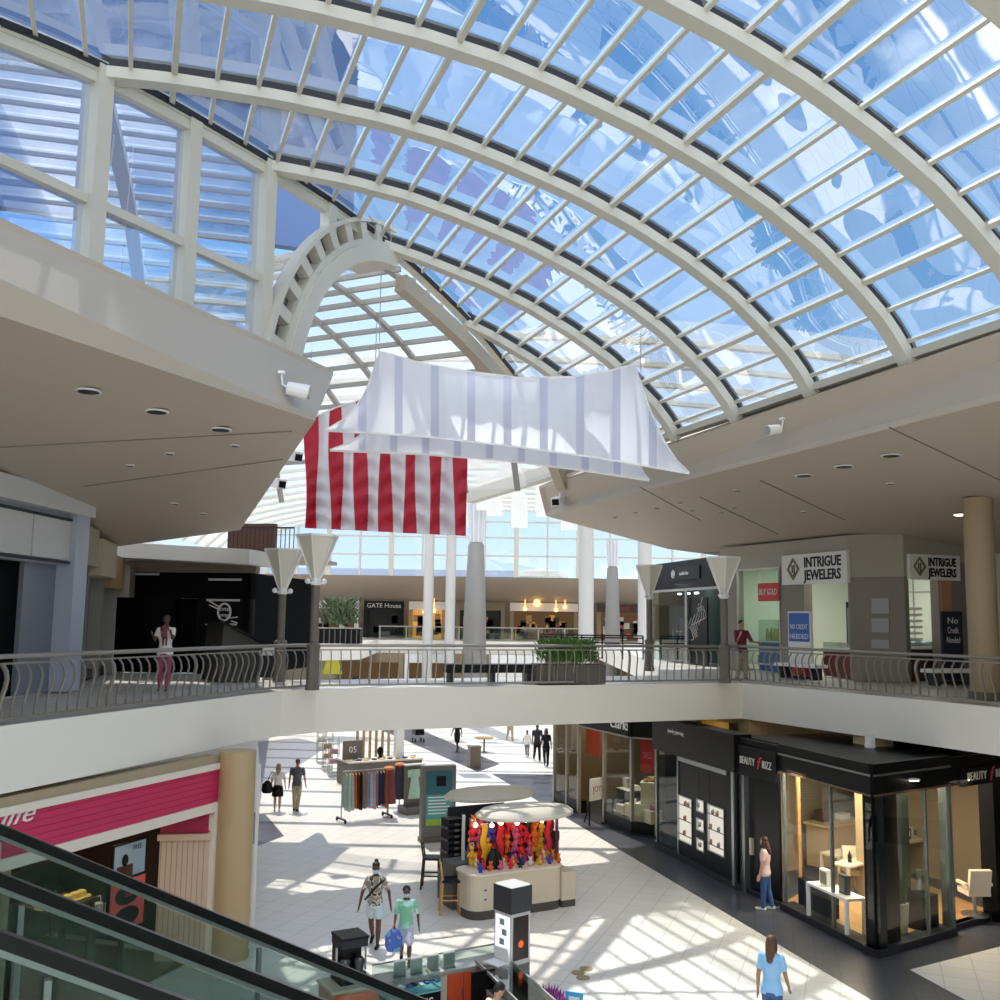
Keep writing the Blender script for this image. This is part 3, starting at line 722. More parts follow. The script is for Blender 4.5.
# two tall lamps standing on the lower floor, seen between the bridge rails and the far hall
for px, Y, yt, yn, wt, wb, lab in ((474.5, 65, 504, 541, 17.5, 22, 'tall grey lamp tower with a white flared top right of the flag'), (612.5, 72, 541, 565, 12, 15, 'smaller tall lamp tower with a white flared top beside the wide white column')):
    b = D(px, 640, Y); b.z = 0; zt = D(px, yt, Y).z; zn = D(px, yn, Y).z; k = Y/1000
    t = thing('lamp_tower', lab, 'lamp', b, 0, 'tall lamp towers')
    MB().lathe([(wb*k*.56, 0), (wb*k*.5, zn*.6), (wb*k*.36, zn-.25), (wb*k*.2, zn)], n=20).build('pole', pbr('tower_grey', '8b8884', .45, .2), t, smooth=True)
    MB().lathe([(wb*k*.3, zn-.1), (wt*k*.5, zt), (wt*k*.42, zt)], n=20).build('flared_top', pbr('tower_top', 'c6cad3', .5), t, smooth=True)
    m = MB()
    for q in range(10):
        a = 2*pi*q/10; m.bar((wb*k*.3*cos(a), wb*k*.3*sin(a), zn-.1), (wt*k*.5*cos(a), wt*k*.5*sin(a), zt), .06, .06)
    m.build('top_rib', white, t)
# white columns of the far hall
for px, Y, w_, lab in ((427.5, 78, 10, 'left one of the close pair of slim white columns below the flag'), (449.5, 78, 10, 'right one of the close pair of slim white columns below the flag'), (586, 68, 15, 'wide white column right of the tall lamp tower'), (645, 68, 14, 'white column at the left edge of the black shop')):
    b = D(px, 640, Y); b.z = 0
    t = thing('column', lab, 'column', b, 0, 'white columns of the far hall')
    MB().lathe([(w_*Y/2000, 0), (w_*Y/2000, zC(b.x)-.2)], n=20).build('shaft', pbr('column_white', 'c4c3bf', .5), t, smooth=True)
    MB().lathe([(w_*Y/2000*1.25, 0), (w_*Y/2000*1.25, .3)], n=20).build('base', mid, t)

# ------------------------------------------------------------------ bench and planters on the bridge
c = (G(446, 683, 5.04)+G(535, 682, 5.04))/2
t = thing('bench', 'long black bench on the bridge left of the planter', 'bench', c, radians(14))
Lb = (G(535, 682, 5.04)-G(446, 683, 5.04)).length
MB().box((0, 0, .38), (Lb, .62, .22)).build('seat', black, t)
for k in range(9): MB().box((-Lb/2+.15+Lb/8.9*k, -.315, .38), (.03, .02, .22)).build('rib', dark, t)
for sx in (-.44, -.0, .38): MB().box((sx*Lb, 0, .135), (.1, .5, .27)).build('leg', dark, t)
def leaf_mesh(seed, n, rx, ry, h, leaf, lean=.5, droop=.3):
    r = random.Random(seed); m = MB()
    for k in range(n):
        a = r.uniform(0, 2*pi); q = sqrt(r.random()); p = Vector((rx*q*cos(a), ry*q*sin(a), h*r.uniform(.15, 1)))
        d = Vector((cos(a)*lean*r.uniform(.3, 1.2), sin(a)*lean*r.uniform(.3, 1.2), r.uniform(.3, 1))).normalized(); sd = d.cross(Z); sd = sd.normalized() if sd.length > .01 else Vector((1, 0, 0))
        L = leaf*r.uniform(.7, 1.3); w_ = L*.16
        a0, a1, a2 = p, p+d*L*.55, p+d*L-Z*droop*L
        m.poly([a0, a1-sd*w_, a2, a1+sd*w_])
    return m
green = pbr('leaf_green', '4f7a35', .55, var=.35, scale=4)
def planter(c, w, d, h, rz, label, seed, n, lh, leaf, boxmat=None, lm=None):
    t = thing('planter', label, 'plant', c, rz)
    m = MB(); m.prism([(-w/2, -d/2), (w/2, -d/2), (w/2, d/2), (-w/2, d/2)], 0, h); m.build('box', boxmat or pbr('planter_grey', '57534c', .7), t)
    for k in range(max(4, int(w/.32))): MB().box((-w/2+.16+k*.32, -d/2-.015, h/2), (.05, .03, h*.92)).build('slat', pbr('slat_grey', '6a655c', .7), t)
    MB().box((0, 0, h-.01), (w-.08, d-.08, .05)).build('soil', wooddk, t)
    l = leaf_mesh(seed, n, w*.44, d*.46, lh, leaf, .35); 
    for q in range(len(l.v)): l.v[q].z += h-.08
    l.build('foliage', lm or green, t)
    r = random.Random(seed)
    for k in range(8): p = Vector((r.uniform(-w*.4, w*.4), r.uniform(-d*.4, d*.4), h)); MB().tube([p, p+Vector((r.uniform(-.1, .1), r.uniform(-.1, .1), lh*.7))], .012, 5).build('stem', pbr('stem_green', '3c5a2a', .6), t)
    return t
c = (G(542, 685, 5.04)+G(597, 683, 5.04))/2
planter(c+Vector((-.05, .42, 0)), (G(597, 683, 5.04)-G(542, 685, 5.04)).length, .7, .5, radians(14), 'square grey planter of leafy green plants on the bridge', 3, 1500, .66, .2)
# ------------------------------------------------------------------ far upper shops, rails and landings
def far_shop(x0, x1, label, fas, faschild, glow, goods, seed, txt=None, y=87.2, ztop=8.2, zf=7.5, z0=5.04, tcol=None, lit=1.2):
    f = Face(D(x0, 610, y), D(x1, 610, y)); t = thing('shopfront', label, 'shopfront', f(f.L/2, z0), f.rz())
    m = MB(); f.box(m, 0, f.L, zf, ztop, -.2, .1); m.build('fascia', fas, t, True)
    m = MB(); f.box(m, 0, .35, z0, zf, -.2, .1); m.build('jamb', faschild, t, True); m = MB(); f.box(m, f.L-.35, f.L, z0, zf, -.2, .1); m.build('jamb', faschild, t, True)
    f.quad(.35, f.L-.35, z0, zf, -.15).build('back', glow, t, True)
    r = random.Random(seed)
    for j, g in enumerate(goods):
        m = MB()
        for k in range(7):
            s = r.uniform(.6, max(.7, f.L-.6)); h = r.uniform(.3, .9); z = z0+r.uniform(.0, 1.5); f.box(m, s-.25, s+.25, z, z+h, -.12, .0)
        m.build('goods', g, t, True)
    if txt: text('lettering', txt, .55, f(f.L*.5, zf+.12, .12), f.x, tcol or signw, t, .02)
    return t
g_red, g_tan, g_dk, g_wh = pbr('goods_red', 'a83a3a', .6), pbr('goods_tan', 'b08a5a', .6), pbr('goods_dark', '2a2522', .6), pbr('goods_pale', 'c9c4b8', .6)
glow = emit('shop_glow', 'd99a50', .55); glow2 = emit('shop_glow_dim', '5b4630', .5); dkin = pbr('shop_dark', '1c1a19', .7)
far_shop(253, 288, 'far left upper shop with a red display', tanwall, tanwall, dkin, [g_red, g_wh, g_dk], 1)
far_shop(297, 308, 'narrow dark doorway shop right of the far red display', tanwall, wood, dkin, [g_red, g_dk], 2)
far_shop(312, 359, 'far white fronted shop behind the distant green plant', white, white, glow2, [g_dk, g_wh], 3, 'TOYS', tcol=red)
far_shop(364, 404, 'far black shopfront with a pale frame left of the paired columns', black, black, dkin, [g_dk], 4, 'GATE House')
far_shop(409, 446, 'far shop with a black sign and warm lamps behind the paired columns', white, wood, glow, [g_tan, g_dk], 5, 'PARLOR', tcol=white)
far_shop(456, 505, 'far shop with two dark windows behind the tall lamp tower', tanwall, tanwall, dkin, [g_dk, g_tan], 6)
far_shop(510, 578, 'far wide shop with warm lights left of the wide white column', signw, tanwall, glow2, [g_tan, g_red, g_dk, pbr('goods_gold2', 'd8a24a', .5)], 7, 'rebel')
far_shop(597, 645, 'far shop with a red sign left of the black shop', pbr('fascia_brown', '4a3a34', .6), tanwall, glow2, [g_red, g_wh, g_dk], 8, 'HOME', tcol=red)
for x, lab in ((519, 'shop'),):
    pass
for k, (x, y) in enumerate(((537, 603), (424, 612), (434, 611), (525, 609), (556, 610), (565, 607))):
    p = D(x, y, 86.7)
    tag(MB().ball(p, .17 if k else .3, 10, 6).tube([p+Z*.15, p+Z*(8.5-p.z)], .02, 6).build('globe_lamp', emit('globe', 'ffc070', 2.2), smooth=True), 'warm glowing lamp hanging in the far upper shops', 'lamp', 'warm globe lamps of the far shops')
# glass rail on the far landing
t = thing('railing', 'clear glass railing along the far landing under the shops', 'railing', (0, 80.2, 5.04))
MB().box((-1, 0, .55), (17, .03, .95)).build('glass_panel', shopglass, t)
MB().box((-1, 0, 1.05), (17, .1, .08)).build('top_rail', steelg, t)
for k in range(9): MB().box((-9.4+2.1*k, 0, .5), (.08, .08, 1.0)).build('post', steelg, t)
# black low rail in front of the right half of the far hall
a, b = D(541, 636, 45), D(643, 632, 45)
t = thing('railing', 'low black rail right of the planter in front of the far shops', 'railing', ((a+b)/2).xy.to_3d()+Z*5.04, 0)
for z in (5.75, 5.98, 6.08): MB().bar((a.x, a.y, z), (b.x, b.y, z), .06, .06).build('bar', black, t, True)
for k in range(6): p = a.lerp(b, k/5); MB().box((p.x, p.y, 5.56), (.06, .06, 1.04)).build('post', black, t, True)
# distant planter with a bushy tree
planter(D(339, 652, 60)*1+Z*(5.04-D(339, 652, 60).z), 2.6, 1.2, 1.0, 0, 'distant bushy green plant in a black box behind the lamps', 5, 700, 1.7, .45, black, pbr('leaf_dull', '5d6d4c', .6, var=.3))
# lower row of far shops seen over the bridge
for x0, x1, lab, fa, gd, sd in ((340, 405, 'far lower shop with red racks seen through the bridge railing', tanwall, [g_red, g_dk, pbr('goods_blue', '3c4a66', .6)], 21), (406, 455, 'far lower shop with a dark door seen through the bridge railing', white, [g_dk, g_wh], 22), (490, 545, 'far lower shop with pink flowers seen through the bridge railing', white, [pbr('goods_pink', 'c08a98', .6), g_wh, pbr('goods_plum', '6a3a4a', .6)], 23), (598, 640, 'far lower shop with grey shelves right of the planter', tanwall, [g_dk, mid], 24)):
    far_shop(x0, x1, lab, fa, fa, glow2 if sd != 23 else signw, gd, sd, None, 79, 4.0, 3.3, .0)
# flowering box and tan cabinet
p = G(505, 676, 5.04)
# low walls of the far hall
struct('wall_back', MB().box((-16, 79.4, 2), (14, .3, 4)), cream)
struct('wall_back', MB().box((5, 79.6, 2), (30, .3, 4)), tanwall)
# ------------------------------------------------------------------ upper left: white shop, dark row, black shop
greysh = pbr('white_shop', 'c3c4c4', .4)
greysh2 = pbr('pilaster', 'aab2c0', .4)
ZT = 9.3
q0, q1 = D(-60, 600, 17.5), D(72, 600, 22.4)
WL = Face(q0, q1)
t = thing('shopfront', 'white panelled shopfront with a pale pillar at the left edge of the upper floor', 'shopfront', WL(WL.L/2, 5.04), WL.rz())
m = MB(); WL.box(m, -2, WL.L, 8.85, ZT, -.3, .42); m.build('cornice', greysh, t, True)
m = MB(); WL.box(m, -2, WL.L-.05, 7.75, 8.85, -.3, .1); m.build('fascia', greysh2, t, True)
s_r = WL.ps(63)
for a, b in ((s_r-1.85, s_r-.08), (s_r-3.75, s_r-1.9)):
    m = MB(); WL.box(m, a, b, 7.85, 8.7, .1, .17); m.build('sign_panel', greysh, t, True)
m = MB(); WL.frame(m, -2, s_r, 7.78, 8.76, .05, .1, .2); m.build('frame', dark, t, True)
m = MB(); WL.box(m, WL.L-.62, WL.L, 5.04, 8.85, -.3, .3); m.build('pillar', greysh2, t, True)
m = MB(); WL.box(m, s_r-1.6, WL.L-.62, 5.04, 7.75, -.3, -.1); m.build('grey_panel', pbr('panel_grey', '777d88', .4), t, True)
m = MB(); WL.box(m, -6, s_r-1.6, 5.04, 7.75, -.3, -.2); m.build('dark_opening', blackm, t, True)
# wall and soffit slot behind the cornice
m = MB(); WL.box(m, -3, WL.L+.4, ZT, 10.2, -1.3, -1.0); struct('wall_left', m, tanwall)
m = MB(); WL.box(m, -3, WL.L+.0, 9.42, 9.6, -1.0, -.9); struct('trim_5', m, gask)
MBx = MB(); WL.box(MBx, WL.L-.1, WL.L+.5, ZT, 9.9, -1.0, -.5); struct('wall_left', MBx, pbr('brown_block', '7a6247', .7))

# dark row running away from the pillar
q2 = D(127, 600, 30.5)
DR = Face(WL(WL.L+.05, 0, -.1), q2)
def dark_shop(s0, s1, zt, label, dcol, post, band):
    t = thing('shopfront', label, 'shopfront', DR((s0+s1)/2, 5.04), DR.rz(), None)
    m = MB(); DR.box(m, s0, s1, 5.04, zt-.9, -.4, -.3); m.build('dark_glass', blackgloss, t, True)
    m = MB(); DR.box(m, s0, s1, zt-.9, zt, -.35, band); m.build('fascia', dcol, t, True)
    for a in (s0+.03, s1-.12):
        m = MB(); DR.box(m, a, a+.09, 5.04, zt-.9, -.3, .02); m.build('post', post, t, True)
    m = MB(); DR.box(m, (s0+s1)/2-.05, (s0+s1)/2+.05, 5.3, zt-1.1, -.3, -.2); m.build('mullion', steelg, t, True)
    m = MB(); DR.box(m, s0, s1, 5.04, 5.3, -.3, -.12); m.build('plinth', dark, t, True)
    return t
L5 = DR.L/4
dark_shop(0, L5, 8.75, 'dark shopfront next to the white pillar on the left', pbr('cream_dk', 'a59d8a', .6), steelg, .2)
dark_shop(L5, 2*L5, 8.55, 'second dark shopfront from the white pillar on the left', pbr('fascia_tan', 'b5ab92', .6), steelg, .3)
dark_shop(2*L5, 3*L5, 8.3, 'third dark shopfront from the white pillar on the left', pbr('fascia_wood', '9a7d58', .6), steelg, .2)
dark_shop(3*L5, 4*L5, 8.1, 'dark shopfront beside the black corner shop with the round logo', pbr('fascia_grey', '8f867a', .6), greysh, .35)

# black corner shop with the round logo
q3, q4 = D(127, 600, 29.6), D(250, 600, 29.0)
BS = Face(q3, q4)
t = thing('shopfront', 'black corner shop with a round white logo panel on the left', 'shopfront', BS(BS.L/2, 5.04), BS.rz())
m = MB(); BS.box(m, -.3, BS.L, 7.2, 7.95, -.4, 0); m.build('fascia', blackm, t, True)
m = MB(); BS.box(m, -.6, 1.5, 5.04, 7.2, -.4, -.02); m.build('left_panel', black, t, True)
m = MB(); BS.box(m, BS.ps(196), BS.L, 5.04, 7.2, -.4, -.02); m.build('right_panel', black, t, True)
m = MB(); BS.box(m, .5, BS.ps(196)+.2, 5.04, 7.2, -.55, -.45); m.build('dark_back', blackm, t, True)
m = MB(); m.slab([BS(BS.L, 5.04, 0), BS(BS.L, 7.95, 0), BS(BS.L, 7.95, -6), BS(BS.L, 5.04, -6)], BS.x*-.2); m.build('side_wall', blackm, t, True)
for a, b, y in ((132, 157, 574), (209, 240, 579.5), (207, 239, 600), (206, 237, 624)):
    s0, z = BS.px(a, y); s1 = BS.ps(b); m = MB(); BS.box(m, s0, s1, z-.03, z+.03, 0, .04); m.build('light_strip', pbr('strip_white', 'c9c9c9', .4), t, True)
s0, z = BS.px(225, 612); c = BS(s0, z, .05)
m = MB(); m.sweep([c + BS.x*.19*cos(a) + Z*.24*sin(a) for a in [2*pi*i/24 for i in range(24)]], .05, .03, up=BS.n, closed=True); m.build('logo_ring', signw, t, True)
text('lettering', 'one', .2, c+Z*.03, BS.x, signw, t, .005, shear=.2); text('lettering', 'stop', .15, c-Z*.13, BS.x, signw, t, .005, shear=.2)
for (a, b), (e_, g_) in (((210, 601), (220, 607)), ((210, 605), (219, 609)), ((231, 618), (238, 617)), ((232, 621), (238, 623))):
    s0, z0 = BS.px(a, b); s1, z1 = BS.px(e_, g_); MB().bar(BS(s0, z0, .05), BS(s1, z1, .05), .03, .05, up=BS.n).build('logo_stroke', signw, t, True)
# pale canopy above it and the small upper gallery behind
m = MB(); m.slab([BS(-1, 8.35, -.6), BS(BS.L+.35, 8.15, -.6), BS(BS.L+.35, 8.15, 1.0), BS(.6, 8.3, 1.4), BS(-1, 8.35, 1.0)], Z*.42); can = tag(m.build('canopy', pbr('canopy_white', 'cbc7be', .5)), 'pale canopy slab above the black corner shop on the left', 'canopy')
m = MB(); BS.box(m, -.6, BS.L+.1, 7.95, 8.3, -.4, -.1); struct('wall_left', m, pbr('rose_band', '8d7b70', .6))
m = MB(); BS.box(m, 1.6, BS.L-.6, 8.75, 9.7, -3.4, -3.2); struct('wall_left', m, pbr('gallery_brown', '5f3f2c', .7))
g0, g1 = BS(2.2, 0, -2), BS(BS.L+.5, 0, -2.0)
t = thing('railing', 'small gallery railing above the canopy of the black corner shop', 'railing', BS(BS.L*.7, 8.6, -2))
for z in (8.65, 9.45): MB().bar(g0+Z*z, g1+Z*z, .05, .05).build('rail', dark, t, True)
for k in range(16): p = g0.lerp(g1, k/15); MB().bar(p+Z*8.6, p+Z*9.45, .025, .025).build('baluster', dark, t, True)
m = MB(); m.slab([BS(-1, 8.5, -2.2), BS(BS.L+.6, 8.5, -2.2), BS(BS.L+.6, 8.5, -6), BS(-1, 8.5, -6)], Z*.12); struct('ceiling', m, soffm)

# dark sloping-top desk at the head of the far stairs
a, b = G(219, 682, 5.04), G(263, 681, 5.04)
F2 = Face(a, b)
t = thing('service_desk', 'dark desk with a sloping lid behind the railing left of the cone lamps', 'desk', F2(F2.L/2, 5.04), F2.rz())
m = MB(); m.slab([F2(0, 5.04, -.1), F2(F2.L*.95, 5.04, -.1), F2(F2.L, 5.95, -.1), F2(.1, 6.55, -.1)], -F2.n*1.4); m.build('body', pbr('desk_dark', '3a3732', .5), t, True)
m = MB(); m.slab([F2(-.05, 6.56, .05), F2(F2.L*1.05, 5.96, .05), F2(F2.L*1.05, 5.96, -1.6), F2(-.05, 6.56, -1.6)], Z*.06); m.build('lid', black, t, True)
for k in range(5): m = MB(); F2.box(m, .15+k*F2.L*.18, .2+k*F2.L*.18, 5.1, 5.85, -.1, -.06); m.build('slat', dark, t, True)
# white strollers' corner: low bench, yellow floor sign
c = G(333, 675, 5.04)
t = thing('floor_sign', 'yellow wet floor sign lying beside the near cone lamp', 'sign', c, .4)
MB().slab([(-.28, 0, .02), (.28, 0, .02), (.18, .1, .42), (-.18, .1, .42)], (0, .03, 0)).build('front_panel', pbr('yellow', 'e3d83a', .5), t)
MB().slab([(-.28, .3, .02), (.28, .3, .02), (.18, .14, .42), (-.18, .14, .42)], (0, -.03, 0)).build('rear_panel', pbr('yellow', 'e3d83a', .5), t)
c = G(268, 677, 5.04)
t = thing('trash_bin', 'small white topped bin behind the railing left of the rear cone lamp', 'bin', c)
MB().box((0, 0, .3), (.5, .5, .6)).build('body', dark, t); MB().box((0, 0, .72), (.46, .46, .24)).build('lid', white, t)
# ------------------------------------------------------------------ pink shop on the lower left
PK = Face(D(-60, 700, 14.4), D(219, 780, 20.6))
pink = pbr('pink_board', 'c62f5b', .55, var=.05, scale=3)
pinkdk = pbr('pink_lattice', 'a01f48', .6)
trimw = pbr('shop_trim', 'e6dccb', .5)
plank = pbr('plank_pink', 'c8ae97', .6, var=.06, scale=2)
sj = PK.px(211, 870)[0]
t = thing('shopfront', 'pink shopfront with a white script word on the lower left', 'shopfront', PK(PK.L/2, 0), PK.rz())
m = MB(); PK.box(m, 0, PK.L, 3.02, 3.66, -.3, .0); m.build('sign_band', pink, t, True)
for k in range(5): m = MB(); PK.box(m, 0, PK.L, 3.14+.11*k, 3.148+.11*k, 0, .006); m.build('board_joint', pinkdk, t, True)
m = MB(); PK.box(m, 0, PK.L, 3.66, 3.78, -.3, .05); m.build('upper_trim', trimw, t, True)
m = MB(); PK.box(m, 0, PK.L, 3.78, 3.93, -.3, .0); m.build('cornice', pbr('cornice_tan', 'a8977a', .6), t, True)
m = MB(); PK.box(m, 0, PK.L, 2.84, 3.02, -.3, .04); m.build('lower_trim', trimw, t, True)
m = MB(); PK.box(m, sj, sj+.26, 0, 2.84, -.25, .04); m.build('jamb', trimw, t, True)
sl0, sl1 = PK.ps(-25), PK.ps(36)
m = MB(); PK.box(m, 0, sl1-.1, 0, 2.84, -.25, -.05); m.build('left_wall', pbr('shop_wall_tan', 'b09a72', .6), t, True)
text('lettering', 'life', .4, PK(PK.px(15, 824)[0], PK.px(15, 824)[1], .01), PK.x, signw, t, .01, shear=.4, narrow=1.45)
# return wall of upright boards with a lattice panel above
_e = PL(158, 880, PK(0, 0, -.9), PK.n); RW = Face(PK(sj, 0, -.06), (_e.x, _e.y))
m = MB(); RW.box(m, 0, RW.L, 0, 2.4, -.1, 0); m.build('board_wall', plank, t, True)
for k in range(9): m = MB(); RW.box(m, .1+RW.L/9.3*k, .115+RW.L/9.3*k, .1, 2.3, 0, .006); m.build('board_joint', pbr('plank_joint', 'a58a74', .7), t, True)
m = MB(); RW.box(m, -.02, RW.L+.04, 2.3, 2.42, 0, .08); m.build('board_rail', plank, t, True)
m = MB(); RW.box(m, 0, RW.L, 2.42, 2.84, -.1, -.02); m.build('lattice_back', pinkdk, t, True)
m = MB()
for k in range(16):
    s0 = RW.L*k/16
    m.bar(RW(s0, 2.44), RW(min(RW.L, s0+.38), 2.82), .018, .018, up=RW.n); m.bar(RW(min(RW.L, s0+.38), 2.44), RW(s0, 2.82), .018, .018, up=RW.n)
m.build('lattice', pink, t, True)
# dark inside
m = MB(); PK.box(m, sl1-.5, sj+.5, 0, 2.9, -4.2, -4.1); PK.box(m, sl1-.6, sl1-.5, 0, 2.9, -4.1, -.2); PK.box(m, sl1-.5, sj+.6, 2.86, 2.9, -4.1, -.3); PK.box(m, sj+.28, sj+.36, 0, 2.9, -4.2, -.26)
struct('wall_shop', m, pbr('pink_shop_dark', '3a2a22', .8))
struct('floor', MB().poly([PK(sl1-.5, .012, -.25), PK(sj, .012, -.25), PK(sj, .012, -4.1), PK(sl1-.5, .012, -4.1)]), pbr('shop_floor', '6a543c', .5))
lamp_area(PK((sl1+sj)/2, 2.8, -1.6), 2.4, 1.4, 22, (1, .82, .6))
IN = lambda x, y, o: PL(x, y, PK(0, 0, o), PK.n)
def shelf_thing(x0, x1, o, z, label, h=.9):
    s0 = IN(x0, 880, o); s1 = IN(x1, 880, o); s0.z = s1.z = 0; c = (s0+s1)/2; w_ = (s1-s0).length
    t = thing('display_table', label, 'table', c, PK.rz(), 'tables in the pink shop')
    MB().box((0, 0, z-.03), (w_, .8, .06)).build('top', wooddk, t)
    for sx in (-.45, .45):
        for sy in (-.32, .32): MB().box((sx*w_, sy, (z-.06)/2), (.06, .06, z-.06)).build('leg', wooddk, t)
    return c, w_
c, w_ = shelf_thing(38, 82, -1.5, 1.55, 'upper display table of hats in the pink shop window')
r9 = random.Random(9)
for k in range(6):
    p = c + PK.x*(-w_*.4+w_*.16*k) + Z*1.55 + PK.n*.1
    t = thing('hat', 'straw coloured hat on the upper table in the pink shop', 'hat', p, 0, 'straw hats in the pink shop')
    hm = pbr('straw', 'd9b45e', .7)
    MB().lathe([(.17, 0), (.18, .012), (.1, .02)], n=14).build('brim', hm, t); MB().lathe([(.1, .015), (.085, .1), (.04, .12)], n=12).build('crown', hm, t)
c2_, w2_ = shelf_thing(76, 112, -1.3, 1.1, 'lower display table of dark bags in the pink shop')
for k in range(4):
    p = c2_ + PK.x*(-w2_*.38+w2_*.25*k) + Z*1.1
    t = thing('handbag', ('black handbag at the left end of the bag table', 'grey handbag second on the bag table', 'white handbag third on the bag table', 'dark blue handbag at the right end of the bag table')[k], 'bag', p, PK.rz(), 'handbags in the pink shop')
    bm_ = (black, mid, white, navy)[k]
    MB().box((0, 0, .13), (.3, .14, .26)).build('body', bm_, t); MB().tube([(-.1, 0, .25), (-.07, 0, .38), (.07, 0, .38), (.1, 0, .25)], .012, 6).build('handle', bm_, t)
# back wall shelves and dim goods
t = thing('shelving', 'dark wall shelving at the back of the pink shop', 'shelves', PK((sl1+sj)/2, 0, -4.0), PK.rz())
for z in (1.0, 1.6, 2.2): m = MB(); PK.box(m, sl1, sj, z, z+.04, -4.1, -3.6); m.build('shelf', wooddk, t, True)
for k in range(14):
    m = MB(); s0 = sl1+.2+(sj-sl1-.4)*k/14; z = (1.04, 1.64, 2.24)[k % 3]; PK.box(m, s0, s0+.35, z, z+.3, -4.0, -3.7); m.build('goods', (black, g_tan, g_dk, g_red, g_wh)[k % 5], t, True)
def stand_sign(x0, y0, x1, y1, o, label, mat, legs=True):
    a = IN(x0, y0, o); b = IN(x1, y1, o); F = Face((a.x, a.y), (b.x, b.y)); t = thing('sign_stand', label, 'sign', F(F.L/2, 0), F.rz())
    m = MB(); F.box(m, 0, F.L, b.z, a.z, 0, .03); m.build('panel', mat, t, True)
    m = MB(); F.frame(m, -.02, F.L+.02, b.z-.02, a.z+.02, .03, -.01, .04); m.build('frame', black, t, True)
    m = MB(); F.box(m, F.L/2-.02, F.L/2+.02, 0, b.z, -.03, 0); m.build('post', black, t, True); m = MB(); F.box(m, F.L/2-.2, F.L/2+.2, 0, .02, -.18, .18); m.build('foot', black, t, True)
    return t, F, b.z, a.z
t, F, z0, z1 = stand_sign(113, 847, 143, 880, -.75, 'pale blue poster stand with a dark haired figure in the pink shop', pbr('poster_blue', '9fb9c9', .6))
m = MB(); F.box(m, F.L*.12, F.L*.6, z0+.02, z0+(z1-z0)*.5, .03, .035); m.build('picture', wooddk, t, True)
MB().ball(F(F.L*.35, z0+(z1-z0)*.62, .035), (.09, .012, .11), 10, 6, F.rz()).build('picture', black, t, True)
text('lettering', 'FREE', .12, F(F.L*.72, z1-.15, .035), F.x, navy, t, .003)
t, F, z0, z1 = stand_sign(109, 884, 142, 922, -.45, 'coral sign stand with two black ovals in the pink shop', pbr('coral', 'd5574f', .6))
for q in (.68, .25): MB().ball(F(F.L/2, z0+(z1-z0)*q, .03), (F.L*.36, .012, (z1-z0)*.2), 18, 6, F.rz()).build('oval', black, t, True)
text('lettering', 'love', .12, F(F.L/2, z0+(z1-z0)*.64, .045), F.x, pink, t, .003, shear=.3)

# tan column in front of the pink shop
cc = G(229, 957)
t = thing('column', 'round tan column on the lower floor beside the pink shop', 'column', cc)
rr_ = (G(247, 955)-G(210, 955)).length/2
MB().lathe([(rr_, 0), (rr_, 4.0-cc.z)], n=32).build('shaft', tan, t, smooth=True)
MB().lathe([(rr_+.02, 0), (rr_+.02, .12)], n=32).build('base', tan, t)
mm_ = MB(); mm_.box((rr_+.02, .25, 1.9), (.06, .05, 3.6)); mm_.build('conduit', white, t)

# ------------------------------------------------------------------ escalators in the near left corner
deH = az(60); P0 = D(0, 829, 4.8); sl = math.tan(radians(27.3)); lat = -az(150)
def EP(w_, L, dz=0): return P0 + lat*w_ + deH*L - Z*sl*L + Z*dz
hand = pbr('handrail_rubber', '0b0b0c', .28)
stl = pbr('escalator_steel', 'a8acad', .28, .9)
eglass = glass('escalator_glass', 'dbe6e3', .02)
LB, LE = -.7, 8.0
updr = (Z + deH*sl).normalized()
def escalator(w0, label):
    t = thing('escalator', label, 'escalator', EP(w0-.55, LE, -.95).xy.to_3d(), 0, 'escalators')
    for w_ in (w0-1.15, w0):
        pts = [EP(w_, LB-1.6, 0)-Z*sl*1.6*0 + Z*(-(1.6)*sl+.06), EP(w_, LB-.4, -.19+.06), EP(w_, LB, 0)] + [EP(w_, LB+(LE-LB)*k/10) for k in range(1, 11)] + [EP(w_, LE+.5, .14), EP(w_, LE+1.3, .62), EP(w_, LE+1.42, .3), EP(w_, LE+1.3, .1)]
        MB().sweep(pts, .042, .042).build('handrail', hand, t, True, True)
        MB().sweep([p-updr*.031 for p in pts[:-2]], .03, .018).build('rail_track', stl, t, True)
        m = MB(); m.slab([EP(w_, LB-1, -.6), EP(w_, LB, -.05), EP(w_, LE, -.05), EP(w_, LE, -.82), EP(w_, LB, -.82), EP(w_, LB-1, -1.38)], lat*.012); m.build('glass_panel', eglass, t, True)
        for k in range(7):
            L = LB+.7+1.25*k; m = MB(); m.bar(EP(w_-.012, L, -.06), EP(w_-.012, L, -.8), .02, .03, up=lat); m.build('panel_joint', stl, t, True)
        s_ = 1 if w_ == w0 else -1
        m = MB(); m.sweep([EP(w_+s_*.08, L, -.84) for L in (LB-1, LE)], .3, .06); m.build('deck', stl, t, True)
        m = MB(); m.slab([EP(w_-s_*.07, LB-1, -.87), EP(w_-s_*.07, LE, -.87), EP(w_-s_*.07, LE, -1.15), EP(w_-s_*.07, LB-1, -1.15)], lat*.02); m.build('skirt', black, t, True)
        m = MB(); m.slab([EP(w_+s_*.22, LB-1, -.86), EP(w_+s_*.22, LE, -.86), EP(w_+s_*.22, LE, -1.9), EP(w_+s_*.22, LB-1, -1.9)], lat*.03); m.build('cladding', cream, t, True)
    for k in range(24):
        L = LB+.36*k; p = EP(w0-.58, L, -1.12); MB().box(p+deH*.18-Z*.1, (.94, .37, .2), -radians(60)).build('step', pbr('step_grey', '4a4b4d', .45, .5), t, True)
    return t
escalator(0, 'escalator with black handrails crossing the lower left corner in front of the pink shop')
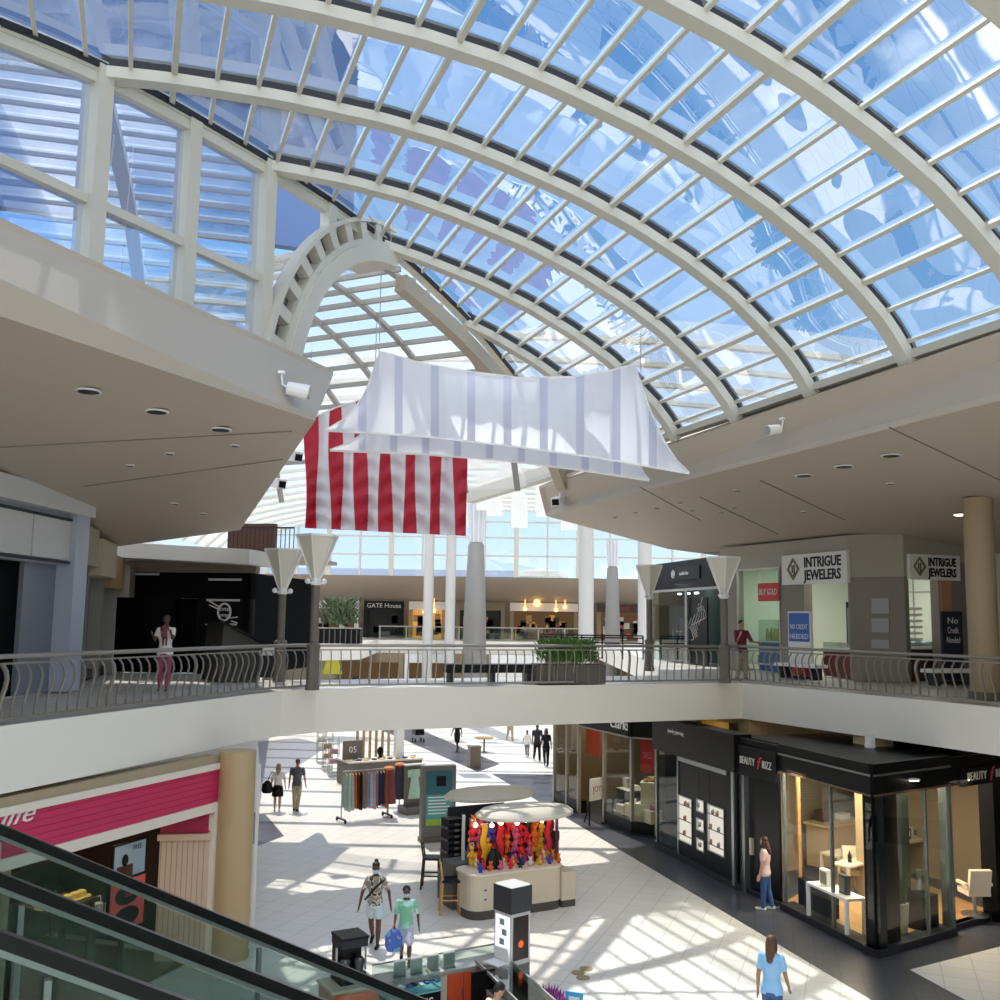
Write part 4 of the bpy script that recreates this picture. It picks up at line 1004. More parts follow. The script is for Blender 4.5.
escalator(-2.0, 'second escalator in the extreme lower left corner, nearest the viewer')
# ------------------------------------------------------------------ lower right: bulkhead under the balcony
bulk = pbr('bulkhead', '9d9180', .6)
struct('wall_right', MB().slab([(7.8, 36, 2.6), (13.2, 24, 2.6), (13.2, 24, 4.0), (7.8, 36, 4.0)], (.2, .1, 0)), pbr('bulk_tan', '9c8a6c', .6))
struct('wall_right', MB().slab([(13.2, 24, 2.6), (28, 27, 2.6), (28, 27, 4.0), (13.2, 24, 4.0)], (.0, .2, 0)), pbr('bulk_tan', '9c8a6c', .6))
m = MB(); m.slab([(7.72, 35.9, 3.78), (13.1, 23.95, 3.78), (13.1, 23.95, 3.9), (7.72, 35.9, 3.9)], (-.02, -.01, 0)); struct('trim_6', m, gask)
# ------------------------------------------------------------------ beauty salon with glass corner
c0, c1, c2 = G(877, 957), G(785, 910), G(952, 935)
L1, R1 = Face(c1, c0), Face(c0, c2)
ZG, ZH = 2.95, 3.72
ZG = L1.px(876, 797)[1]; ZH = L1.px(876, 767)[1]
c_d0 = G(739, 889); LD = Face(c_d0, c1)
R2 = Face(c2, c2+(c2-c0).normalized()*6)
salon = thing('shopfront', 'black framed glass corner beauty salon on the lower right', 'shopfront', (c0+c1)/2, L1.rz())
bk2 = pbr('salon_black', '0f0f11', .35, spec=.2)
for nm, F, a, b in (('fascia', L1, -.02, L1.L+.07), ('fascia', R1, -.07, R1.L), ('fascia', LD, -.3, LD.L), ('fascia', R2, 0, R2.L)):
    m = MB(); F.box(m, a, b, ZG, ZH, -.02, .1); m.build(nm, bk2, salon, True)
for F, a, b in ((L1, 0, L1.L+.09), (R1, -.09, R1.L)):
    m = MB(); F.box(m, a, b, ZH-.2, ZH-.16, .1, .13); m.build('silver_strip', stl, salon, True)
    m = MB(); F.box(m, a, b, ZG, ZG+.04, .1, .12); m.build('lower_strip', pbr('copper_strip', '8a6a55', .3, .6), salon, True)
    m = MB(); F.box(m, a+.0, b-.04, ZH, ZH+.05, -.02, .12); m.build('cap', bk2, salon, True)
for F in (L1, R1):
    m = MB(); F.box(m, -.06, F.L+.06, 0, .16, -.3, .1); m.build('plinth', dark, salon, True)
    F.quad(.05, F.L-.05, .16, ZG, 0).build('window_glass', shopglass, salon, True)
MB().prism([P2(v) for v in (LD(-.3, 0, -.3), L1(0, 0, -.3), c0, R1(R1.L, 0, -.3), R2(R2.L, 0, -.3), R2(R2.L, 0, -6.5), LD(-.3, 0, -6.5))], ZH-.1, ZH-.02).build('roof', bk2, salon, True)
# black corner post, glass edges
a = L1.ps(862)
m = MB(); m.prism([P2(v) for v in (L1(L1.L-.06, 0, -.05), R1(.06, 0, -.05), R1(.06, 0, -.35), R1(.55, 0, -.35), R1(.55, 0, -.12), R1(.6, 0, -.1))][:4], .16, ZG)
m2 = MB(); R1.box(m2, .08, R1.ps(893), .16, ZG, -.3, -.06); m2.build('corner_post', black, salon, True)
m2 = MB(); L1.box(m2, L1.ps(863), L1.L-.05, .16, ZG, -.3, -.1); m2.build('corner_post', pbr('smoked', '1d2022', .15), salon, True)
for F, s in ((L1, .02), (L1, L1.ps(826)), (R1, R1.ps(918)), (R1, R1.L-.04)):
    m = MB(); F.box(m, s-.02, s+.03, .16, ZG, -.05, .03); m.build('glass_edge', pbr('edge_steel', '8d948f', .25, .7), salon, True)
# black lower panels inside the left window
m2 = MB(); L1.box(m2, .1, L1.ps(813), .16, .75, -.5, -.3); m2.build('low_panel', black, salon, True)
# door bay on the left: black glass door and open doorway
sd = LD.ps(772)
m = MB(); LD.box(m, 0, LD.ps(743), 0, ZG, -.2, .05); m.build('door_frame', stl, salon, True)
m = MB(); LD.box(m, LD.ps(743), sd, .1, ZG-.1, -.16, -.1); dr_ = m.build('door', pbr('door_black', '0a0a0b', .25, spec=.3), salon, True)
m = MB(); LD.box(m, LD.ps(745), LD.ps(747), .95, 1.35, -.1, -.02); m.build('handle', pbr('handle_pale', 'd8cfb8', .3, .4), dr_, True)
m = MB(); LD.box(m, LD.ps(743), sd, 0, .1, -.2, .02); m.build('threshold', dark, salon, True)
m = MB(); LD.box(m, LD.ps(778), LD.L, .0, ZG, -.5, -.42); m.build('door_jamb', pbr('jamb_tan', 'a97f52', .5), salon, True)
# signs
def salon_sign(F, x0, x1, y0, y1, label):
    s0, z0 = F.px(x0, y1); s1, z1 = F.px(x1, y0)
    z0, z1 = min(z0, z1), max(z0, z1)
    t = thing('shop_sign', label, 'sign', F((s0+s1)/2, z0, .12), F.rz(), 'salon signs')
    m = MB(); F.box(m, s0, s1, z0, z1, .1, .16); m.build('board', pbr('sign_black', '131316', .4, spec=.2), t, True)
    W = s1-s0; zc = (z0+z1)/2-.08
    text('lettering', 'BEAUTY', .26, F(s0+W*.3, zc, .165), F.x, pbr('letter_grey', 'cfcac2', .5), t, .01, narrow=W*.42/(.26*4.0))
    text('lettering', 'RIZZ', .26, F(s0+W*.79, zc, .165), F.x, pbr('letter_grey', 'cfcac2'), t, .01, narrow=W*.28/(.26*2.6))
    text('lettering', 'f', .44, F(s0+W*.575, zc-.05, .165), F.x, pbr('letter_red', 'cf3b4a', .5), t, .012, shear=.3)
    return t
salon_sign(LD, 741.5, 781, 752, 773, 'BEAUTYfRIZZ sign above the salon doorway behind the woman in jeans')
s0 = R2.ps(955)
t_ = salon_sign(R2, 955, 1004, 762, 786, 'BEAUTYfRIZZ sign on the right face of the salon at the photo edge')
# right doorway: opening then black panel
m = MB(); R2.box(m, R2.ps(983), R2.ps(983)+4, 0, ZG, -.3, .06); m.build('black_panel', bk2, salon, True)
m = MB(); R2.box(m, -.02, .08, 0, ZG, -.2, .06); m.build('glass_edge', pbr('edge_steel', '8d948f'), salon, True)
m = MB(); R2.box(m, .08, R2.ps(983), 0, .14, -.3, -.1); m.build('threshold', dark, salon, True)
# inside of the salon
wf_ = tiles('wood_floor', 'b08a5c', '9c764a', '7d5c38', 1.4, .16, 62, gap=.006, off=.4)
IBL = L1(-1.6, 0, -5.2); IBR = R1(R1.L+4.6, 0, -5.0)
B0, B1, B2, B3 = LD(-.6, 0, -1.0), LD(-3.4, 0, -7.4), R2(4.2, 0, -5.4), R2(4.2, 0, -.3)
struct('floor', MB().prism([P2(v) for v in (LD(LD.ps(775), 0, -.2), L1(0, 0, -.1), R1(0, 0, -.1), R1(R1.L, 0, -.1), R2(2, 0, -.2), B2, B1)], .004, .14), wf_)
m = MB()
for p, q in ((B0, B1), (B1, B2), (B2, B3)): m.poly([p, q, q+Z*3.6, p+Z*3.6])
struct('wall_shop', m, pbr('salon_wall', '9a8a72', .6))
for F, s, o, w_, d_, e in ((L1, L1.L*.5, -2.2, 2.4, 1.6, 85), (R1, 1.6, -2.6, 1.6, 1.6, 95), (R2, .6, -2.4, 1.4, 1.4, 70)):
    lamp_area(F(s, ZG+.1, o), w_, d_, e, (1, .86, .66))
for k in range(4):
    p = L1(.5+.9*k, ZG+.28, -1.2); t = thing('ceiling_light', 'round ceiling light inside the salon', 'light', p, 0, 'salon ceiling lights'); MB().lathe([(.12, -.03), (.12, 0)], n=14).build('rim', white, t); MB().lathe([(.1, -.04), (.1, -.03)], n=14).build('bulb', warm, t)
FZ = .14
def at(x, y, z=FZ): return G(x, y, z)
def table(p, w, d, h, rz, label, mat, grp=None, leg=.06, top=.05):
    t = thing('table', label, 'table', p, rz, grp)
    MB().box((0, 0, h-top/2), (w, d, top)).build('top', mat, t)
    for sx in (-1, 1):
        for sy in (-1, 1): MB().box((sx*(w/2-leg/2), sy*(d/2-leg/2), (h-top)/2), (leg, leg, h-top)).build('leg', mat, t)
    return t
rzL, rzR = L1.rz(), R1.rz()
# reception desk
p = at(848, 866); t = thing('reception_desk', 'pale wooden reception desk inside the salon', 'desk', p, rzR)
MB().box((.0, .35, .55), (1.7, .7, 1.1)).build('body', pbr('desk_wood', 'b99a72', .5, var=.06, scale=2), t)
MB().box((0, .35, 1.12), (1.8, .8, .06)).build('top', pbr('desk_top', 'd3bb97', .4), t)
MB().box((-.3, .5, 1.3), (.45, .3, .3)).build('till', wooddk, t); MB().box((.4, .45, 1.22), (.4, .25, .16)).build('tray', signw, t)
table(at(836, 925), 1.5, .5, .75, rzL, 'white display table behind the left salon window', white, 'white salon tables', .07)
table(at(846, 880), 1.3, .6, .72, rzR, 'pale display table in front of the reception desk', pbr('table_pale', 'd8c8b0', .5), 'white salon tables')
table(at(905, 872), 1.4, .6, .85, rzR, 'pale table inside the right salon window behind the black post', pbr('table_pale', 'd8c8b0'), 'white salon tables')
for k, (x, y, h, w_, lab) in enumerate(((823, 890, .35, .3, 'white framed picture on the display table in the left salon window'), (838, 894, .4, .26, 'dark box on the display table in the left salon window'))):
    p = at(836, 925); q = p + L1.x*(-.35+.7*k) + Z*.75
    t = thing('display_box', lab, 'box', q, rzL); MB().box((0, 0, h/2), (w_, .12, h)).build('body', white if k == 0 else dark, t); MB().box((0, -.065, h/2), (w_*.75, .01, h*.75)).build('face', greydk if k == 0 else mid, t)
for k in range(4):
    p = at(905, 872)+R1.x*(-.5+.3*k)+Z*.85
    t = thing('product_box', ('small pale carton at the left end of the right salon table', 'amber jar second on the right salon table', 'dark framed carton third on the right salon table', 'pale carton at the right end of the right salon table')[k], 'box', p, rzR, 'goods on the salon table')
    MB().box((0, 0, .14), (.2, .16, .28)).build('body', (signw, wood, wooddk, g_wh)[k], t); MB().box((0, -.082, .15), (.13, .006, .14)).build('face', (g_tan, signw, signw, mid)[k], t)
# plant in a tall pot and black block with a silver vase
p = at(907, 941); t = thing('potted_grass', 'tall grassy plant in a grey pot inside the right salon window', 'plant', R1(R1.ps(907), FZ, -.4))
MB().lathe([(.15, 0), (.2, .62), (.17, .62)], n=4).build('pot', pbr('pot_grey', '9a9a94', .6), t)
m = MB(); r4 = random.Random(4)
for k in range(90):
    a_ = r4.uniform(0, 6.28); q = r4.uniform(0, .13); b_ = Vector((q*cos(a_), q*sin(a_), .6)); e_ = b_+Vector((.22*cos(a_)*r4.random(), .22*sin(a_)*r4.random(), r4.uniform(.6, 1.05))); s_ = Vector((-sin(a_), cos(a_), 0))*.012
    m.poly([b_-s_, b_+s_, e_])
m.build('grass', pbr('grass_green', '3d4a30', .6), t)
t = thing('plinth_block', 'black block with a tall silver vase inside the right salon window', 'block', R1(R1.ps(928), FZ, -.45), rzR)
MB().box((0, 0, .35), (.62, .5, .7)).build('block', black, t); MB().lathe([(.08, .7), (.12, .8), (.05, 1.0), (.07, 1.2)], n=14).build('vase', stl, t)
m = MB(); R1.box(m, R1.ps(922), R1.ps(930), FZ, ZG, -.9, -.7); m.build('inner_post', pbr('mirror_post', '6b6f6c', .15, .7), salon, True)
# lit mirror and styling station behind the right doorway
p = at(968, 905); bw = PL(972, 795, R2(0, 0, -3.2), R2.n)
t = thing('mirror', 'square lit mirror on the salon wall behind the right doorway', 'mirror', bw, R2.rz())
MB().box((0, .03, 0), (1.0, .04, 1.25)).build('glass', pbr('mirror_dark', '8a7a62', .1, .8), t)
for a_, b_, s_ in ((-.5, 0, (.07, .05, 1.3)), (.5, 0, (.07, .05, 1.3)), (0, -.63, (1.05, .05, .07)), (0, .63, (1.05, .05, .07))): MB().box((a_, 0, b_), s_).build('light_strip', emit('mirror_led', 'f2f6ff', 3), t)
table(R2(.75, FZ, -2.8), 1.7, .5, .8, R2.rz(), 'styling shelf under the lit mirror in the salon', pbr('table_pale', 'd8c8b0'))
tag(MB().box(Vector((bw.x, bw.y, 0))-R2.n*.1+R2.x*.35+Z*1.8, (1.9, .1, 3.4), R2.rz()).build('partition', pbr('salon_part', '8a7c66', .6)), 'inner partition wall carrying the lit mirror in the salon', 'partition')
for k in range(3):
    p = R2(.3+.4*k, FZ+.8, -2.8); t = thing('bottle', ('dark bottle at the left of the styling shelf', 'tall dark bottle in the middle of the styling shelf', 'pale bottle at the right of the styling shelf')[k], 'bottle', p, 0, 'bottles on the styling shelf')
    MB().lathe([(.05, 0), (.05, .18), (.02, .22)], n=10).build('body', (black, wooddk, signw)[k], t); MB().lathe([(.02, .22), (.02, .27)], n=8).build('cap', black, t)
def swivel(p, rz, label):
    t = thing('salon_chair', label, 'chair', p, rz, 'salon chairs')
    sm = pbr('chair_cream', 'd4c7ae', .5)
    MB().lathe([(.3, 0), (.3, .03), (.05, .06)], n=18).build('base', stl, t); MB().lathe([(.04, .05), (.04, .48)], n=10).build('post', stl, t)
    MB().box((0, 0, .53), (.52, .5, .12)).build('seat', sm, t); MB().box((0, .26, .82), (.5, .1, .5), 0, -.2).build('backrest', sm, t)
    for sx in (-.29, .29): MB().box((sx, .02, .72), (.07, .42, .06)).build('armrest', sm, t)
swivel(at(975, 915), rzR+2.6, 'cream swivel chair nearest the right salon doorway')
swivel(R2(1.05, FZ, -2.1), rzR+.4, 'cream swivel chair at the styling shelf in the salon')
swivel(at(928, 868), rzR+1.4, 'cream swivel chair behind the right salon window')
swivel(at(857, 893), rzR-.6, 'cream chair beside the display table in the salon')

# ------------------------------------------------------------------ black jewellery showcase shop
d0, d1 = G(657, 848), G(739, 891)
KS = Face(d0, d1)
zk1 = KS.px(739, 735)[1]; zk0 = KS.px(700, 757)[1]
show = thing('shopfront', 'black shopfront with lit square display niches left of the salon', 'shopfront', KS(KS.L/2, 0), KS.rz())
sb = KS.ps(678)
zt_ = min(3.9, zk1)
m = MB(); KS.box(m, -.05, KS.L+.05, zt_-.95, zt_, -.4, .12); m.build('fascia', bk2, show, True)
m = MB(); KS.box(m, sb, KS.L-.02, .18, zt_-.95, -.3, .02); m.build('panel', blackgloss, show, True)
m = MB(); KS.box(m, -.05, KS.L, 0, .18, -.3, .06); m.build('plinth', dark, show, True)
KS.quad(.0, sb, .18, zt_-.95, 0).build('window_glass', glass('green_glass', 'c9e2d2'), show, True)
m = MB(); KS.box(m, 0, .07, .18, zt_-.95, -.05, .04); m.build('glass_edge', pbr('edge_steel', '8d948f'), show, True)
m = MB(); KS.box(m, sb-.05, sb+.02, .18, zt_-.95, -.05, .05); m.build('glass_edge', pbr('edge_steel', '8d948f'), show, True)
m = MB(); KS.box(m, KS.L-.22, KS.L-.1, .1, zt_-.9, .02, .07); m.build('steel_edge', stl, show, True)
m = MB(); KS.box(m, sb, KS.L-.5, zt_-1.1, zt_-.98, .02, .05); m.build('silver_strip', stl, show, True)
for k in range(2): m = MB(); s_ = KS.ps((697, 708)[k]); KS.box(m, s_-.012, s_+.012, .2, zt_-1.1, .02, .026); m.build('panel_joint', dark, show, True)
niche = emit('niche_light', 'e8e2d2', .5)
for i, (x0, x1, y0, y1) in enumerate(((680, 693, 795, 845), (698, 705, 799, 813), (698, 705, 818, 832), (698, 705, 838, 852), (709, 725.5, 804, 857))):
    s0, z1 = KS.px(x0, y0); s1, z0 = KS.px(x1, y1)
    nb_ = KS.quad(s0, s1, z0, z1, .024).build('niche', niche, show, True)
    m = MB(); KS.frame(m, s0-.02, s1+.02, z0-.02, z1+.02, .03, .02, .05); m.build('niche_frame', stl, nb_, True)
    big = z1-z0 > .9
    for k in range(3 if big else 0):
        z = z0+(z1-z0)*(k+.4)/3; m = MB(); KS.box(m, s0, s1, z, z+.02, .024, .05); m.build('niche_shelf', mid, nb_, True)
    for k in range(6 if big else 1):
        s_ = s0+(s1-s0)*Rr.uniform(.15, .85); z = z0+(z1-z0)*((k % 3+.45)/3 if big else .3)
        MB().ball(KS(s_, z+.07, .045), (.06, .03, .07), 8, 5).build('jewel', (pbr('jewel_grey', '8c8c92', .3, .6), pbr('jewel_rose', 'b0786a', .4, .3))[k % 2], nb_, True)
text('lettering', 'jewelry piercing', .16, KS(KS.L*.32, zt_-.35, .125), KS.x, signw, show, .005)
m = MB(); m.slab([KS(-.05, 0, -.3), KS(KS.L, 0, -.3), KS(KS.L, 0, -.4), KS(-.05, 0, -.4)], Z*3.4); m.build('back_wall', blackm, show, True)
m = MB(); KS.box(m, .1, sb-.1, .2, .8, -.28, -.1); m.build('low_cabinet', dark, show, True)

# ------------------------------------------------------------------ shoe shop
e0, e1, e2 = G(554, 803), G(632, 835), G(657, 838)
CL, CR = Face(e0, e1), Face(e1, e2+(e2-e1)*.02)
zc1 = 3.92; zc0 = CL.px(632, 736.5)[1]
shoe = thing('shopfront', 'glass fronted shoe shop with a black fascia right of the toy kiosk', 'shopfront', e1, CL.rz())
alu = pbr('aluminium', '9a9486', .35, .5)
for F, a_, b_ in ((CL, CL.ps(581), CL.L+.1), (CR, -.1, CR.L)):
    m = MB(); F.box(m, a_, b_, zc0, zc1, -.3, .1); m.build('fascia', bk2, shoe, True)
    m = MB(); F.box(m, a_, b_, zc0-.05, zc0, -.1, .12); m.build('fascia_edge', alu, shoe, True)
sA, sB_, sC = CL.ps(580), CL.ps(604), CL.ps(556)
for F, a_, b_ in ((CL, sB_, CL.L+.02), (CR, -.02, CR.L), (CL, 0, sA)):
    m = MB(); F.box(m, a_, b_, 0, .42, -.3, .03); m.build('stall_riser', black, shoe, True)
    m = MB(); F.box(m, a_, b_, 0, .06, .03, .1); m.build('kerb', dark, shoe, True)
    F.quad(a_+.03, b_-.03, .42, zc0 if a_ else 3.6, 0).build('window_glass', shopglass, shoe, True)
for F, s in ((CL, sB_+.04), (CL, sA-.04), (CL, .03), (CL, CL.L), (CR, CR.L-.03), (CL, CL.ps(568))):
    m = MB(); F.box(m, s-.05, s+.05, 0 if s != CL.L else .42, zc0 if s > sA else 3.6, -.06, .05); m.build('post', alu, shoe, True)
m = MB(); CL.box(m, 0, sA, 3.6, 3.9, -.3, .05); m.build('left_fascia', alu, shoe, True)
text('lettering', 'Clarks', .5, CL(CL.ps(622), zc0+.18, .11), CL.x, signw, shoe, .01, shear=.12)
# room
back = [CL(-.2, 0, -.05), CL(-.2, 0, -4), CR(CR.L+.3, 0, -4.5), CR(CR.L+.02, 0, -.1)]
m = MB()
for p, q in zip(back, back[1:]): m.poly([p, q, q+Z*3.9, p+Z*3.9])
m.poly([p+Z*3.9 for p in back])
struct('wall_shop', m, pbr('shoe_wall', '6a5a40', .7))
lamp_area(CL(CL.ps(618), 3.75, -1.6), 2.5, 1.5, 60, (1, .88, .66)); lamp_area(CL(.9, 3.75, -1.6), 1.5, 1.5, 20, (1, .88, .66))
t = thing('shelving', 'tan wall shelving at the back of the shoe shop', 'shelves', CL(CL.L*.6, 0, -3.6), CL.rz())
m = MB(); CL.box(m, CL.L*.2, CL.L, .0, 3.4, -3.9, -3.7); m.build('back_panel', pbr('shelf_tan', 'b5924a', .6), t, True)
for z in (.5, .95, 1.4, 1.85, 2.3, 2.75): m = MB(); CL.box(m, CL.L*.2, CL.L, z, z+.04, -3.7, -3.3); m.build('shelf', signw, t, True)
def shoe_pair(p, rz, label, mat):
    t = thing('shoe', label, 'shoe', p, rz, 'shoes on show in the shoe shop')
    MB().ball((0, .02, .05), (.045, .13, .05), 10, 6).build('upper', mat, t); MB().box((0, .02, .012), (.085, .26, .024)).build('sole', wooddk, t); MB().ball((0, -.07, .09), (.04, .06, .06), 8, 5).build('heel_cup', mat, t)
sm_ = (black, g_tan, signw, red, wooddk, mid)
for k in range(30):
    z = (.54, .99, 1.44, 1.89, 2.34)[k % 5]; shoe_pair(CL(CL.L*.3+CL.L*.68*(k//5)/6+.1*(k % 2), z, -3.45), Rr.uniform(0, 6), 'shoe on the back wall shelves of the shoe shop', sm_[(k*7) % 6])
def cube(p, rz, w_, h, label, mat):
    t = thing('display_cube', label, 'block', p, rz, 'display blocks in the shoe shop window'); MB().box((0, 0, h/2), (w_, w_, h)).build('block', mat, t); MB().box((0, 0, h+.01), (w_+.03, w_+.03, .02)).build('top', signw, t)
cubem = pbr('cube_cream', 'c9bc9a', .6)
pc = CR(CR.L*.45, .42, -.6)
struct('floor', MB().prism([P2(v) for v in (CL(sB_, 0, -.05), CL(CL.L, 0, -.05), CR(CR.L, 0, -.05), CR(CR.L, 0, -1.3), CL(sB_, 0, -1.3))], .005, .42), cubem)
cube(pc, CR.rz(), .75, .5, 'large cream block in the right corner of the shoe shop window', cubem); cube(pc+Z*.53+Vector((.0, .05, 0)), CR.rz()+.2, .5, .62, 'cream block stacked on the large block in the shoe shop window', cubem)
shoe_pair(pc+Z*1.17+Vector((.08, 0, 0)), .8, 'tan shoe on top of the stacked cream blocks', pbr('shoe_gold', 'c9963c', .4)); shoe_pair(pc+Z*1.17+Vector((-.12, 0, 0)), .4, 'golden shoe beside the tan one on the stacked blocks', pbr('shoe_gold', 'c9963c'))
for k in range(4): cube(CL(sB_+.5+.62*k, .42, -.5), CL.rz(), .4, .25+.12*(k % 2), ('first', 'second', 'third', 'fourth')[k]+' small cream block from the door post in the shoe shop window', cubem)
for k in range(4): shoe_pair(CL(sB_+.5+.62*k, .7+.12*(k % 2), -.5), 1+k, ('dark', 'pale', 'brown', 'red')[k]+' shoe on a small block in the left of the shoe shop window', (black, signw, wooddk, red)[k])
def hung_poster(F, x0, x1, y0, y1, o, label, mat, tx, tc):
    a_ = PL(x0, y0, F(0, 0, o), F.n); b_ = PL(x1, y1, F(0, 0, o), F.n); f = Face((a_.x, a_.y), (b_.x, b_.y))
    t = thing('poster', label, 'poster', f(f.L/2, b_.z), f.rz()); m = MB(); f.box(m, 0, f.L, b_.z, a_.z, 0, .02); m.build('sheet', mat, t, True)
    m = MB(); f.box(m, 0, f.L, a_.z, a_.z+.04, -.01, .03); m.build('top_bar', alu, t, True)
    for sx in (.05, f.L-.05): m = MB(); m.tube([f(sx, a_.z+.04, 0), f(sx, 3.88, 0)], .008, 5); m.build('wire', alu, t, True)
    if tx: text('lettering', tx, .3, f(f.L/2, b_.z+(a_.z-b_.z)*.42, .025), f.x, tc, t, .003, narrow=f.L*.75/(.3*.62*len(tx)))
hung_poster(CR, 640.5, 654.5, 739, 773, -.35, 'red sale poster hanging in the right shoe shop window', red, 'SALE', pbr('sale_pink', 'd98a86', .6))
hung_poster(CL, 587, 600.5, 728, 757, -1.2, 'orange red poster hanging behind the shoe shop doorway', pbr('poster_orange', 'c04a2c', .6), None, None)
# sign stand in the doorway
a_, b_ = G(589, 826), G(603, 823)
f = Face(a_, b_); t = thing('sign_stand', 'white easel sign standing in the shoe shop doorway', 'sign', f(f.L/2, 0), f.rz())
z0, z1 = f.px(596, 800)[1], f.px(596, 778)[1]
m = MB(); f.box(m, 0, f.L, z0, z1, 0, .04); m.build('panel', signw, t, True)
for sx in (0, f.L-.04): m = MB(); f.box(m, sx, sx+.04, 0, z1, -.02, .02); m.build('leg', black, t, True)
m = MB(); m.bar(f(f.L/2, z1-.1, -.02), f(f.L/2, 0, -.5), .04, .03); m.build('rear_leg', black, t, True)
text('lettering', 'JOY', .28, f(f.L/2, z0+(z1-z0)*.38, .045), f.x, pbr('joy_red', 'b04a4a', .6), t, .003, narrow=.9)
# low tables and boxes inside the doorway
cube(CL(CL.ps(592), 0, -1.6), CL.rz(), .8, .9, 'dark block behind the shoe shop doorway', black)
for k in range(5): t = thing('shoe_box', 'shoe box stacked behind the shoe shop doorway', 'box', CL(CL.ps(588)+.3*(k % 3), .93+.16*(k//3), -1.55), CL.rz(), 'shoe boxes'); MB().box((0, 0, .06), (.27, .18, .11)).build('body', (cubem, mid, signw)[k % 3], t); MB().box((0, 0, .13), (.28, .19, .04)).build('lid', (cubem, mid, signw)[k % 3], t)

# tan column stub and alarm above the salon
p = D(873, 745, 25.2); 
t = thing('column', 'square tan column rising behind the salon roof', 'column', (p.x, p.y, 0), L1.rz())
MB().box((0, 0, 2.0), (.75, .6, 4.0)).build('shaft', tan, t); MB().box((0, 0, .08), (.8, .65, .16)).build('base', tan, t)
t2 = D(867, 741, 24.75); tt_ = thing('alarm', 'white alarm light on the tan column above the salon', 'alarm', t2, L1.rz())
MB().box((.12, .0, .0), (.22, .12, .32)).build('body', white, tt_); MB().ball((.12, -.08, -.1), (.08, .07, .1), 10, 6).build('lens', signw, tt_)
p = D(746, 722, 29); t = thing('column', 'tan column under the corner of the right balcony', 'column', (p.x+.3, p.y+.4, 0), L1.rz()); MB().box((0, 0, 2.0), (.6, .6, 4.0)).build('shaft', tan, t); MB().box((0, 0, 2.9), (.66, .66, .1)).build('band', tan, t)
# ------------------------------------------------------------------ toy kiosk with two oval canopies
ka, kb = G(471, 922), G(577, 906)
kx = (kb-ka); KW = kx.length; kx.normalize(); ky = Vector((-kx.y, kx.x, 0)); krz = atan2(kx.y, kx.x)
kc = ka + kx*KW/2 + ky*.5
kio = thing('kiosk', 'toy kiosk with beige counter and two pale oval canopies on the lower floor', 'kiosk', kc, krz)
beige = pbr('kiosk_beige', 'cbbfa9', .55); kdk = pbr('kiosk_base', '4c4744', .6); canm = pbr('canopy_grey', 'c4bdae', .6)
def rpoly(w, d, r, cx=0, cy=0, n=6):
    o = []
    for sx, sy, a0 in ((1, 1, 0), (-1, 1, 90), (-1, -1, 180), (1, -1, 270)):
        for k in range(n+1):
            a = radians(a0+90*k/n); o.append((cx+sx*(w/2-r)+r*cos(a), cy+sy*(d/2-r)+r*sin(a)))
    return o
W_ = KW-.35
for (cx, cy, w_, d_, r_, h_, nm) in ((-.18, -.05, W_, .95, .3, .95, 'front_counter'), (.05, 2.1, W_*.72, .9, .3, .95, 'rear_counter')):
    MB().prism(rpoly(w_, d_, r_, cx, cy), .2, h_).build(nm, beige, kio)
    MB().prism(rpoly(w_-.04, d_-.04, r_, cx, cy), 0, .2).build('base', kdk, kio)
    MB().prism(rpoly(w_+.05, d_+.05, r_, cx, cy), h_, h_+.04).build('counter_top', pbr('counter_pale', 'd8d0c2', .4), kio)
for k in range(2): MB().box((-W_/2+.16, -.545, .45+.2*k), (.05, .02, .03)).build('lock', kdk, kio)
MB().prism(rpoly(.42, .7, .05, KW/2-.2, -.12), .16, .8).build('end_cabinet', beige, kio)
MB().prism(rpoly(.4, .68, .05, KW/2-.2, -.12), 0, .16).build('end_base', kdk, kio)
def canopy(cx, cy, rx, ry, z, nm):
    m = MB(); m.lathe([(.2, z+.16), (.55, z+.15), (.9, z+.1), (1.0, z+.02), (1.0, z-.06), (.96, z-.08)], (cx, cy, 0), 40, rx, ry); o = m.build(nm, canm, kio, smooth=True)
    MB().lathe([(.985, z-.07), (1.012, z-.05), (1.012, z+.01), (.985, z+.03)], (cx, cy, 0), 40, rx, ry).build('canopy_rim', pbr('rim_pale', 'd9d2c4', .5), o)
cF = D(525, 812, kc.y+.15); cR = D(490, 794, kc.y+2.35)
lc = lambda p: kio.matrix_basis.inverted() @ p
pF, pR = lc(cF), lc(cR)
canopy(pF.x, pF.y, 1.25, .8, pF.z, 'front_canopy'); canopy(pR.x, pR.y, 1.25, .75, pR.z, 'rear_canopy')
for (x, y) in ((-1.0, .3), (1.05, .3), (-1.0, .75), (1.05, .75)): MB().box((x, y, 1.5), (.06, .06, 1.15)).build('post', white, kio)
for (x, y, w_, z) in ((0.02, .42, 2.05, 1.5), (-.05, 1.9, 1.7, 1.45)):
    m = MB()
    for k in range(13): m.box((x-w_/2+w_*k/12, y, z), (.012, .012, 1.1))
    for k in range(9): m.box((x, y, z-.5+.125*k), (w_, .012, .012))
    m.build('wire_panel', steelg, kio)
MB().box((-.05, 1.9, 1.5), (1.6, .04, 1.1)).build('rear_screen', dark, kio)
MB().box((.05, .5, 1.45), (2.0, .03, .95)).build('inner_screen', pbr('screen_brown', '4a3a33', .7), kio)
MB().slab([(1.12, -.05, .95), (1.3, .3, .95), (1.3, .3, 2.0), (1.12, -.05, 2.0)], (.03, -.02, 0)).build('maroon_curtain', pbr('maroon_cloth', '6a1e3f', .7), kio)
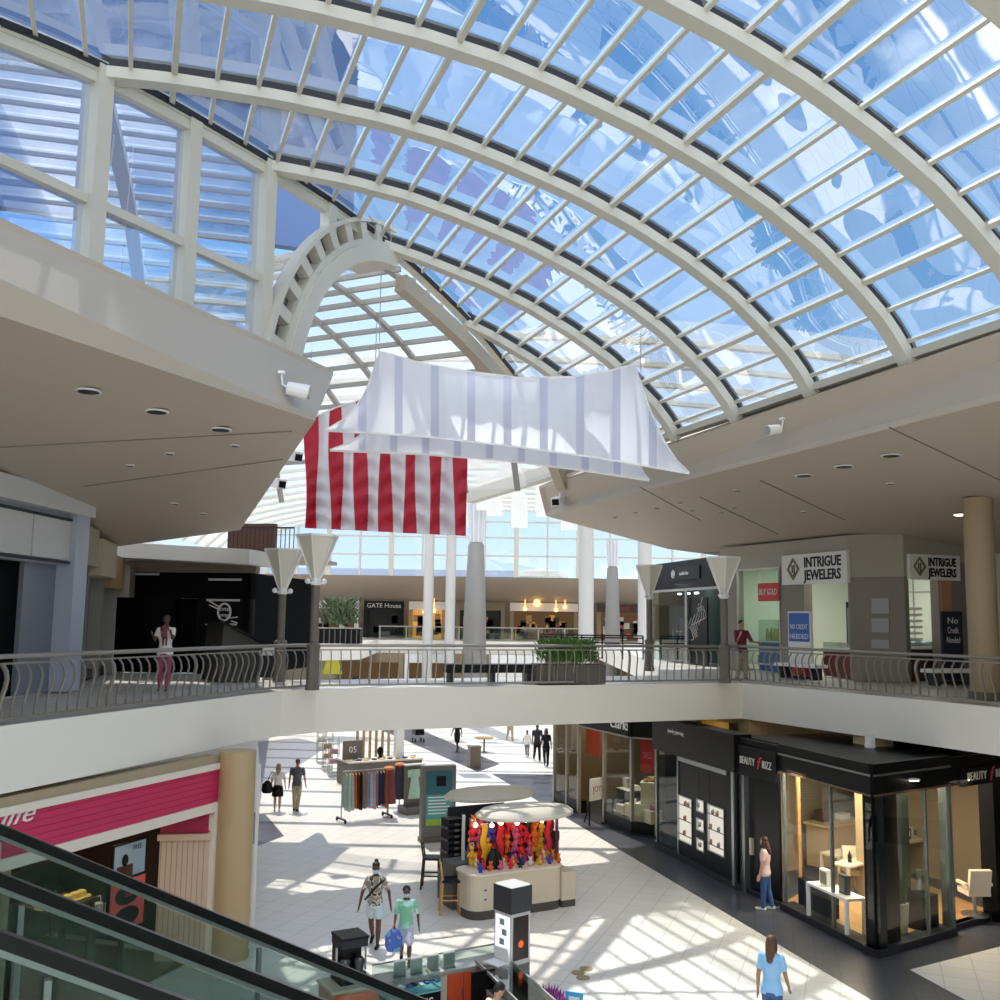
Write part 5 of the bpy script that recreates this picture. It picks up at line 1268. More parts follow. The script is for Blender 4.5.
for k in range(7):
    p = kio.matrix_basis @ Vector((-1.05+.34*k, -.12 if k % 2 else .05, pF.z-.2))
    t = thing('bulb', 'warm round bulb under the front kiosk canopy', 'light', p, 0, 'kiosk bulbs'); MB().ball((0, 0, 0), .055, 10, 6).build('globe', emit('bulb_warm', 'ffd9a0', 5), t); MB().tube([(0, 0, .05), (0, 0, .14)], .012, 6).build('holder', white, t)
# hanging and lying toys
TC = {'red': 'd12238', 'yellow': 'e0a81e', 'blue': '2743b0', 'pink': 'cf5a86', 'white': 'd6cfc6', 'black': '1c1a1c', 'orange': 'd9641f', 'brown': '6b452b', 'purple': '5b3280'}
protos = {}
def toy_proto(c):
    t = thing('plush_toy', c+' plush toy hanging on the toy kiosk', 'toy', (0, 0, -50), 0, c+' plush toys on the kiosk')
    m = pbr('plush_'+c, TC[c], .8, var=.12, scale=12)
    MB().ball((0, 0, 0), (.06, .05, .085), 10, 7).build('body', m, t, smooth=True); MB().ball((0, -.01, .115), (.048, .044, .045), 10, 7).build('head', m, t, smooth=True)
    for s in (-1, 1):
        MB().ball((s*.04, 0, .158), (.018, .012, .022), 7, 5).build('ear', m, t); MB().tube([(s*.05, -.01, .04), (s*.09, -.03, -.02)], [.02, .016], 6).build('arm', m, t); MB().tube([(s*.03, -.01, -.06), (s*.04, -.03, -.14)], [.026, .022], 6).build('leg', m, t)
    return t
def place_toy(c, p, rz, s=1.0, lab=None):
    if c not in protos:
        protos[c] = toy_proto(c); t = protos[c]; t.matrix_basis = Matrix.Translation(p) @ Matrix.Rotation(rz, 4, 'Z') @ Matrix.Scale(s, 4)
    else: t = copy_tree(protos[c], p, rz, None, s)
    return t
r7 = random.Random(77)
colset = list(TC)
wts = [9, 8, 6, 5, 5, 5, 6, 4, 4]
for col_ in range(12):
    c = r7.choices(colset, wts)[0]
    for row in range(6):
        if r7.random() < .4: c = r7.choices(colset, wts)[0]
        z = 1.08 + .17*row
        place_toy(c, kio.matrix_basis @ Vector((-1.0+.185*col_+r7.uniform(-.03, .03), .28+r7.uniform(-.1, .06), z)), krz+r7.uniform(-.5, .5), r7.uniform(1.0, 1.4))
for k in range(16):
    c = ('black', 'brown', 'black', 'red', 'black', 'yellow')[k % 6]
    place_toy(c, kio.matrix_basis @ Vector((-.75+.2*(k % 8), 1.76, 1.15+.3*(k//8))), krz, 1.1)
for k in range(26):
    c = ('blue', 'white', 'red', 'orange', 'yellow', 'black', 'pink')[k % 7]
    place_toy(c, kio.matrix_basis @ Vector((-1.1+.088*k, -.12+.2*((k*5) % 3-1), 1.07)), krz+k, .85)
# long red scarves / streamers on the right post and black tote on the counter
for k, (x, c, lab) in enumerate(((1.0, 'red', 'long red streamer hanging at the right end of the kiosk'), (-.35, 'red', 'red streamer hanging left of centre on the kiosk'), (-.78, 'yellow', 'yellow streamer hanging at the left end of the kiosk'))):
    t = thing('streamer', lab, 'decoration', kio.matrix_basis @ Vector((x, .12, 1.95)), krz)
    MB().grid(lambda a, b: (-.08+.16*a+.03*sin(b*9), -.04*sin(a*pi)+.02*sin(b*7), -.75*b), 4, 14).build('cloth', pbr('plush_'+c, TC[c]), t, smooth=True); MB().box((0, 0, .01), (.18, .02, .02)).build('rod', white, t)
t = thing('tote_bag', 'black tote bag slumped on the front kiosk counter', 'bag', kio.matrix_basis @ Vector((-.62, -.1, .99)), krz)
MB().lathe([(.24, 0), (.22, .2), (.14, .36), (.06, .44)], n=10, sx=1, sy=.6).build('body', black, t, smooth=True); MB().tube([(-.08, 0, .4), (-.05, 0, .55), (.05, 0, .55), (.08, 0, .4)], .015, 6).build('handle', black, t)
# dark sunglasses rack at the left rear of the kiosk
p = lc(D(459, 860, kc.y+1.2)); t = thing('display_rack', 'black rack of sunglasses at the left end of the toy kiosk', 'rack', kio.matrix_basis @ Vector((-.98, 1.36, 0)), krz)
MB().box((0, 0, .35), (.5, .5, .7)).build('base', greydk, t); MB().box((0, 0, 1.3), (.42, .42, 1.2)).build('tower', black, t)
for k in range(24): MB().box((-.16+.16*(k % 3), -.225, .8+.14*(k//3)), (.12, .03, .05)).build('sunglasses', (dark, mid, wooddk)[k % 3], t)
for k in range(8): MB().box((-.225, -.1+.2*(k % 2), .85+.28*(k//2)), (.03, .12, .05)).build('sunglasses', mid, t)
t = thing('cabinet', 'low grey cabinet beside the wooden chairs left of the kiosk', 'cabinet', kio.matrix_basis @ Vector((-1.06, .78, 0)), krz)
MB().box((0, 0, .5), (.62, .55, 1.0)).build('body', greydk, t); MB().box((0, -.28, .5), (.54, .02, .88)).build('door', mid, t); MB().box((0, 0, 1.02), (.66, .6, .04)).build('top', mid, t); MB().box((.18, -.3, .6), (.03, .02, .12)).build('handle', black, t)

# bar chairs
def bar_chair(p, rz, label, wm, seatm):
    t = thing('bar_chair', label, 'chair', p, rz, 'wooden bar chairs by the kiosk')
    MB().box((0, 0, .74), (.42, .42, .06)).build('seat', seatm, t)
    for sx in (-.18, .18):
        MB().bar((sx*1.12, .21, 0), (sx, .19, .74), .04, .04).build('leg', wm, t)
        MB().bar((sx*1.12, -.24, 0), (sx, -.19, .76), .04, .04).build('leg', wm, t); MB().bar((sx, -.19, .76), (sx, -.25, 1.16), .04, .04).build('back_post', wm, t)
    for z in (.92, 1.02, 1.12): MB().box((0, -.19-(z-.76)*.15, z), (.34, .025, .055)).build('back_slat', wm, t)
    for a, b in (((-.19, .2, .3), (.19, .2, .3)), ((-.19, -.22, .36), (.19, -.22, .36)), ((-.2, -.22, .33), (-.2, .2, .33)), ((.2, -.22, .33), (.2, .2, .33))): MB().bar(a, b, .03, .03).build('rung', wm, t)
bar_chair(G(450, 913), -1.45, 'pale wooden bar chair with a dark seat in front of the toy kiosk', pbr('chair_pale', 'bd9563', .5), black)
bar_chair(G(431, 888), -1.6, 'dark wooden bar chair behind the pale one left of the toy kiosk', wooddk, pbr('seat_brown', '3a2820', .5))

# directory pillar
a, b = G(421, 843), G(455, 841)
F = Face(a, b); t = thing('directory', 'grey directory pillar with a teal poster behind the kiosk', 'sign', F(F.L/2, 0), F.rz())
h_ = F.px(430, 766)[1]
m = MB(); F.box(m, 0, F.L, 0, h_, -.28, 0); m.build('body', mid, t, True)
m = MB(); F.box(m, F.L*.12, F.L*.88, h_*.22, h_*.93, .0, .03); m.build('poster', pbr('poster_teal', '4f9aa0', .5), t, True)
m = MB(); F.box(m, F.L*.12, F.L*.88, h_*.22, h_*.3, .03, .034); m.build('green_strip', pbr('strip_green', '8db33a', .5), t, True)
m = MB(); F.box(m, F.L*.12, F.L*.88, h_*.62, h_*.93, .03, .034); m.build('picture', pbr('picture_teal', '24606e', .5), t, True)
m = MB(); m.box(F(F.L*.55, h_*.8, .04), (.3, .01, .3), F.rz()); m.build('picture_figure', black, t, True)
for k in range(6): m = MB(); F.box(m, F.L*.18, F.L*(.8-.05*(k % 3)), h_*(.58-.042*k), h_*(.595-.042*k), .03, .035); m.build('text_line', signw, t, True)
m = MB(); m.lathe([(.0, 0), (F.L*.46, 0), (F.L*.46, .02)], n=24); 
m = MB(); F.box(m, -.03, F.L+.03, 0, .14, -.32, .05); m.build('plinth', greydk, t, True)

# clothes rack
def garment(m, x, w_, l, ph):
    pts = []
    m.grid(lambda a, b: (x+(.02+.018*b)*sin(a*12+ph), (-.5+a)*w_*(.75+.35*b), -.12*abs(a-.5)*2*(1-b) - l*b), 8, 6)
ra, rb = G(341, 822), G(387, 817)
rx = (rb-ra).normalized(); RLn = (rb-ra).length
t = thing('clothes_rack', 'wheeled clothes rack crowded with patterned dresses on the lower floor', 'clothes rack', (ra+rb)/2, atan2(rx.y, rx.x))
MB().tube([(-RLn/2, 0, 1.62), (RLn/2, 0, 1.62)], .02, 8).build('top_bar', steelg, t)
for sx in (-1, 1):
    MB().tube([(sx*RLn/2, 0, .1), (sx*RLn/2, 0, 1.62)], .02, 8).build('post', steelg, t); MB().box((sx*RLn/2, 0, .1), (.05, .7, .05)).build('foot', black, t)
    for sy in (-1, 1): MB().ball((sx*RLn/2, sy*.32, .05), .05, 8, 5).build('wheel', black, t)
gcols = ['9db7ae', 'c9d6cf', 'b8c4b6', 'c8672d', '7a4630', '3a2a26', 'b9a58c', '8f9db8', 'c0c6d8', 'd79aa0', '7fa0b0', '6b3a52', '384a6a', 'b2683e']
for k, gc in enumerate(gcols):
    x = -RLn/2+.1+(RLn-.2)*k/(len(gcols)-1); names = ['sage', 'pale mint', 'grey green', 'orange', 'brown', 'dark brown', 'beige', 'dull blue', 'pale lilac', 'pink', 'light teal', 'plum', 'navy', 'rust']
    g_ = thing('dress', names[k]+' dress hanging on the wheeled clothes rack', 'dress', t.matrix_basis @ Vector((x, 0, 1.6)), atan2(rx.y, rx.x), 'dresses on the rack')
    m = MB(); garment(m, 0, .42, 1.15+.12*((k*3) % 4)/3, k); m.build('cloth', pbr('dress_'+gc, gc, .8, var=.25, scale=9), g_, smooth=True)
    MB().tube([(0, -.16, -.1), (0, 0, -.02), (0, .16, -.1)], .012, 5).build('hanger', pbr('hanger_wood', 'c98f4a', .5), g_)
for k, (px, py, lab, c) in enumerate(((388, 790, 'rust and plum dress on a stand right of the clothes rack', '7a3a3e'), (399, 785, 'dark striped garment hanging beyond the clothes rack', '3a3a48'))):
    b_ = G(px, py+27); g_ = thing('garment_stand', lab, 'garment', b_, .3*k)
    MB().lathe([(.2, 0), (.2, .02), (.02, .04), (.02, 1.6)], n=12).build('stand', steelg, g_)
    m = MB(); m.grid(lambda a, b: ((.16+.1*b)*cos(a*6.283), (.1+.06*b)*sin(a*6.283), 1.55-1.1*b), 14, 6); m.build('cloth', pbr('dress_'+c, c, .8, var=.3, scale=8), g_, smooth=True)
    MB().ball((0, 0, 1.62), (.2, .2, .07), 12, 6).build('hat', pbr('hat_orange', 'c9762f', .7), g_)
# mint dress on a grey panel
a, b = G(404, 814), G(423, 812); F = Face(a, b); t = thing('dress_stand', 'grey display panel with a mint dress pinned on it left of the directory', 'display', F(F.L/2, 0), F.rz())
h_ = 1.62
m = MB(); F.box(m, 0, F.L, .25, h_, -.06, 0); m.build('panel', greydk, t, True); m = MB(); F.box(m, -.05, F.L+.05, 0, .25, -.4, .3); m.build('plinth', mid, t, True); m = MB(); F.box(m, -.02, F.L+.02, h_, h_+.05, -.1, .04); m.build('top_rail', white, t, True)
m = MB(); m.grid(lambda a, b: F(F.L*.5+(a-.5)*(.3+.34*max(0, b-.35)) , h_-.12-1.0*b, .03+.08*sin(a*pi)), 8, 8); m.build('dress', pbr('mint', 'a8c9b4', .8, var=.1), t, True, True)
for sx in (.22, .78): m = MB(); m.grid(lambda a, b: F(F.L*(sx)+(a-.5)*.14, h_-.14-.25*b, .03+.04*sin(a*pi)), 3, 3); m.build('sleeve', pbr('mint', 'a8c9b4'), t, True, True)

# accessory kiosk behind the rack
p = G(383, 783); t = thing('kiosk', 'jewellery and scarf kiosk with a white post behind the clothes rack', 'kiosk', p, krz)
MB().box((0, .4, .45), (3.2, 1.4, .9)).build('counter', greydk, t); MB().box((0, .4, .93), (3.3, 1.5, .06)).build('counter_top', pbr('counter_pale', 'd8d0c2'), t)
MB().box((.75, .2, 1.5), (.35, .3, 1.9)).build('post', white, t)
for k in range(6):
    o = MB().box((-.9+.28*k, .7, 1.6), (.1, .06, 1.3)).build('strip', pbr('strip_tan', 'a98a5a', .6), t)
MB().box((-1.25, .3, 1.35), (.85, .06, .75)).build('sign_board', greydk, t); text('lettering', '05', .36, t.matrix_basis @ Vector((-1.25, .26, 1.25)), kx, signw, t, .004)
MB().ball((-.05, .25, 1.25), (.14, .12, .2), 10, 6).build('bust', black, t); MB().lathe([(.12, .96), (.05, 1.1), (.08, 1.2)], (-.05, .25, 0), 10).build('bust_base', black, t)
for k in range(3): MB().ball((-1.0+.85*k, .1, 2.2), .11, 8, 6).build('globe_light', emit('globe_pale', 'fff0d8', 2), t)
for k in range(18):
    c = ('straw', 'g', 'dark')[k % 3]; MB().lathe([(.11, 0), (.12, .03), (.05, .05)], (-1.45+.17*k, -.05+.3*(k % 2), .97), 8).build('trinket', (pbr('straw', 'd9b45e', .7), mid, black, signw)[k % 4], t)
for k in range(3):
    p = G((321, 327, 333)[k], (762, 770, 776)[k]); t = thing('wire_rack', ('farthest', 'middle', 'nearest')[k]+' of the pale wire racks left of the scarf kiosk', 'rack', p, .3, 'wire racks')
    for sx in (-.2, .2):
        for sy in (-.2, .2): MB().box((sx, sy, .8), (.025, .025, 1.6)).build('post', steelg, t)
    for z in (.15, .55, .95, 1.35): MB().box((0, 0, z), (.44, .44, .025)).build('shelf', steelg, t)
    for z in (.63, 1.05): MB().box((0, 0, z), (.3, .3, .14)).build('goods', (g_wh, g_tan, pbr('goods_pink', 'c08a98'))[k], t)
# bin, cafe table and far odds
t = thing('trash_bin', 'square brown litter bin standing on the far sunlit floor', 'bin', G(474, 767), .3); MB().box((0, 0, .45), (.5, .5, .9)).build('body', pbr('bin_brown', '77685a', .6), t); MB().box((0, 0, .93), (.54, .54, .06)).build('lid', greydk, t)
t = thing('table', 'small pale cafe table beyond the litter bin', 'table', G(484, 752), 0); MB().lathe([(.5, .7), (.5, .74)], n=18).build('top', pbr('chair_pale', 'bd9563'), t); MB().lathe([(.25, 0), (.04, .03), (.04, .7)], n=12).build('post', black, t)
t = thing('stroller', 'black stroller standing beyond the directory pillar', 'stroller', G(418, 742), .4)
MB().box((0, 0, .55), (.5, .6, .3)).build('seat', black, t); MB().lathe([(.3, .7), (.27, .9), (.1, 1.0)], n=12).build('hood', black, t); MB().tube([(-.2, -.3, .7), (-.2, -.5, 1.05), (.2, -.5, 1.05), (.2, -.3, .7)], .02, 6).build('handle', dark, t)
for sx in (-.24, .24):
    for sy in (-.25, .25): MB().tube([(sx-.02, sy, .11), (sx+.02, sy, .11)], .11, 10).build('wheel', dark, t)

# ------------------------------------------------------------------ phone kiosk at the bottom of the picture
orange = pbr('cabinet_orange', 'd0532a', .5); steelt = pbr('counter_steel', 'b9b8b2', .35, .3)
cg = glass('case_glass', 'e6f0ee', .04)
q0, q1, q2_ = G(372, 972, .98), G(497, 950, .98), G(566, 1012, .98)
bx = (q1-q0).normalized(); by = Vector((-bx.y, bx.x, 0)); brz = atan2(bx.y, bx.x); BL = (q1-q0).length
rx2 = (q2_-q1).normalized(); rrz = atan2(rx2.y, rx2.x); RL2 = (q2_-q1).length
pk = thing('kiosk', 'phone kiosk with steel counters and orange cabinets at the bottom edge', 'kiosk', Vector((q1.x, q1.y, 0)), brz)
Bk = lambda s, d, z: Vector((q0.x, q0.y, 0)) + bx*s - by*d + Z*z
nr = Vector((rx2.y, -rx2.x, 0)); nr = nr if nr.dot(bx) < 0 else -nr
Rk = lambda s, d, z: Vector((q1.x, q1.y, 0)) + rx2*s + nr*d + Z*z
def kbox(K_, s0, s1, d0, d1, z0, z1, nm, mat, par=None): return MB().slab([K_(s0, d0, z0), K_(s1, d0, z0), K_(s1, d1, z0), K_(s0, d1, z0)], Z*(z1-z0)).build(nm, mat, par or pk, True)
kbox(Bk, 0, BL, .05, .38, .0, .9, 'rear_body', beige); kbox(Bk, -.02, BL, 0, .42, .9, .94, 'rear_counter', steelt)
kbox(Rk, 0, RL2, .05, .55, .0, .7, 'right_body', beige); kbox(Rk, 0, RL2, 0, .58, .7, .74, 'right_counter', steelt)
kbox(Rk, .5, RL2, .02, .04, .74, 1.0, 'right_glass', cg); kbox(Rk, .5, RL2, .54, .56, .74, 1.0, 'right_glass', cg); kbox(Rk, .5, RL2, 0, .58, 1.0, 1.02, 'right_glass_top', cg); kbox(Rk, .5, RL2, 0, .03, .98, 1.03, 'glass_trim', steelg); kbox(Rk, .5, RL2, .55, .58, .98, 1.03, 'glass_trim', steelg)
kbox(Bk, 0, BL, .0, .02, .94, 1.08, 'rear_glass', cg); kbox(Bk, 0, BL, -.01, .02, 1.08, 1.1, 'glass_trim', steelg)
for k in range(4): s0 = BL*.5+k*BL*.125; od_ = kbox(Bk, s0+.01, s0+BL*.125-.01, .38, .41, .06, .86, 'orange_door', orange); kbox(Bk, s0+BL*.11, s0+BL*.116, .41, .44, .5, .62, 'handle', stl, od_)
kbox(Rk, .02, 1.2, .56, .58, .06, .68, 'orange_side', orange)
struct('floor', MB().prism([P2(Bk(-.3, .62, 0)), P2(Bk(BL, .62, 0)), P2(Rk(RL2, .55, 0)), P2(Bk(-.3, 2.6, 0))], .004, .012), pbr('kiosk_mat', '8c8a86', .7))
# left orange cabinet with the coffee machine
cL = G(349, 982, .95); t = thing('cabinet', 'orange fronted wooden cabinet under the black coffee machine', 'cabinet', (cL.x, cL.y, 0), brz)
MB().box((0, 0, .46), (.78, .62, .92)).build('body', pbr('cab_wood', 'a98e72', .5), t); MB().box((0, -.32, .46), (.72, .02, .84)).build('door', orange, t); MB().box((0, 0, .94), (.84, .68, .04)).build('top', pbr('cab_top', 'c2b09a', .4), t); MB().box((.26, -.34, .5), (.03, .03, .16)).build('handle', stl, t)
t = thing('coffee_machine', 'black coffee machine standing on the orange cabinet', 'machine', (cL.x, cL.y+.02, .96), brz)
MB().box((0, .05, .08), (.42, .46, .16)).build('base', black, t); MB().box((0, .14, .4), (.4, .26, .5)).build('body', black, t); MB().box((0, .02, .62), (.44, .46, .12)).build('head', dark, t); MB().box((0, .02, .7), (.46, .48, .04)).build('lid', black, t)
for sx in (-.12, .12): MB().lathe([(.07, .18), (.085, .34), (.06, .38)], (sx, -.1, 0), 12).build('jug', pbr('jug_glass', '4a4a4c', .1, .2), t)
for sx in (-.25, .25): MB().tube([(sx, -.05, .15), (sx, -.05, .55)], .02, 6).build('side_tube', stl, t)
# glass case with a black lettered front
g0 = G(433, 992, .98); gc_ = G(407, 977, 1.0); t = thing('display_case', 'black fronted glass display case in front of the phone kiosk counter', 'display case', (gc_.x, gc_.y, 0), brz)
cw = .92
MB().box((0, 0, .4), (cw, .6, .8)).build('body', black, t); MB().box((0, 0, .82), (cw, .6, .03)).build('case_floor', pbr('case_teal', '6fb0b0', .4), t); MB().box((0, 0, .92), (cw, .6, .18)).build('glass_top', cg, t)
for k in range(8): MB().box((-.4+.11*k, .05*(k % 2), .85), (.07, .13, .02)).build('phone', (white, blue, black)[k % 3], t)
text('lettering', 'KS', .2, t.matrix_basis @ Vector((.22, -.305, .6)), bx, signw, t, .004)
for k in range(4):
    p = Bk(.35+.3*k, .3, .94); u_ = thing('leaflet_holder', ('leftmost', 'second', 'third', 'rightmost')[k]+' clear leaflet holder on the phone kiosk counter', 'holder', p, brz, 'leaflet holders'); MB().box((0, 0, .13), (.2, .02, .26)).build('sheet', signw, u_); MB().box((0, -.02, .12), (.22, .01, .24)).build('front', cg, u_); MB().box((0, 0, .01), (.22, .1, .02)).build('foot', cg, u_)
# totem at the corner
tp = G(512, 963, .94); th_ = thing('totem', 'black topped advertising totem at the corner of the phone kiosk', 'totem', (tp.x, tp.y+.1, 0), rrz+.35+pi/2)
ztp = D(506, 884, tp.y+.1).z
for (z0, z1, s_, mt, nm) in ((0, .94, .43, mid, 'pedestal'), (.94, ztp-.42, .43, pbr('totem_white', 'cfcfcb', .4), 'body'), (ztp-.42, ztp, .47, pbr('totem_black', '35363a', .4), 'head')): MB().box((0, 0, (z0+z1)/2), (s_, s_, z1-z0)).build(nm, mt, th_)
zb_, zt2 = 1.02, ztp-.48
MB().box((0, -.22, (zb_+zt2)/2), (.34, .01, zt2-zb_)).build('front_screen', pbr('screen_dark', '2a1713', .2), th_); MB().ball((.0, -.226, zb_+.25), (.06, .006, .06), 10, 5).build('screen_spot', emit('spot_orange', 'd8602a', .8), th_)
MB().box((-.22, 0, (zb_+zt2)/2), (.01, .36, zt2-zb_)).build('side_screen', emit('screen_pale', 'dfe8f2', .75), th_)
for k in range(4): MB().box((-.226, -.05+.06*(k % 2), zb_+.12+.16*k), (.006, .12, .1)).build('side_picture', pbr('pic_grey', '8f9ba8', .5), th_)
MB().box((0, 0, ztp+.01), (.42, .42, .02)).build('top_screen', emit('screen_top', 'dcdcda', .7), th_)
# flowers box and teal notice
fp = G(554, 1004, .75); t = thing('flower_box', 'black box of pink and purple paper flowers on the phone kiosk', 'flowers', (fp.x, fp.y-.1, .02), rrz)
MB().box((0, 0, .35), (.95, .4, .7)).build('box', black, t)
for k in range(22):
    c = ('c2357f', '5a3a8c', 'd0508f', '3f3a80')[k % 4]; m = MB(); cx = -.42+.04*k; cy = .1*sin(k*2.1)
    for q in range(7): a_ = q*.9; m.poly([(cx, cy, .68), (cx+.1*cos(a_)+.02*sin(a_), cy+.1*sin(a_), .82), (cx+.13*cos(a_+.2), cy+.13*sin(a_+.2), .92)])
    m.build('flower', pbr('petal_'+c, c, .6), t)
np_ = G(574, 997, .95); t = thing('notice', 'blue and white notice standing beside the paper flowers', 'notice', (np_.x, np_.y-.05, .74), rrz*.3); MB().box((0, 0, .15), (.28, .02, .3)).build('panel', pbr('notice_blue', '3fa0cf', .5), t); MB().box((0, -.012, .15), (.17, .006, .17)).build('white_square', signw, t); MB().box((0, 0, -.36), (.05, .05, .74)).build('post', black, t)
t = thing('laptop', 'open white laptop on the phone kiosk counter by the seated person', 'laptop', Rk(.75, .3, 1.02), rrz+.4); MB().box((0, 0, .012), (.34, .24, .02)).build('keyboard', signw, t); MB().box((0, .13, .13), (.34, .02, .22), 0, .25).build('screen', signw, t)
for k, (x, y) in enumerate(((578, 973), (583, 978), (586, 969))): tag(MB().lathe([(.13, .0), (.13, .012), (.1, .014)], G(x, y), 20).build('floor_sticker', pbr('sticker_tan', '9a8a5c', .6)), ('leftmost', 'nearest', 'rightmost')[k]+' of three round tan stickers on the sunlit floor', 'sticker', 'round floor stickers')
t = thing('office_chair', 'black chair back showing beside the seated person in the phone kiosk', 'chair', Bk(BL*.66, 1.15, .012), brz); MB().box((0, 0, .45), (.45, .45, .08)).build('seat', black, t); MB().box((.0, .22, .78), (.42, .05, .5)).build('backrest', black, t); MB().lathe([(.28, 0), (.05, .06), (.04, .41)], n=10).build('base', dark, t)
# ------------------------------------------------------------------ people
def remesh(mb, name, mat, parent, voxel, smooth_it=4):
    me = bpy.data.meshes.new(name); me.from_pydata([tuple(v) for v in mb.v], [], mb.f); me.update()
    bm = bmesh.new(); bm.from_mesh(me); bmesh.ops.recalc_face_normals(bm, faces=bm.faces); bm.to_mesh(me); bm.free()
    o = bpy.data.objects.new(name, me); COL.objects.link(o)
    r = o.modifiers.new('r', 'REMESH'); r.mode = 'VOXEL'; r.voxel_size = voxel; r.use_smooth_shade = True
    s = o.modifiers.new('s', 'SMOOTH'); s.iterations = smooth_it; s.factor = .5
    bpy.context.view_layer.update()
    m2 = bpy.data.meshes.new_from_object(o.evaluated_get(bpy.context.evaluated_depsgraph_get())); bpy.data.objects.remove(o); bpy.data.meshes.remove(me)
    m2.materials.clear(); m2.materials.append(mat)
    for p in m2.polygons: p.use_smooth = True
    ob = bpy.data.objects.new(name, m2); COL.objects.link(ob); ob.parent = parent
    return ob
def cap_(m, a, b, ra, rb, n=12):
    a = Vector(a); b = Vector(b); m.tube([a, a.lerp(b, .5), b], [ra, (ra+rb)/2, rb], n); m.ball(a, ra, n, 8); m.ball(b, rb, n, 8)
def loft(m, rings, n=20):
    """rings of (centre, half width, half depth)"""
    idx = []
    for c, w_, d_ in rings:
        idx.append(len(m.v)); c = Vector(c)
        for j in range(n): a = 2*pi*j/n; m.v.append(c+Vector((w_*cos(a), d_*sin(a), 0)))
    for a, b in zip(idx, idx[1:]):
        for j in range(n): m.f.append([a+j, a+(j+1) % n, b+(j+1) % n, b+j])
    m.f += [[idx[0]+j for j in range(n)][::-1], [idx[-1]+j for j in range(n)]]
SKIN = {'dark': pbr('skin_dark', '5a3a2a', .55), 'tan': pbr('skin_tan', 'a8785a', .55), 'pale': pbr('skin_pale', 'c99a7c', .55)}
def person(label, loc, rz, H, skin, top, bottom, hair, style='short', legs=((14, 6), (-12, 18)), arms=((-14, 12, 10), (16, 14, 10)), bottoms='trousers', sleeve=.6, shoe=None, mask=None, fem=False, lean=0, head_turn=0, head_nod=0, voxel=.013, extras=None, sit=False):
    """faces local +Y; legs = (thigh swing, knee bend) and arms = (swing forward, elbow bend, out) for left (-x) then right"""
    t = thing('person', label, 'person', loc, rz)
    hipz = .505*H if not sit else .27*H
    W = .112 if fem else .128
    lz = lambda p: Vector(p)
    Rl = Matrix.Rotation(radians(-lean), 3, 'X')
    hc = Vector((0, 0, hipz))
    T = lambda x, y, z: hc + Rl @ Vector((x*H, y*H, z*H))          # torso frame above the hips
    body = MB(); shirt = MB(); pants = MB()
    hw = .098 if fem else .09
    ring = [(-.045, hw, .066), (.0, hw*1.02, .07), (.06, .083, .058), (.115, .074 if fem else .08, .054), (.19, .09, .066), (.25, .1, .068), (.305, .094 if fem else .108, .05), (.335, .06, .042), (.35, .034, .034)]
    loft(body, [(T(0, 0, z), w_*H, d_*H) for z, w_, d_ in ring])
    loft(shirt, [(T(0, 0, z), w_*H+.009+(.006 if z < .1 else 0), d_*H+.012) for z, w_, d_ in ring[(0 if bottoms != 'skirt' else 1):-1]])
    cap_(body, T(0, .0, .33), T(0, .012, .385), .032*H, .03*H)
    # head
    Rh = Rl @ Matrix.Rotation(radians(head_turn), 3, 'Z') @ Matrix.Rotation(radians(head_nod), 3, 'X')
    h0 = T(0, .014, .43); hd = lambda x, y, z: h0 + Rh @ Vector((x*H, y*H, z*H))
    def hball(m, c, r, n=14):
        b = MB(); b.ball((0, 0, 0), [v*H for v in r], n, 10); m_i = len(m.v); m.v += [h0 + Rh @ (v+Vector(c)*H) for v in b.v]; m.f += [[m_i+i for i in f] for f in b.f]
    hball(body, (0, 0, .008), (.043, .053, .058)); hball(body, (0, .012, -.03), (.034, .04, .038)); hball(body, (0, .056, -.012), (.008, .013, .012)); hball(body, (0, .05, -.036), (.014, .008, .006))
    for s in (-1, 1): hball(body, (s*.043, -.004, -.006), (.006, .012, .016))
    # legs
    feet = []
    for s, (th, kn) in zip((-1, 1), legs):
        hip = hc + Vector((s*.05*H, 0, -.01*H))
        a = radians(th); b = radians(th-kn); tl, sl_ = .235*H, .225*H
        knee = hip + Vector((s*.004*H, sin(a)*tl, -cos(a)*tl)); ank = knee + Vector((0, sin(b)*sl_, -cos(b)*sl_)); feet.append((ank, b))
        cap_(body, hip, knee, .05*H, .034*H); cap_(body, knee, knee.lerp(ank, .35), .033*H, .034*H); cap_(body, knee.lerp(ank, .35), ank, .034*H, .02*H)
        if bottoms == 'trousers': cap_(pants, hip, knee, .056*H, .042*H); cap_(pants, knee, knee.lerp(ank, .96), .042*H, .034*H)
        elif bottoms == 'shorts': cap_(pants, hip, hip.lerp(knee, .85), .062*H, .058*H)
        elif bottoms == 'short_shorts': cap_(pants, hip, hip.lerp(knee, .5), .064*H, .064*H)
    if bottoms == 'skirt': loft(pants, [(T(0, 0, .06), .09*H, .065*H), (T(0, 0, 0), .108*H, .08*H), (hc+Z*-.12*H, .122*H, .09*H), (hc+Z*-.2*H, .125*H, .095*H)])
    else: loft(pants, [(T(0, 0, z), w_*H+.01, d_*H+.012) for z, w_, d_ in ((-.05, hw*.98, .066), (-.01, hw*1.0, .07), (.03, .082, .056))])
    low = min(f[0].z for f in feet) - .04*H
    shoes = []
    for (ank, b) in feet:
        d = Vector((0, cos(b*.5), sin(b*.5))); heel = ank - d*.02*H - Z*.018*H; toe = ank + d*.1*H - Z*.025*H
        cap_(body, heel, toe, .022*H, .016*H); shoes.append((heel, toe))
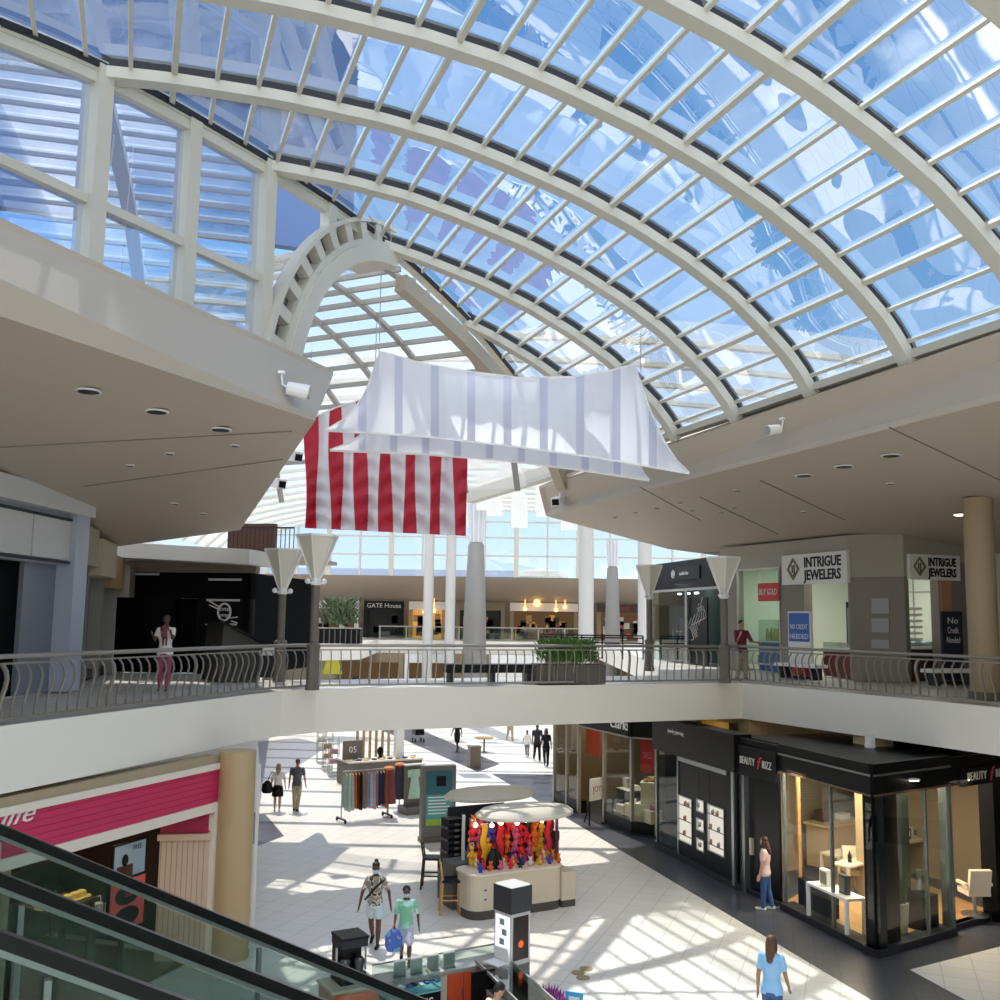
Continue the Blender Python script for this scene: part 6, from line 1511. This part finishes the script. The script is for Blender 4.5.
    # arms with hands
    for s, (sw, el, out) in zip((-1, 1), arms):
        sh = T(s*(W-.018), 0, .3); a = radians(sw); o_ = radians(out); e = radians(sw+el)
        elb = sh + Vector((s*sin(o_)*.175*H, sin(a)*cos(o_)*.175*H, -cos(a)*cos(o_)*.175*H)); wr = elb + Vector((s*sin(o_*.4)*.15*H, sin(e)*.15*H, -cos(e)*.15*H))
        cap_(body, sh, elb, .03*H, .022*H); cap_(body, elb, wr, .022*H, .0145*H)
        dd = (wr-elb).normalized(); side = Vector((0, 1, 0)) if abs(dd.y) < .9 else Z; side = (side - dd*side.dot(dd)).normalized(); pal = dd.cross(side)
        kn_ = wr + dd*.05*H; m_ = body
        for q in (-.016, 0, .016): cap_(m_, wr+side*q*.5*H, kn_+side*q*H, .012*H, .011*H, 8)
        for q, l in ((-.021, .032), (-.007, .042), (.007, .044), (.021, .038)):
            k1 = kn_+side*q*H; k2 = k1+(dd*.6 - pal*s*.0+side*0)*l*H; k3 = k2+(dd*.5-pal*s*-.35)*l*H*.7
            cap_(m_, k1, k2, .0062*H, .0055*H, 8); cap_(m_, k2, k3, .0055*H, .0048*H, 8)
        cap_(m_, wr+side*.014*H, wr+side*.034*H+dd*.035*H, .0075*H, .006*H, 8)
        if sleeve > 0: cap_(shirt, sh, sh.lerp(elb, min(1, sleeve)), .035*H, .033*H)
        if sleeve > 1: cap_(shirt, elb, elb.lerp(wr, sleeve-1), .034*H, .026*H)
        t['hand_%s' % ('l' if s < 0 else 'r')] = [wr.x, wr.y, wr.z]
    dz = -low if not sit else 0
    for m in (body, shirt, pants):
        for k in range(len(m.v)): m.v[k] = m.v[k] + Z*dz
    remesh(body, 'body', SKIN[skin], t, voxel); remesh(shirt, 'shirt', top, t, voxel); remesh(pants, 'skirt' if bottoms == 'skirt' else 'shorts' if 'short' in bottoms else 'trousers', bottom, t, voxel)
    h0 = h0 + Z*dz
    hm = MB()
    def hb(c, r, n=12):
        b = MB(); b.ball((0, 0, 0), [v*H for v in r], n, 8); i = len(hm.v); hm.v += [h0 + Rh @ (v+Vector(c)*H) for v in b.v]; hm.f += [[i+q for q in f] for f in b.f]
    hb((0, -.012, .026), (.049, .052, .048))
    if style == 'long':
        for z, r_ in ((-.02, .046), (-.06, .048), (-.1, .044), (-.14, .03)): hb((0, -.036+z*.33, z), (r_*1.08, .032, .036))
        for s in (-1, 1): hb((s*.042, -.008, -.04), (.017, .028, .06))
    elif style == 'curly':
        r_ = random.Random(5)
        for k in range(22): a_ = r_.uniform(0, 6.28); e_ = r_.uniform(-.2, 1.4); hb((.045*cos(a_)*cos(e_), -.012+.045*sin(a_)*cos(e_) if sin(a_) < .6 else -.0, .026+.045*sin(e_)), (.018, .018, .018), 8)
    elif style == 'short': hb((0, -.03, .0), (.042, .03, .035))
    elif style == 'wrap': hb((0, -.01, .04), (.05, .055, .04)); hb((0, -.03, .085), (.028, .03, .025))
    remesh(hm, 'hair' if style != 'wrap' else 'head_wrap', hair, t, voxel*.8)
    if mask:
        m = MB(); b = MB(); b.ball((0, 0, 0), (.037*H, .03*H, .03*H), 14, 8); m.v = [h0 + Rh @ (v+Vector((0, .034, -.032))*H) for v in b.v]; m.f = b.f; m.build('face_mask', mask, t, smooth=True)
    for s in (-1, 1): MB().ball(h0 + Rh @ Vector((s*.018*H, .0475*H, .004*H)), .0058*H, 8, 6).build('eye', black, t)
    if shoe:
        for heel, toe in shoes:
            m = MB(); cap_(m, heel+Z*dz, toe+Z*dz, .027*H, .021*H); o = remesh(m, 'shoe', shoe, t, voxel*.8)
    return t
def face_to(p, q): d = Vector(q)-Vector(p); return atan2(-d.x, d.y)     # local +Y towards q
def px_face(a): return radians(a)
hair_b = pbr('hair_black', '17120f', .6); hair_br = pbr('hair_brown', '5a3a26', .6); hair_a = pbr('hair_auburn', '3a1a14', .6); hair_bl = pbr('hair_blonde', 'a08a68', .6)
maskm = pbr('mask_blue', 'b9d0e2', .7)
denim = pbr('denim', '3a5a8c', .8, var=.12, scale=6); ltden = pbr('denim_light', 'c0d2dc', .8); tee = pbr('tee_blue', '8fbfe6', .8); pinkt = pbr('tee_pink', 'd8b8b2', .8); khaki = pbr('khaki', 'a89a82', .8)
def floral(name, base, dots, sc):
    m = pbr(name, base, .8); nt = m.node_tree; b = nt.nodes['Principled BSDF']; tc = nt.nodes.new('ShaderNodeTexCoord'); v = nt.nodes.new('ShaderNodeTexNoise'); v.inputs['Scale'].default_value = sc; v.inputs['Detail'].default_value = 1; cr = nt.nodes.new('ShaderNodeValToRGB')
    cr.color_ramp.interpolation = 'CONSTANT'; cr.color_ramp.elements[0].color = lin(base); cr.color_ramp.elements[1].position = .5; cr.color_ramp.elements[1].color = lin(dots[0])
    for k, d in enumerate(dots[1:]): e = cr.color_ramp.elements.new(.58+.07*k); e.color = lin(d)
    nt.links.new(tc.outputs['Object'], v.inputs['Vector']); nt.links.new(v.outputs['Fac'], cr.inputs[0]); nt.links.new(cr.outputs[0], b.inputs['Base Color']); return m
flo = floral('shirt_floral', '8e8478', ['d8cfc2', '4a4440'], 11)
minty = floral('shirt_mint', '7fc0a0', ['9ad3b6', 'bfe3ea'], 5)
def bag_on(t, c, size, mat, name='bag', strap=None, smm=None):
    """a bag carried on the body: hung as its own thing beside the figure"""
    p = t.matrix_basis @ Vector(c)
    b = thing('handbag', smm, 'bag', p, atan2(t.matrix_basis[1][0], t.matrix_basis[0][0]))
    MB().lathe([(.5, 0), (.55, .25), (.45, .7), (.3, 1)], n=14, sx=size[0], sy=size[1]).build('body', mat, b, smooth=True)
    for o in b.children:
        for v in o.data.vertices: v.co.z *= size[2]
    if strap: m = MB(); m.tube([b.matrix_basis.inverted() @ (t.matrix_basis @ Vector(q)) for q in strap], .014, 6); m.build('strap', mat, b)
    return b
# woman in jeans at the salon door, facing the salon doorway
person('woman with long auburn hair in a pale pink top and jeans by the salon doorway', LD(LD.px(781, 905)[0], 0, .42), radians(60), 1.66, 'pale', pinkt, denim, hair_a, 'long', ((4, 2), (-6, 8)), ((4, 10, 8), (-4, 12, 10)), fem=True, shoe=signw, head_turn=-10)
# woman in a light blue tee at the bottom
p = G(771, 934, 1.7); person('woman in a light blue tee and jeans walking at the bottom right', (p.x, p.y, 0), radians(-28), 1.68, 'tan', tee, denim, hair_br, 'long', ((12, 8), (-10, 20)), ((-10, 14, 9), (14, 20, 9)), fem=True, shoe=signw, mask=None)
# masked pair walking towards the viewer
a = person('woman in a dark head wrap, floral top, light shorts and a face mask', G(374, 946), radians(176), 1.66, 'dark', flo, ltden, hair_b, 'wrap', ((10, 4), (-12, 20)), ((-8, 10, 24), (8, 12, 22)), bottoms='short_shorts', fem=True, shoe=black, mask=maskm, sleeve=.7)
m = MB(); m.tube([(-.2, .02, 1.33), (-.05, .17, 1.22), (.1, .165, 1.05), (.2, .08, .93)], .02, 6); m.build('bag_strap', black, a)
b = person('curly haired child in a mint tee and a face mask carrying a bag', G(405, 964), radians(184), 1.45, 'dark', minty, floral('shorts_wash', 'a8c2cf', ['c3b2d2', 'd8e2e8'], 7), hair_b, 'curly', ((10, 6), (-8, 22)), ((-6, 16, 16), (10, 42, 10)), bottoms='shorts', mask=maskm, sleeve=.8, shoe=black)
h = b.matrix_basis @ Vector(b['hand_r'])
t = thing('shopping_bag', 'blue and purple swirled bag held by the child in the mint tee', 'bag', h+Z*-.46+Vector((0, -.06, 0)), radians(8))
MB().lathe([(.12, 0), (.17, .1), (.17, .28), (.1, .38), (.05, .42)], n=12, sx=1, sy=.5).build('body', floral('bag_swirl', '3f6fc0', ['7a4aa0', '58b0d0'], 9), t, smooth=True); MB().tube([(-.04, 0, .4), (0, 0, .5), (.04, 0, .4)], .01, 6).build('handle', pbr('bag_red', 'b04060', .6), t)
# couple walking away on the left
c1_ = person('blonde woman in a white top and black skirt walking away on the far left floor', G(277, 811), radians(8), 1.62, 'pale', signw, black, hair_bl, 'long', ((6, 4), (-8, 12)), ((-6, 14, 12), (8, 10, 14)), bottoms='skirt', fem=True, voxel=.018, shoe=signw)
person('man in a dark grey tee and tan shorts walking away beside the blonde woman', G(296, 811), radians(-4), 1.78, 'tan', pbr('tee_grey', '55535a', .8), khaki, hair_br, 'short', ((10, 4), (-10, 14)), ((-8, 10, 10), (10, 12, 10)), bottoms='trousers', shoe=black, voxel=.018)
t = thing('handbag', 'large black shoulder bag on the blonde woman walking away', 'bag', c1_.matrix_basis @ Vector((-.36, -.06, .62)), radians(8))
MB().lathe([(.14, 0), (.2, .1), (.17, .3), (.06, .42)], n=12, sx=1, sy=.55).build('body', black, t, smooth=True); MB().tube([(0, 0, .4), (.12, 0, .7), (.2, .02, .72)], .014, 6).build('strap', black, t)
# far figures
person('person in black, nearer of the two dark figures under the bridge', G(546, 766), radians(170), 1.72, 'dark', black, black, hair_b, 'long', fem=True, voxel=.022)
person('person in dark clothes left of the other dark figure under the bridge', G(537, 761), radians(190), 1.76, 'dark', dark, black, hair_b, 'short', voxel=.022)
person('child in white walking left of the two dark figures far under the bridge', G(527, 757), radians(170), 1.3, 'dark', signw, mid, hair_b, 'short', voxel=.022)
person('person in a yellow green vest far under the bridge by the floor edge', G(510, 741), radians(200), 1.7, 'tan', pbr('vest_lime', 'b6cf3a', .7), khaki, hair_br, 'short', voxel=.025)
person('person in black walking beside the litter bin far under the bridge', G(457, 751), radians(150), 1.66, 'dark', black, black, hair_b, 'long', fem=True, bottoms='shorts', voxel=.022)
# person behind the kiosk
person('person in black standing behind the right end of the toy kiosk', kio.matrix_basis @ Vector((1.62, 1.0, 0)), krz+pi, 1.7, 'dark', black, black, hair_b, 'short', ((2, 2), (-2, 2)))
# seated person in the phone kiosk
sp = G(489, 994, 1.15); sp.z = .012
t = thing('stool', 'low stool under the seated person in the phone kiosk', 'stool', sp, 0); MB().lathe([(.2, .38), (.2, .43)], n=14).build('seat', black, t); MB().lathe([(.22, 0), (.03, .04), (.03, .38)], n=12).build('post', dark, t)
person('black haired person in white seated inside the phone kiosk', sp+Z*.02, radians(-60), 1.66, 'pale', signw, dark, hair_b, 'short', ((78, 80), (80, 82)), ((30, 60, 8), (34, 60, 8)), sit=True, lean=12, head_nod=-25, sleeve=.9)
# man leaning on the right balcony rail
person('man in a maroon shirt and khaki trousers leaning at the upper railing', Vector((7.16, 29.62, 5.04)), radians(200), 1.74, 'tan', pbr('shirt_maroon', '6a1f33', .8), khaki, hair_b, 'short', ((4, 4), (-6, 8)), ((24, 60, 14), (20, 118, 6)), shoe=black, head_nod=-24, sleeve=.9, lean=-4)
# woman with a baby on the left balcony
q = G(163, 691, 5.04); w_ = person('woman in a white top and pink trousers carrying a baby on the left balcony', q, radians(185), 1.66, 'dark', signw, pbr('trousers_pink', '9a4a66', .8), hair_b, 'short', ((4, 2), (-4, 8)), ((50, 70, 8), (40, 80, 6)), fem=True, voxel=.016)
person('baby in a dark rose outfit held by the woman on the left balcony', w_.matrix_basis @ Vector((-.02, .24, .98)), radians(10), .62, 'dark', pbr('baby_rose', '7a3f4c', .8), pbr('baby_rose', '7a3f4c'), hair_b, 'short', ((60, 60), (60, 60)), ((40, 40, 10), (40, 40, 10)), voxel=.01)
# ------------------------------------------------------------------ hanging fabric and flag
cloth = sheer('sail_cloth', 'f2f2f6', .45, .0)
cloth2 = sheer('sail_cloth_shadow', 'd4d4e2', .3, .0)  # greyer copy of the cloth for the painted shadow bands
def sail(name, label, top, bot, nst, Y0, Y1, bulge=.35):
    """top and bottom outline as survey points from left tip to right tip; weave lines run upright"""
    t = thing(name, label, 'fabric', D(500, 400, (Y0+Y1)/2), 0, 'white fabric hung under the vault')
    def it(P, x):
        for (x0, y0), (x1, y1) in zip(P, P[1:]):
            if x <= x1+1e-6: return y0+(y1-y0)*(x-x0)/(x1-x0)
        return P[-1][1]
    xa, xb = top[0][0], top[-1][0]
    def fn(a, b):
        x = xa+(xb-xa)*a; y0, y1 = it(top, x), it(bot, x); y = y0+(max(y1, y0)-y0)*b
        return D(x, y, Y0+(Y1-Y0)*b - bulge*sin(pi*b)*sin(pi*a) + .03*sin(a*70))
    xs = sorted(set([k/90 for k in range(91)]+[(p[0]-xa)/(xb-xa) for p in top]))
    MB().grid(lambda a, b: fn(xs[int(a*(len(xs)-1)+.5)], b), len(xs)-1, 12).build('cloth', cloth, t, True, True)
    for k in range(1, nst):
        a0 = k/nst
        MB().grid(lambda a, b: fn(a0-.011+.022*a, b)+Vector((0, -.012, 0)), 2, 12).build('shadow_band', cloth2, t, True, True)  # roof-rib shadows painted on as upright strips of greyer cloth
    m = MB(); m.sweep([fn(i/60, 0) for i in range(61)], .035, .05); m.build('top_hem', white, t, True)
    m = MB(); m.sweep([fn(i/60, 1) for i in range(61)], .035, .05); m.build('bottom_hem', white, t, True)
    tops = sorted(top, key=lambda p: p[1])
    for x, dz in ((top[4][0], 2.4), (top[-5][0], 2.2)):
        c = fn((x-xa)/(xb-xa), 0); m = MB(); m.tube([c, c+Z*dz], .012, 5); m.build('hanging_wire', steelg, t, True)
    return t
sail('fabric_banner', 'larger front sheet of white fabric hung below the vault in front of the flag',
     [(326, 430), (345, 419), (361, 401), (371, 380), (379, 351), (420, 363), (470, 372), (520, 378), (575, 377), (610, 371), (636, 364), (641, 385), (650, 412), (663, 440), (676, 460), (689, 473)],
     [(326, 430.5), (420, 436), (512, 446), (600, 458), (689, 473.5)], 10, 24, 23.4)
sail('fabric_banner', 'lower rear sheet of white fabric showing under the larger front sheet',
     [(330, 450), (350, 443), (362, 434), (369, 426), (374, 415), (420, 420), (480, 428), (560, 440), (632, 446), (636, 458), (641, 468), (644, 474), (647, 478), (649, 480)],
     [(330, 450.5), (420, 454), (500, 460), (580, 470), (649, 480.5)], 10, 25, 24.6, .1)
# flag of red and white stripes
FY = 30.5
fr, fw_ = pbr('flag_red', 'b8172f', .5), pbr('flag_white', 'dedbe0', .5)
t = thing('flag', 'large flag of vertical red and white stripes hung behind the white fabric', 'flag', D(385, 535, FY))
xs_ = [305 + 161*k/13 for k in range(14)]
def flagp(x, b):
    yt = 422 - 52*(min(1, (x-305)/160))**.8 if x < 460 else 372
    yb = 528 + 8*(x-305)/160
    y = yt + (yb-yt)*b; X = x + 1.5*sin(b*5+x*.2)
    q = ((x-305)/160*6.5) % 1; wv = .12*sin(x*.245)+.09*sin(b*46+3*q*(1-q)*4)*b*(.3+sin(pi*q)) + .05*sin(b*9+x*.1)
    if x > 455: X += 4*max(0, b-.75)
    return D(X, y, FY+wv)
for k in range(13):
    MB().grid(lambda a, b: flagp(xs_[k]+(xs_[k+1]-xs_[k])*a, b), 5, 40).build('stripe', fr if k % 2 == 0 else fw_, t, True, True)
m = MB(); m.sweep([flagp(305+8*i, 0) for i in range(21)], .06, .05); m.build('heading', white, t, True)
for x in (310, 458): m = MB(); p = flagp(x, 0); m.tube([p, p+Z*2.4], .012, 5); m.build('hanging_wire', steelg, t, True)

# ------------------------------------------------------------------ cameras, floodlights and downlights on the soffits
def flood(p, d, label, big=1):
    """white can lamp on a bent arm"""
    t = thing('floodlight', label, 'light', p, atan2(d.y, d.x), 'floodlights and cameras on the soffit edges')
    MB().box((0, 0, .02), (.12, .12, .05)).build('mount', white, t)
    MB().tube([(0, 0, 0), (.02, 0, -.18*big), (.16*big, 0, -.26*big)], .02, 6).build('arm', white, t)
    MB().tube([(.1*big, 0, -.24*big), (.46*big, 0, -.31*big)], [.11*big, .13*big], 14).build('housing', white, t)
    MB().tube([(.455*big, 0, -.31*big), (.475*big, 0, -.312*big)], .115*big, 14).build('lens', steelg, t)
    return t
p = PL(277, 374, (tt+tb)/2, wl.cross(Z)); flood(p-wl.cross(Z)*-.1, Vector((1, .1, 0)), 'white floodlight on the left soffit face near its tip', 1.1)
nF = Vector((dr.y, -dr.x, 0)); p = PL(783, 425, (rt1+rb1)/2, nF); flood(p+Z*.12+dr*0, Vector((-1, -.4, 0)), 'white floodlight on the right soffit face below the vault', .9)
def cam_box(p, d, label):
    t = thing('security_camera', label, 'camera', p, atan2(d.y, d.x), 'security cameras')
    MB().tube([(0, 0, 0), (0, 0, -.22)], .03, 6).build('mount', white, t)
    MB().box((.12, 0, -.3), (.5, .32, .3), 0, 0, .2).build('housing', white, t); MB().box((.38, 0, -.36), (.04, .24, .2), 0, 0, .2).build('lens', black, t)
    return t
cam_box(G(560, 493, 11.0)*1, Vector((-.5, -1, 0)), 'boxy camera near the tip of the right soffit')
cam_box(PL(612, 477, rt0-Z*.5, nF), Vector((.4, -1, 0)), 'camera with a round lens on the right soffit right of the tip one')
cam_box(D(291, 447, 30), Vector((1, -.8, 0)), 'dark lensed camera below the left soffit tip beside the flag')
cam_box(D(275, 474, 31), Vector((1, -.8, 0)), 'lower camera below the left soffit beside the far window')
def downlight(fnp, x, y, label, w_=.16, on=False):
    p = fnp(x, y); t = thing('downlight', label, 'light', p-Z*.012, 0, 'recessed downlights')
    MB().lathe([(w_*1.25, -.012), (w_*1.25, .012)], n=16).build('trim_ring', white, t); MB().lathe([(w_, -.02), (w_, -.012)], n=16).build('bulb', warm if on else dark, t)
for k, (x, y) in enumerate(((88.5, 390.5), (157, 411), (221, 429))): downlight(onL, x, y, ('leftmost', 'middle', 'rightmost')[k]+' of the three large downlights on the left soffit')
for k, (x, y) in enumerate(((235, 445), (130, 465), (170, 453), (175, 503), (203, 513))): downlight(onL, x, y, 'small round fitting on the rear of the left soffit', .07)
for k, (x, y) in enumerate(((891, 455), (844, 466), (804, 475))): downlight(onR, x, y, ('nearest', 'second', 'third')[k]+' of the three downlights in a row on the right soffit', .17)
downlight(onR, 961, 514, 'lit downlight on the right soffit beside the tan column', .16, True)
for x, y in ((737, 490), (734, 507), (721, 512), (804, 511), (890, 483), (680, 502), (692, 510), (657, 508), (635, 512), (615, 517)): downlight(onR, x, y, 'small round fitting on the rear of the right soffit', .07)
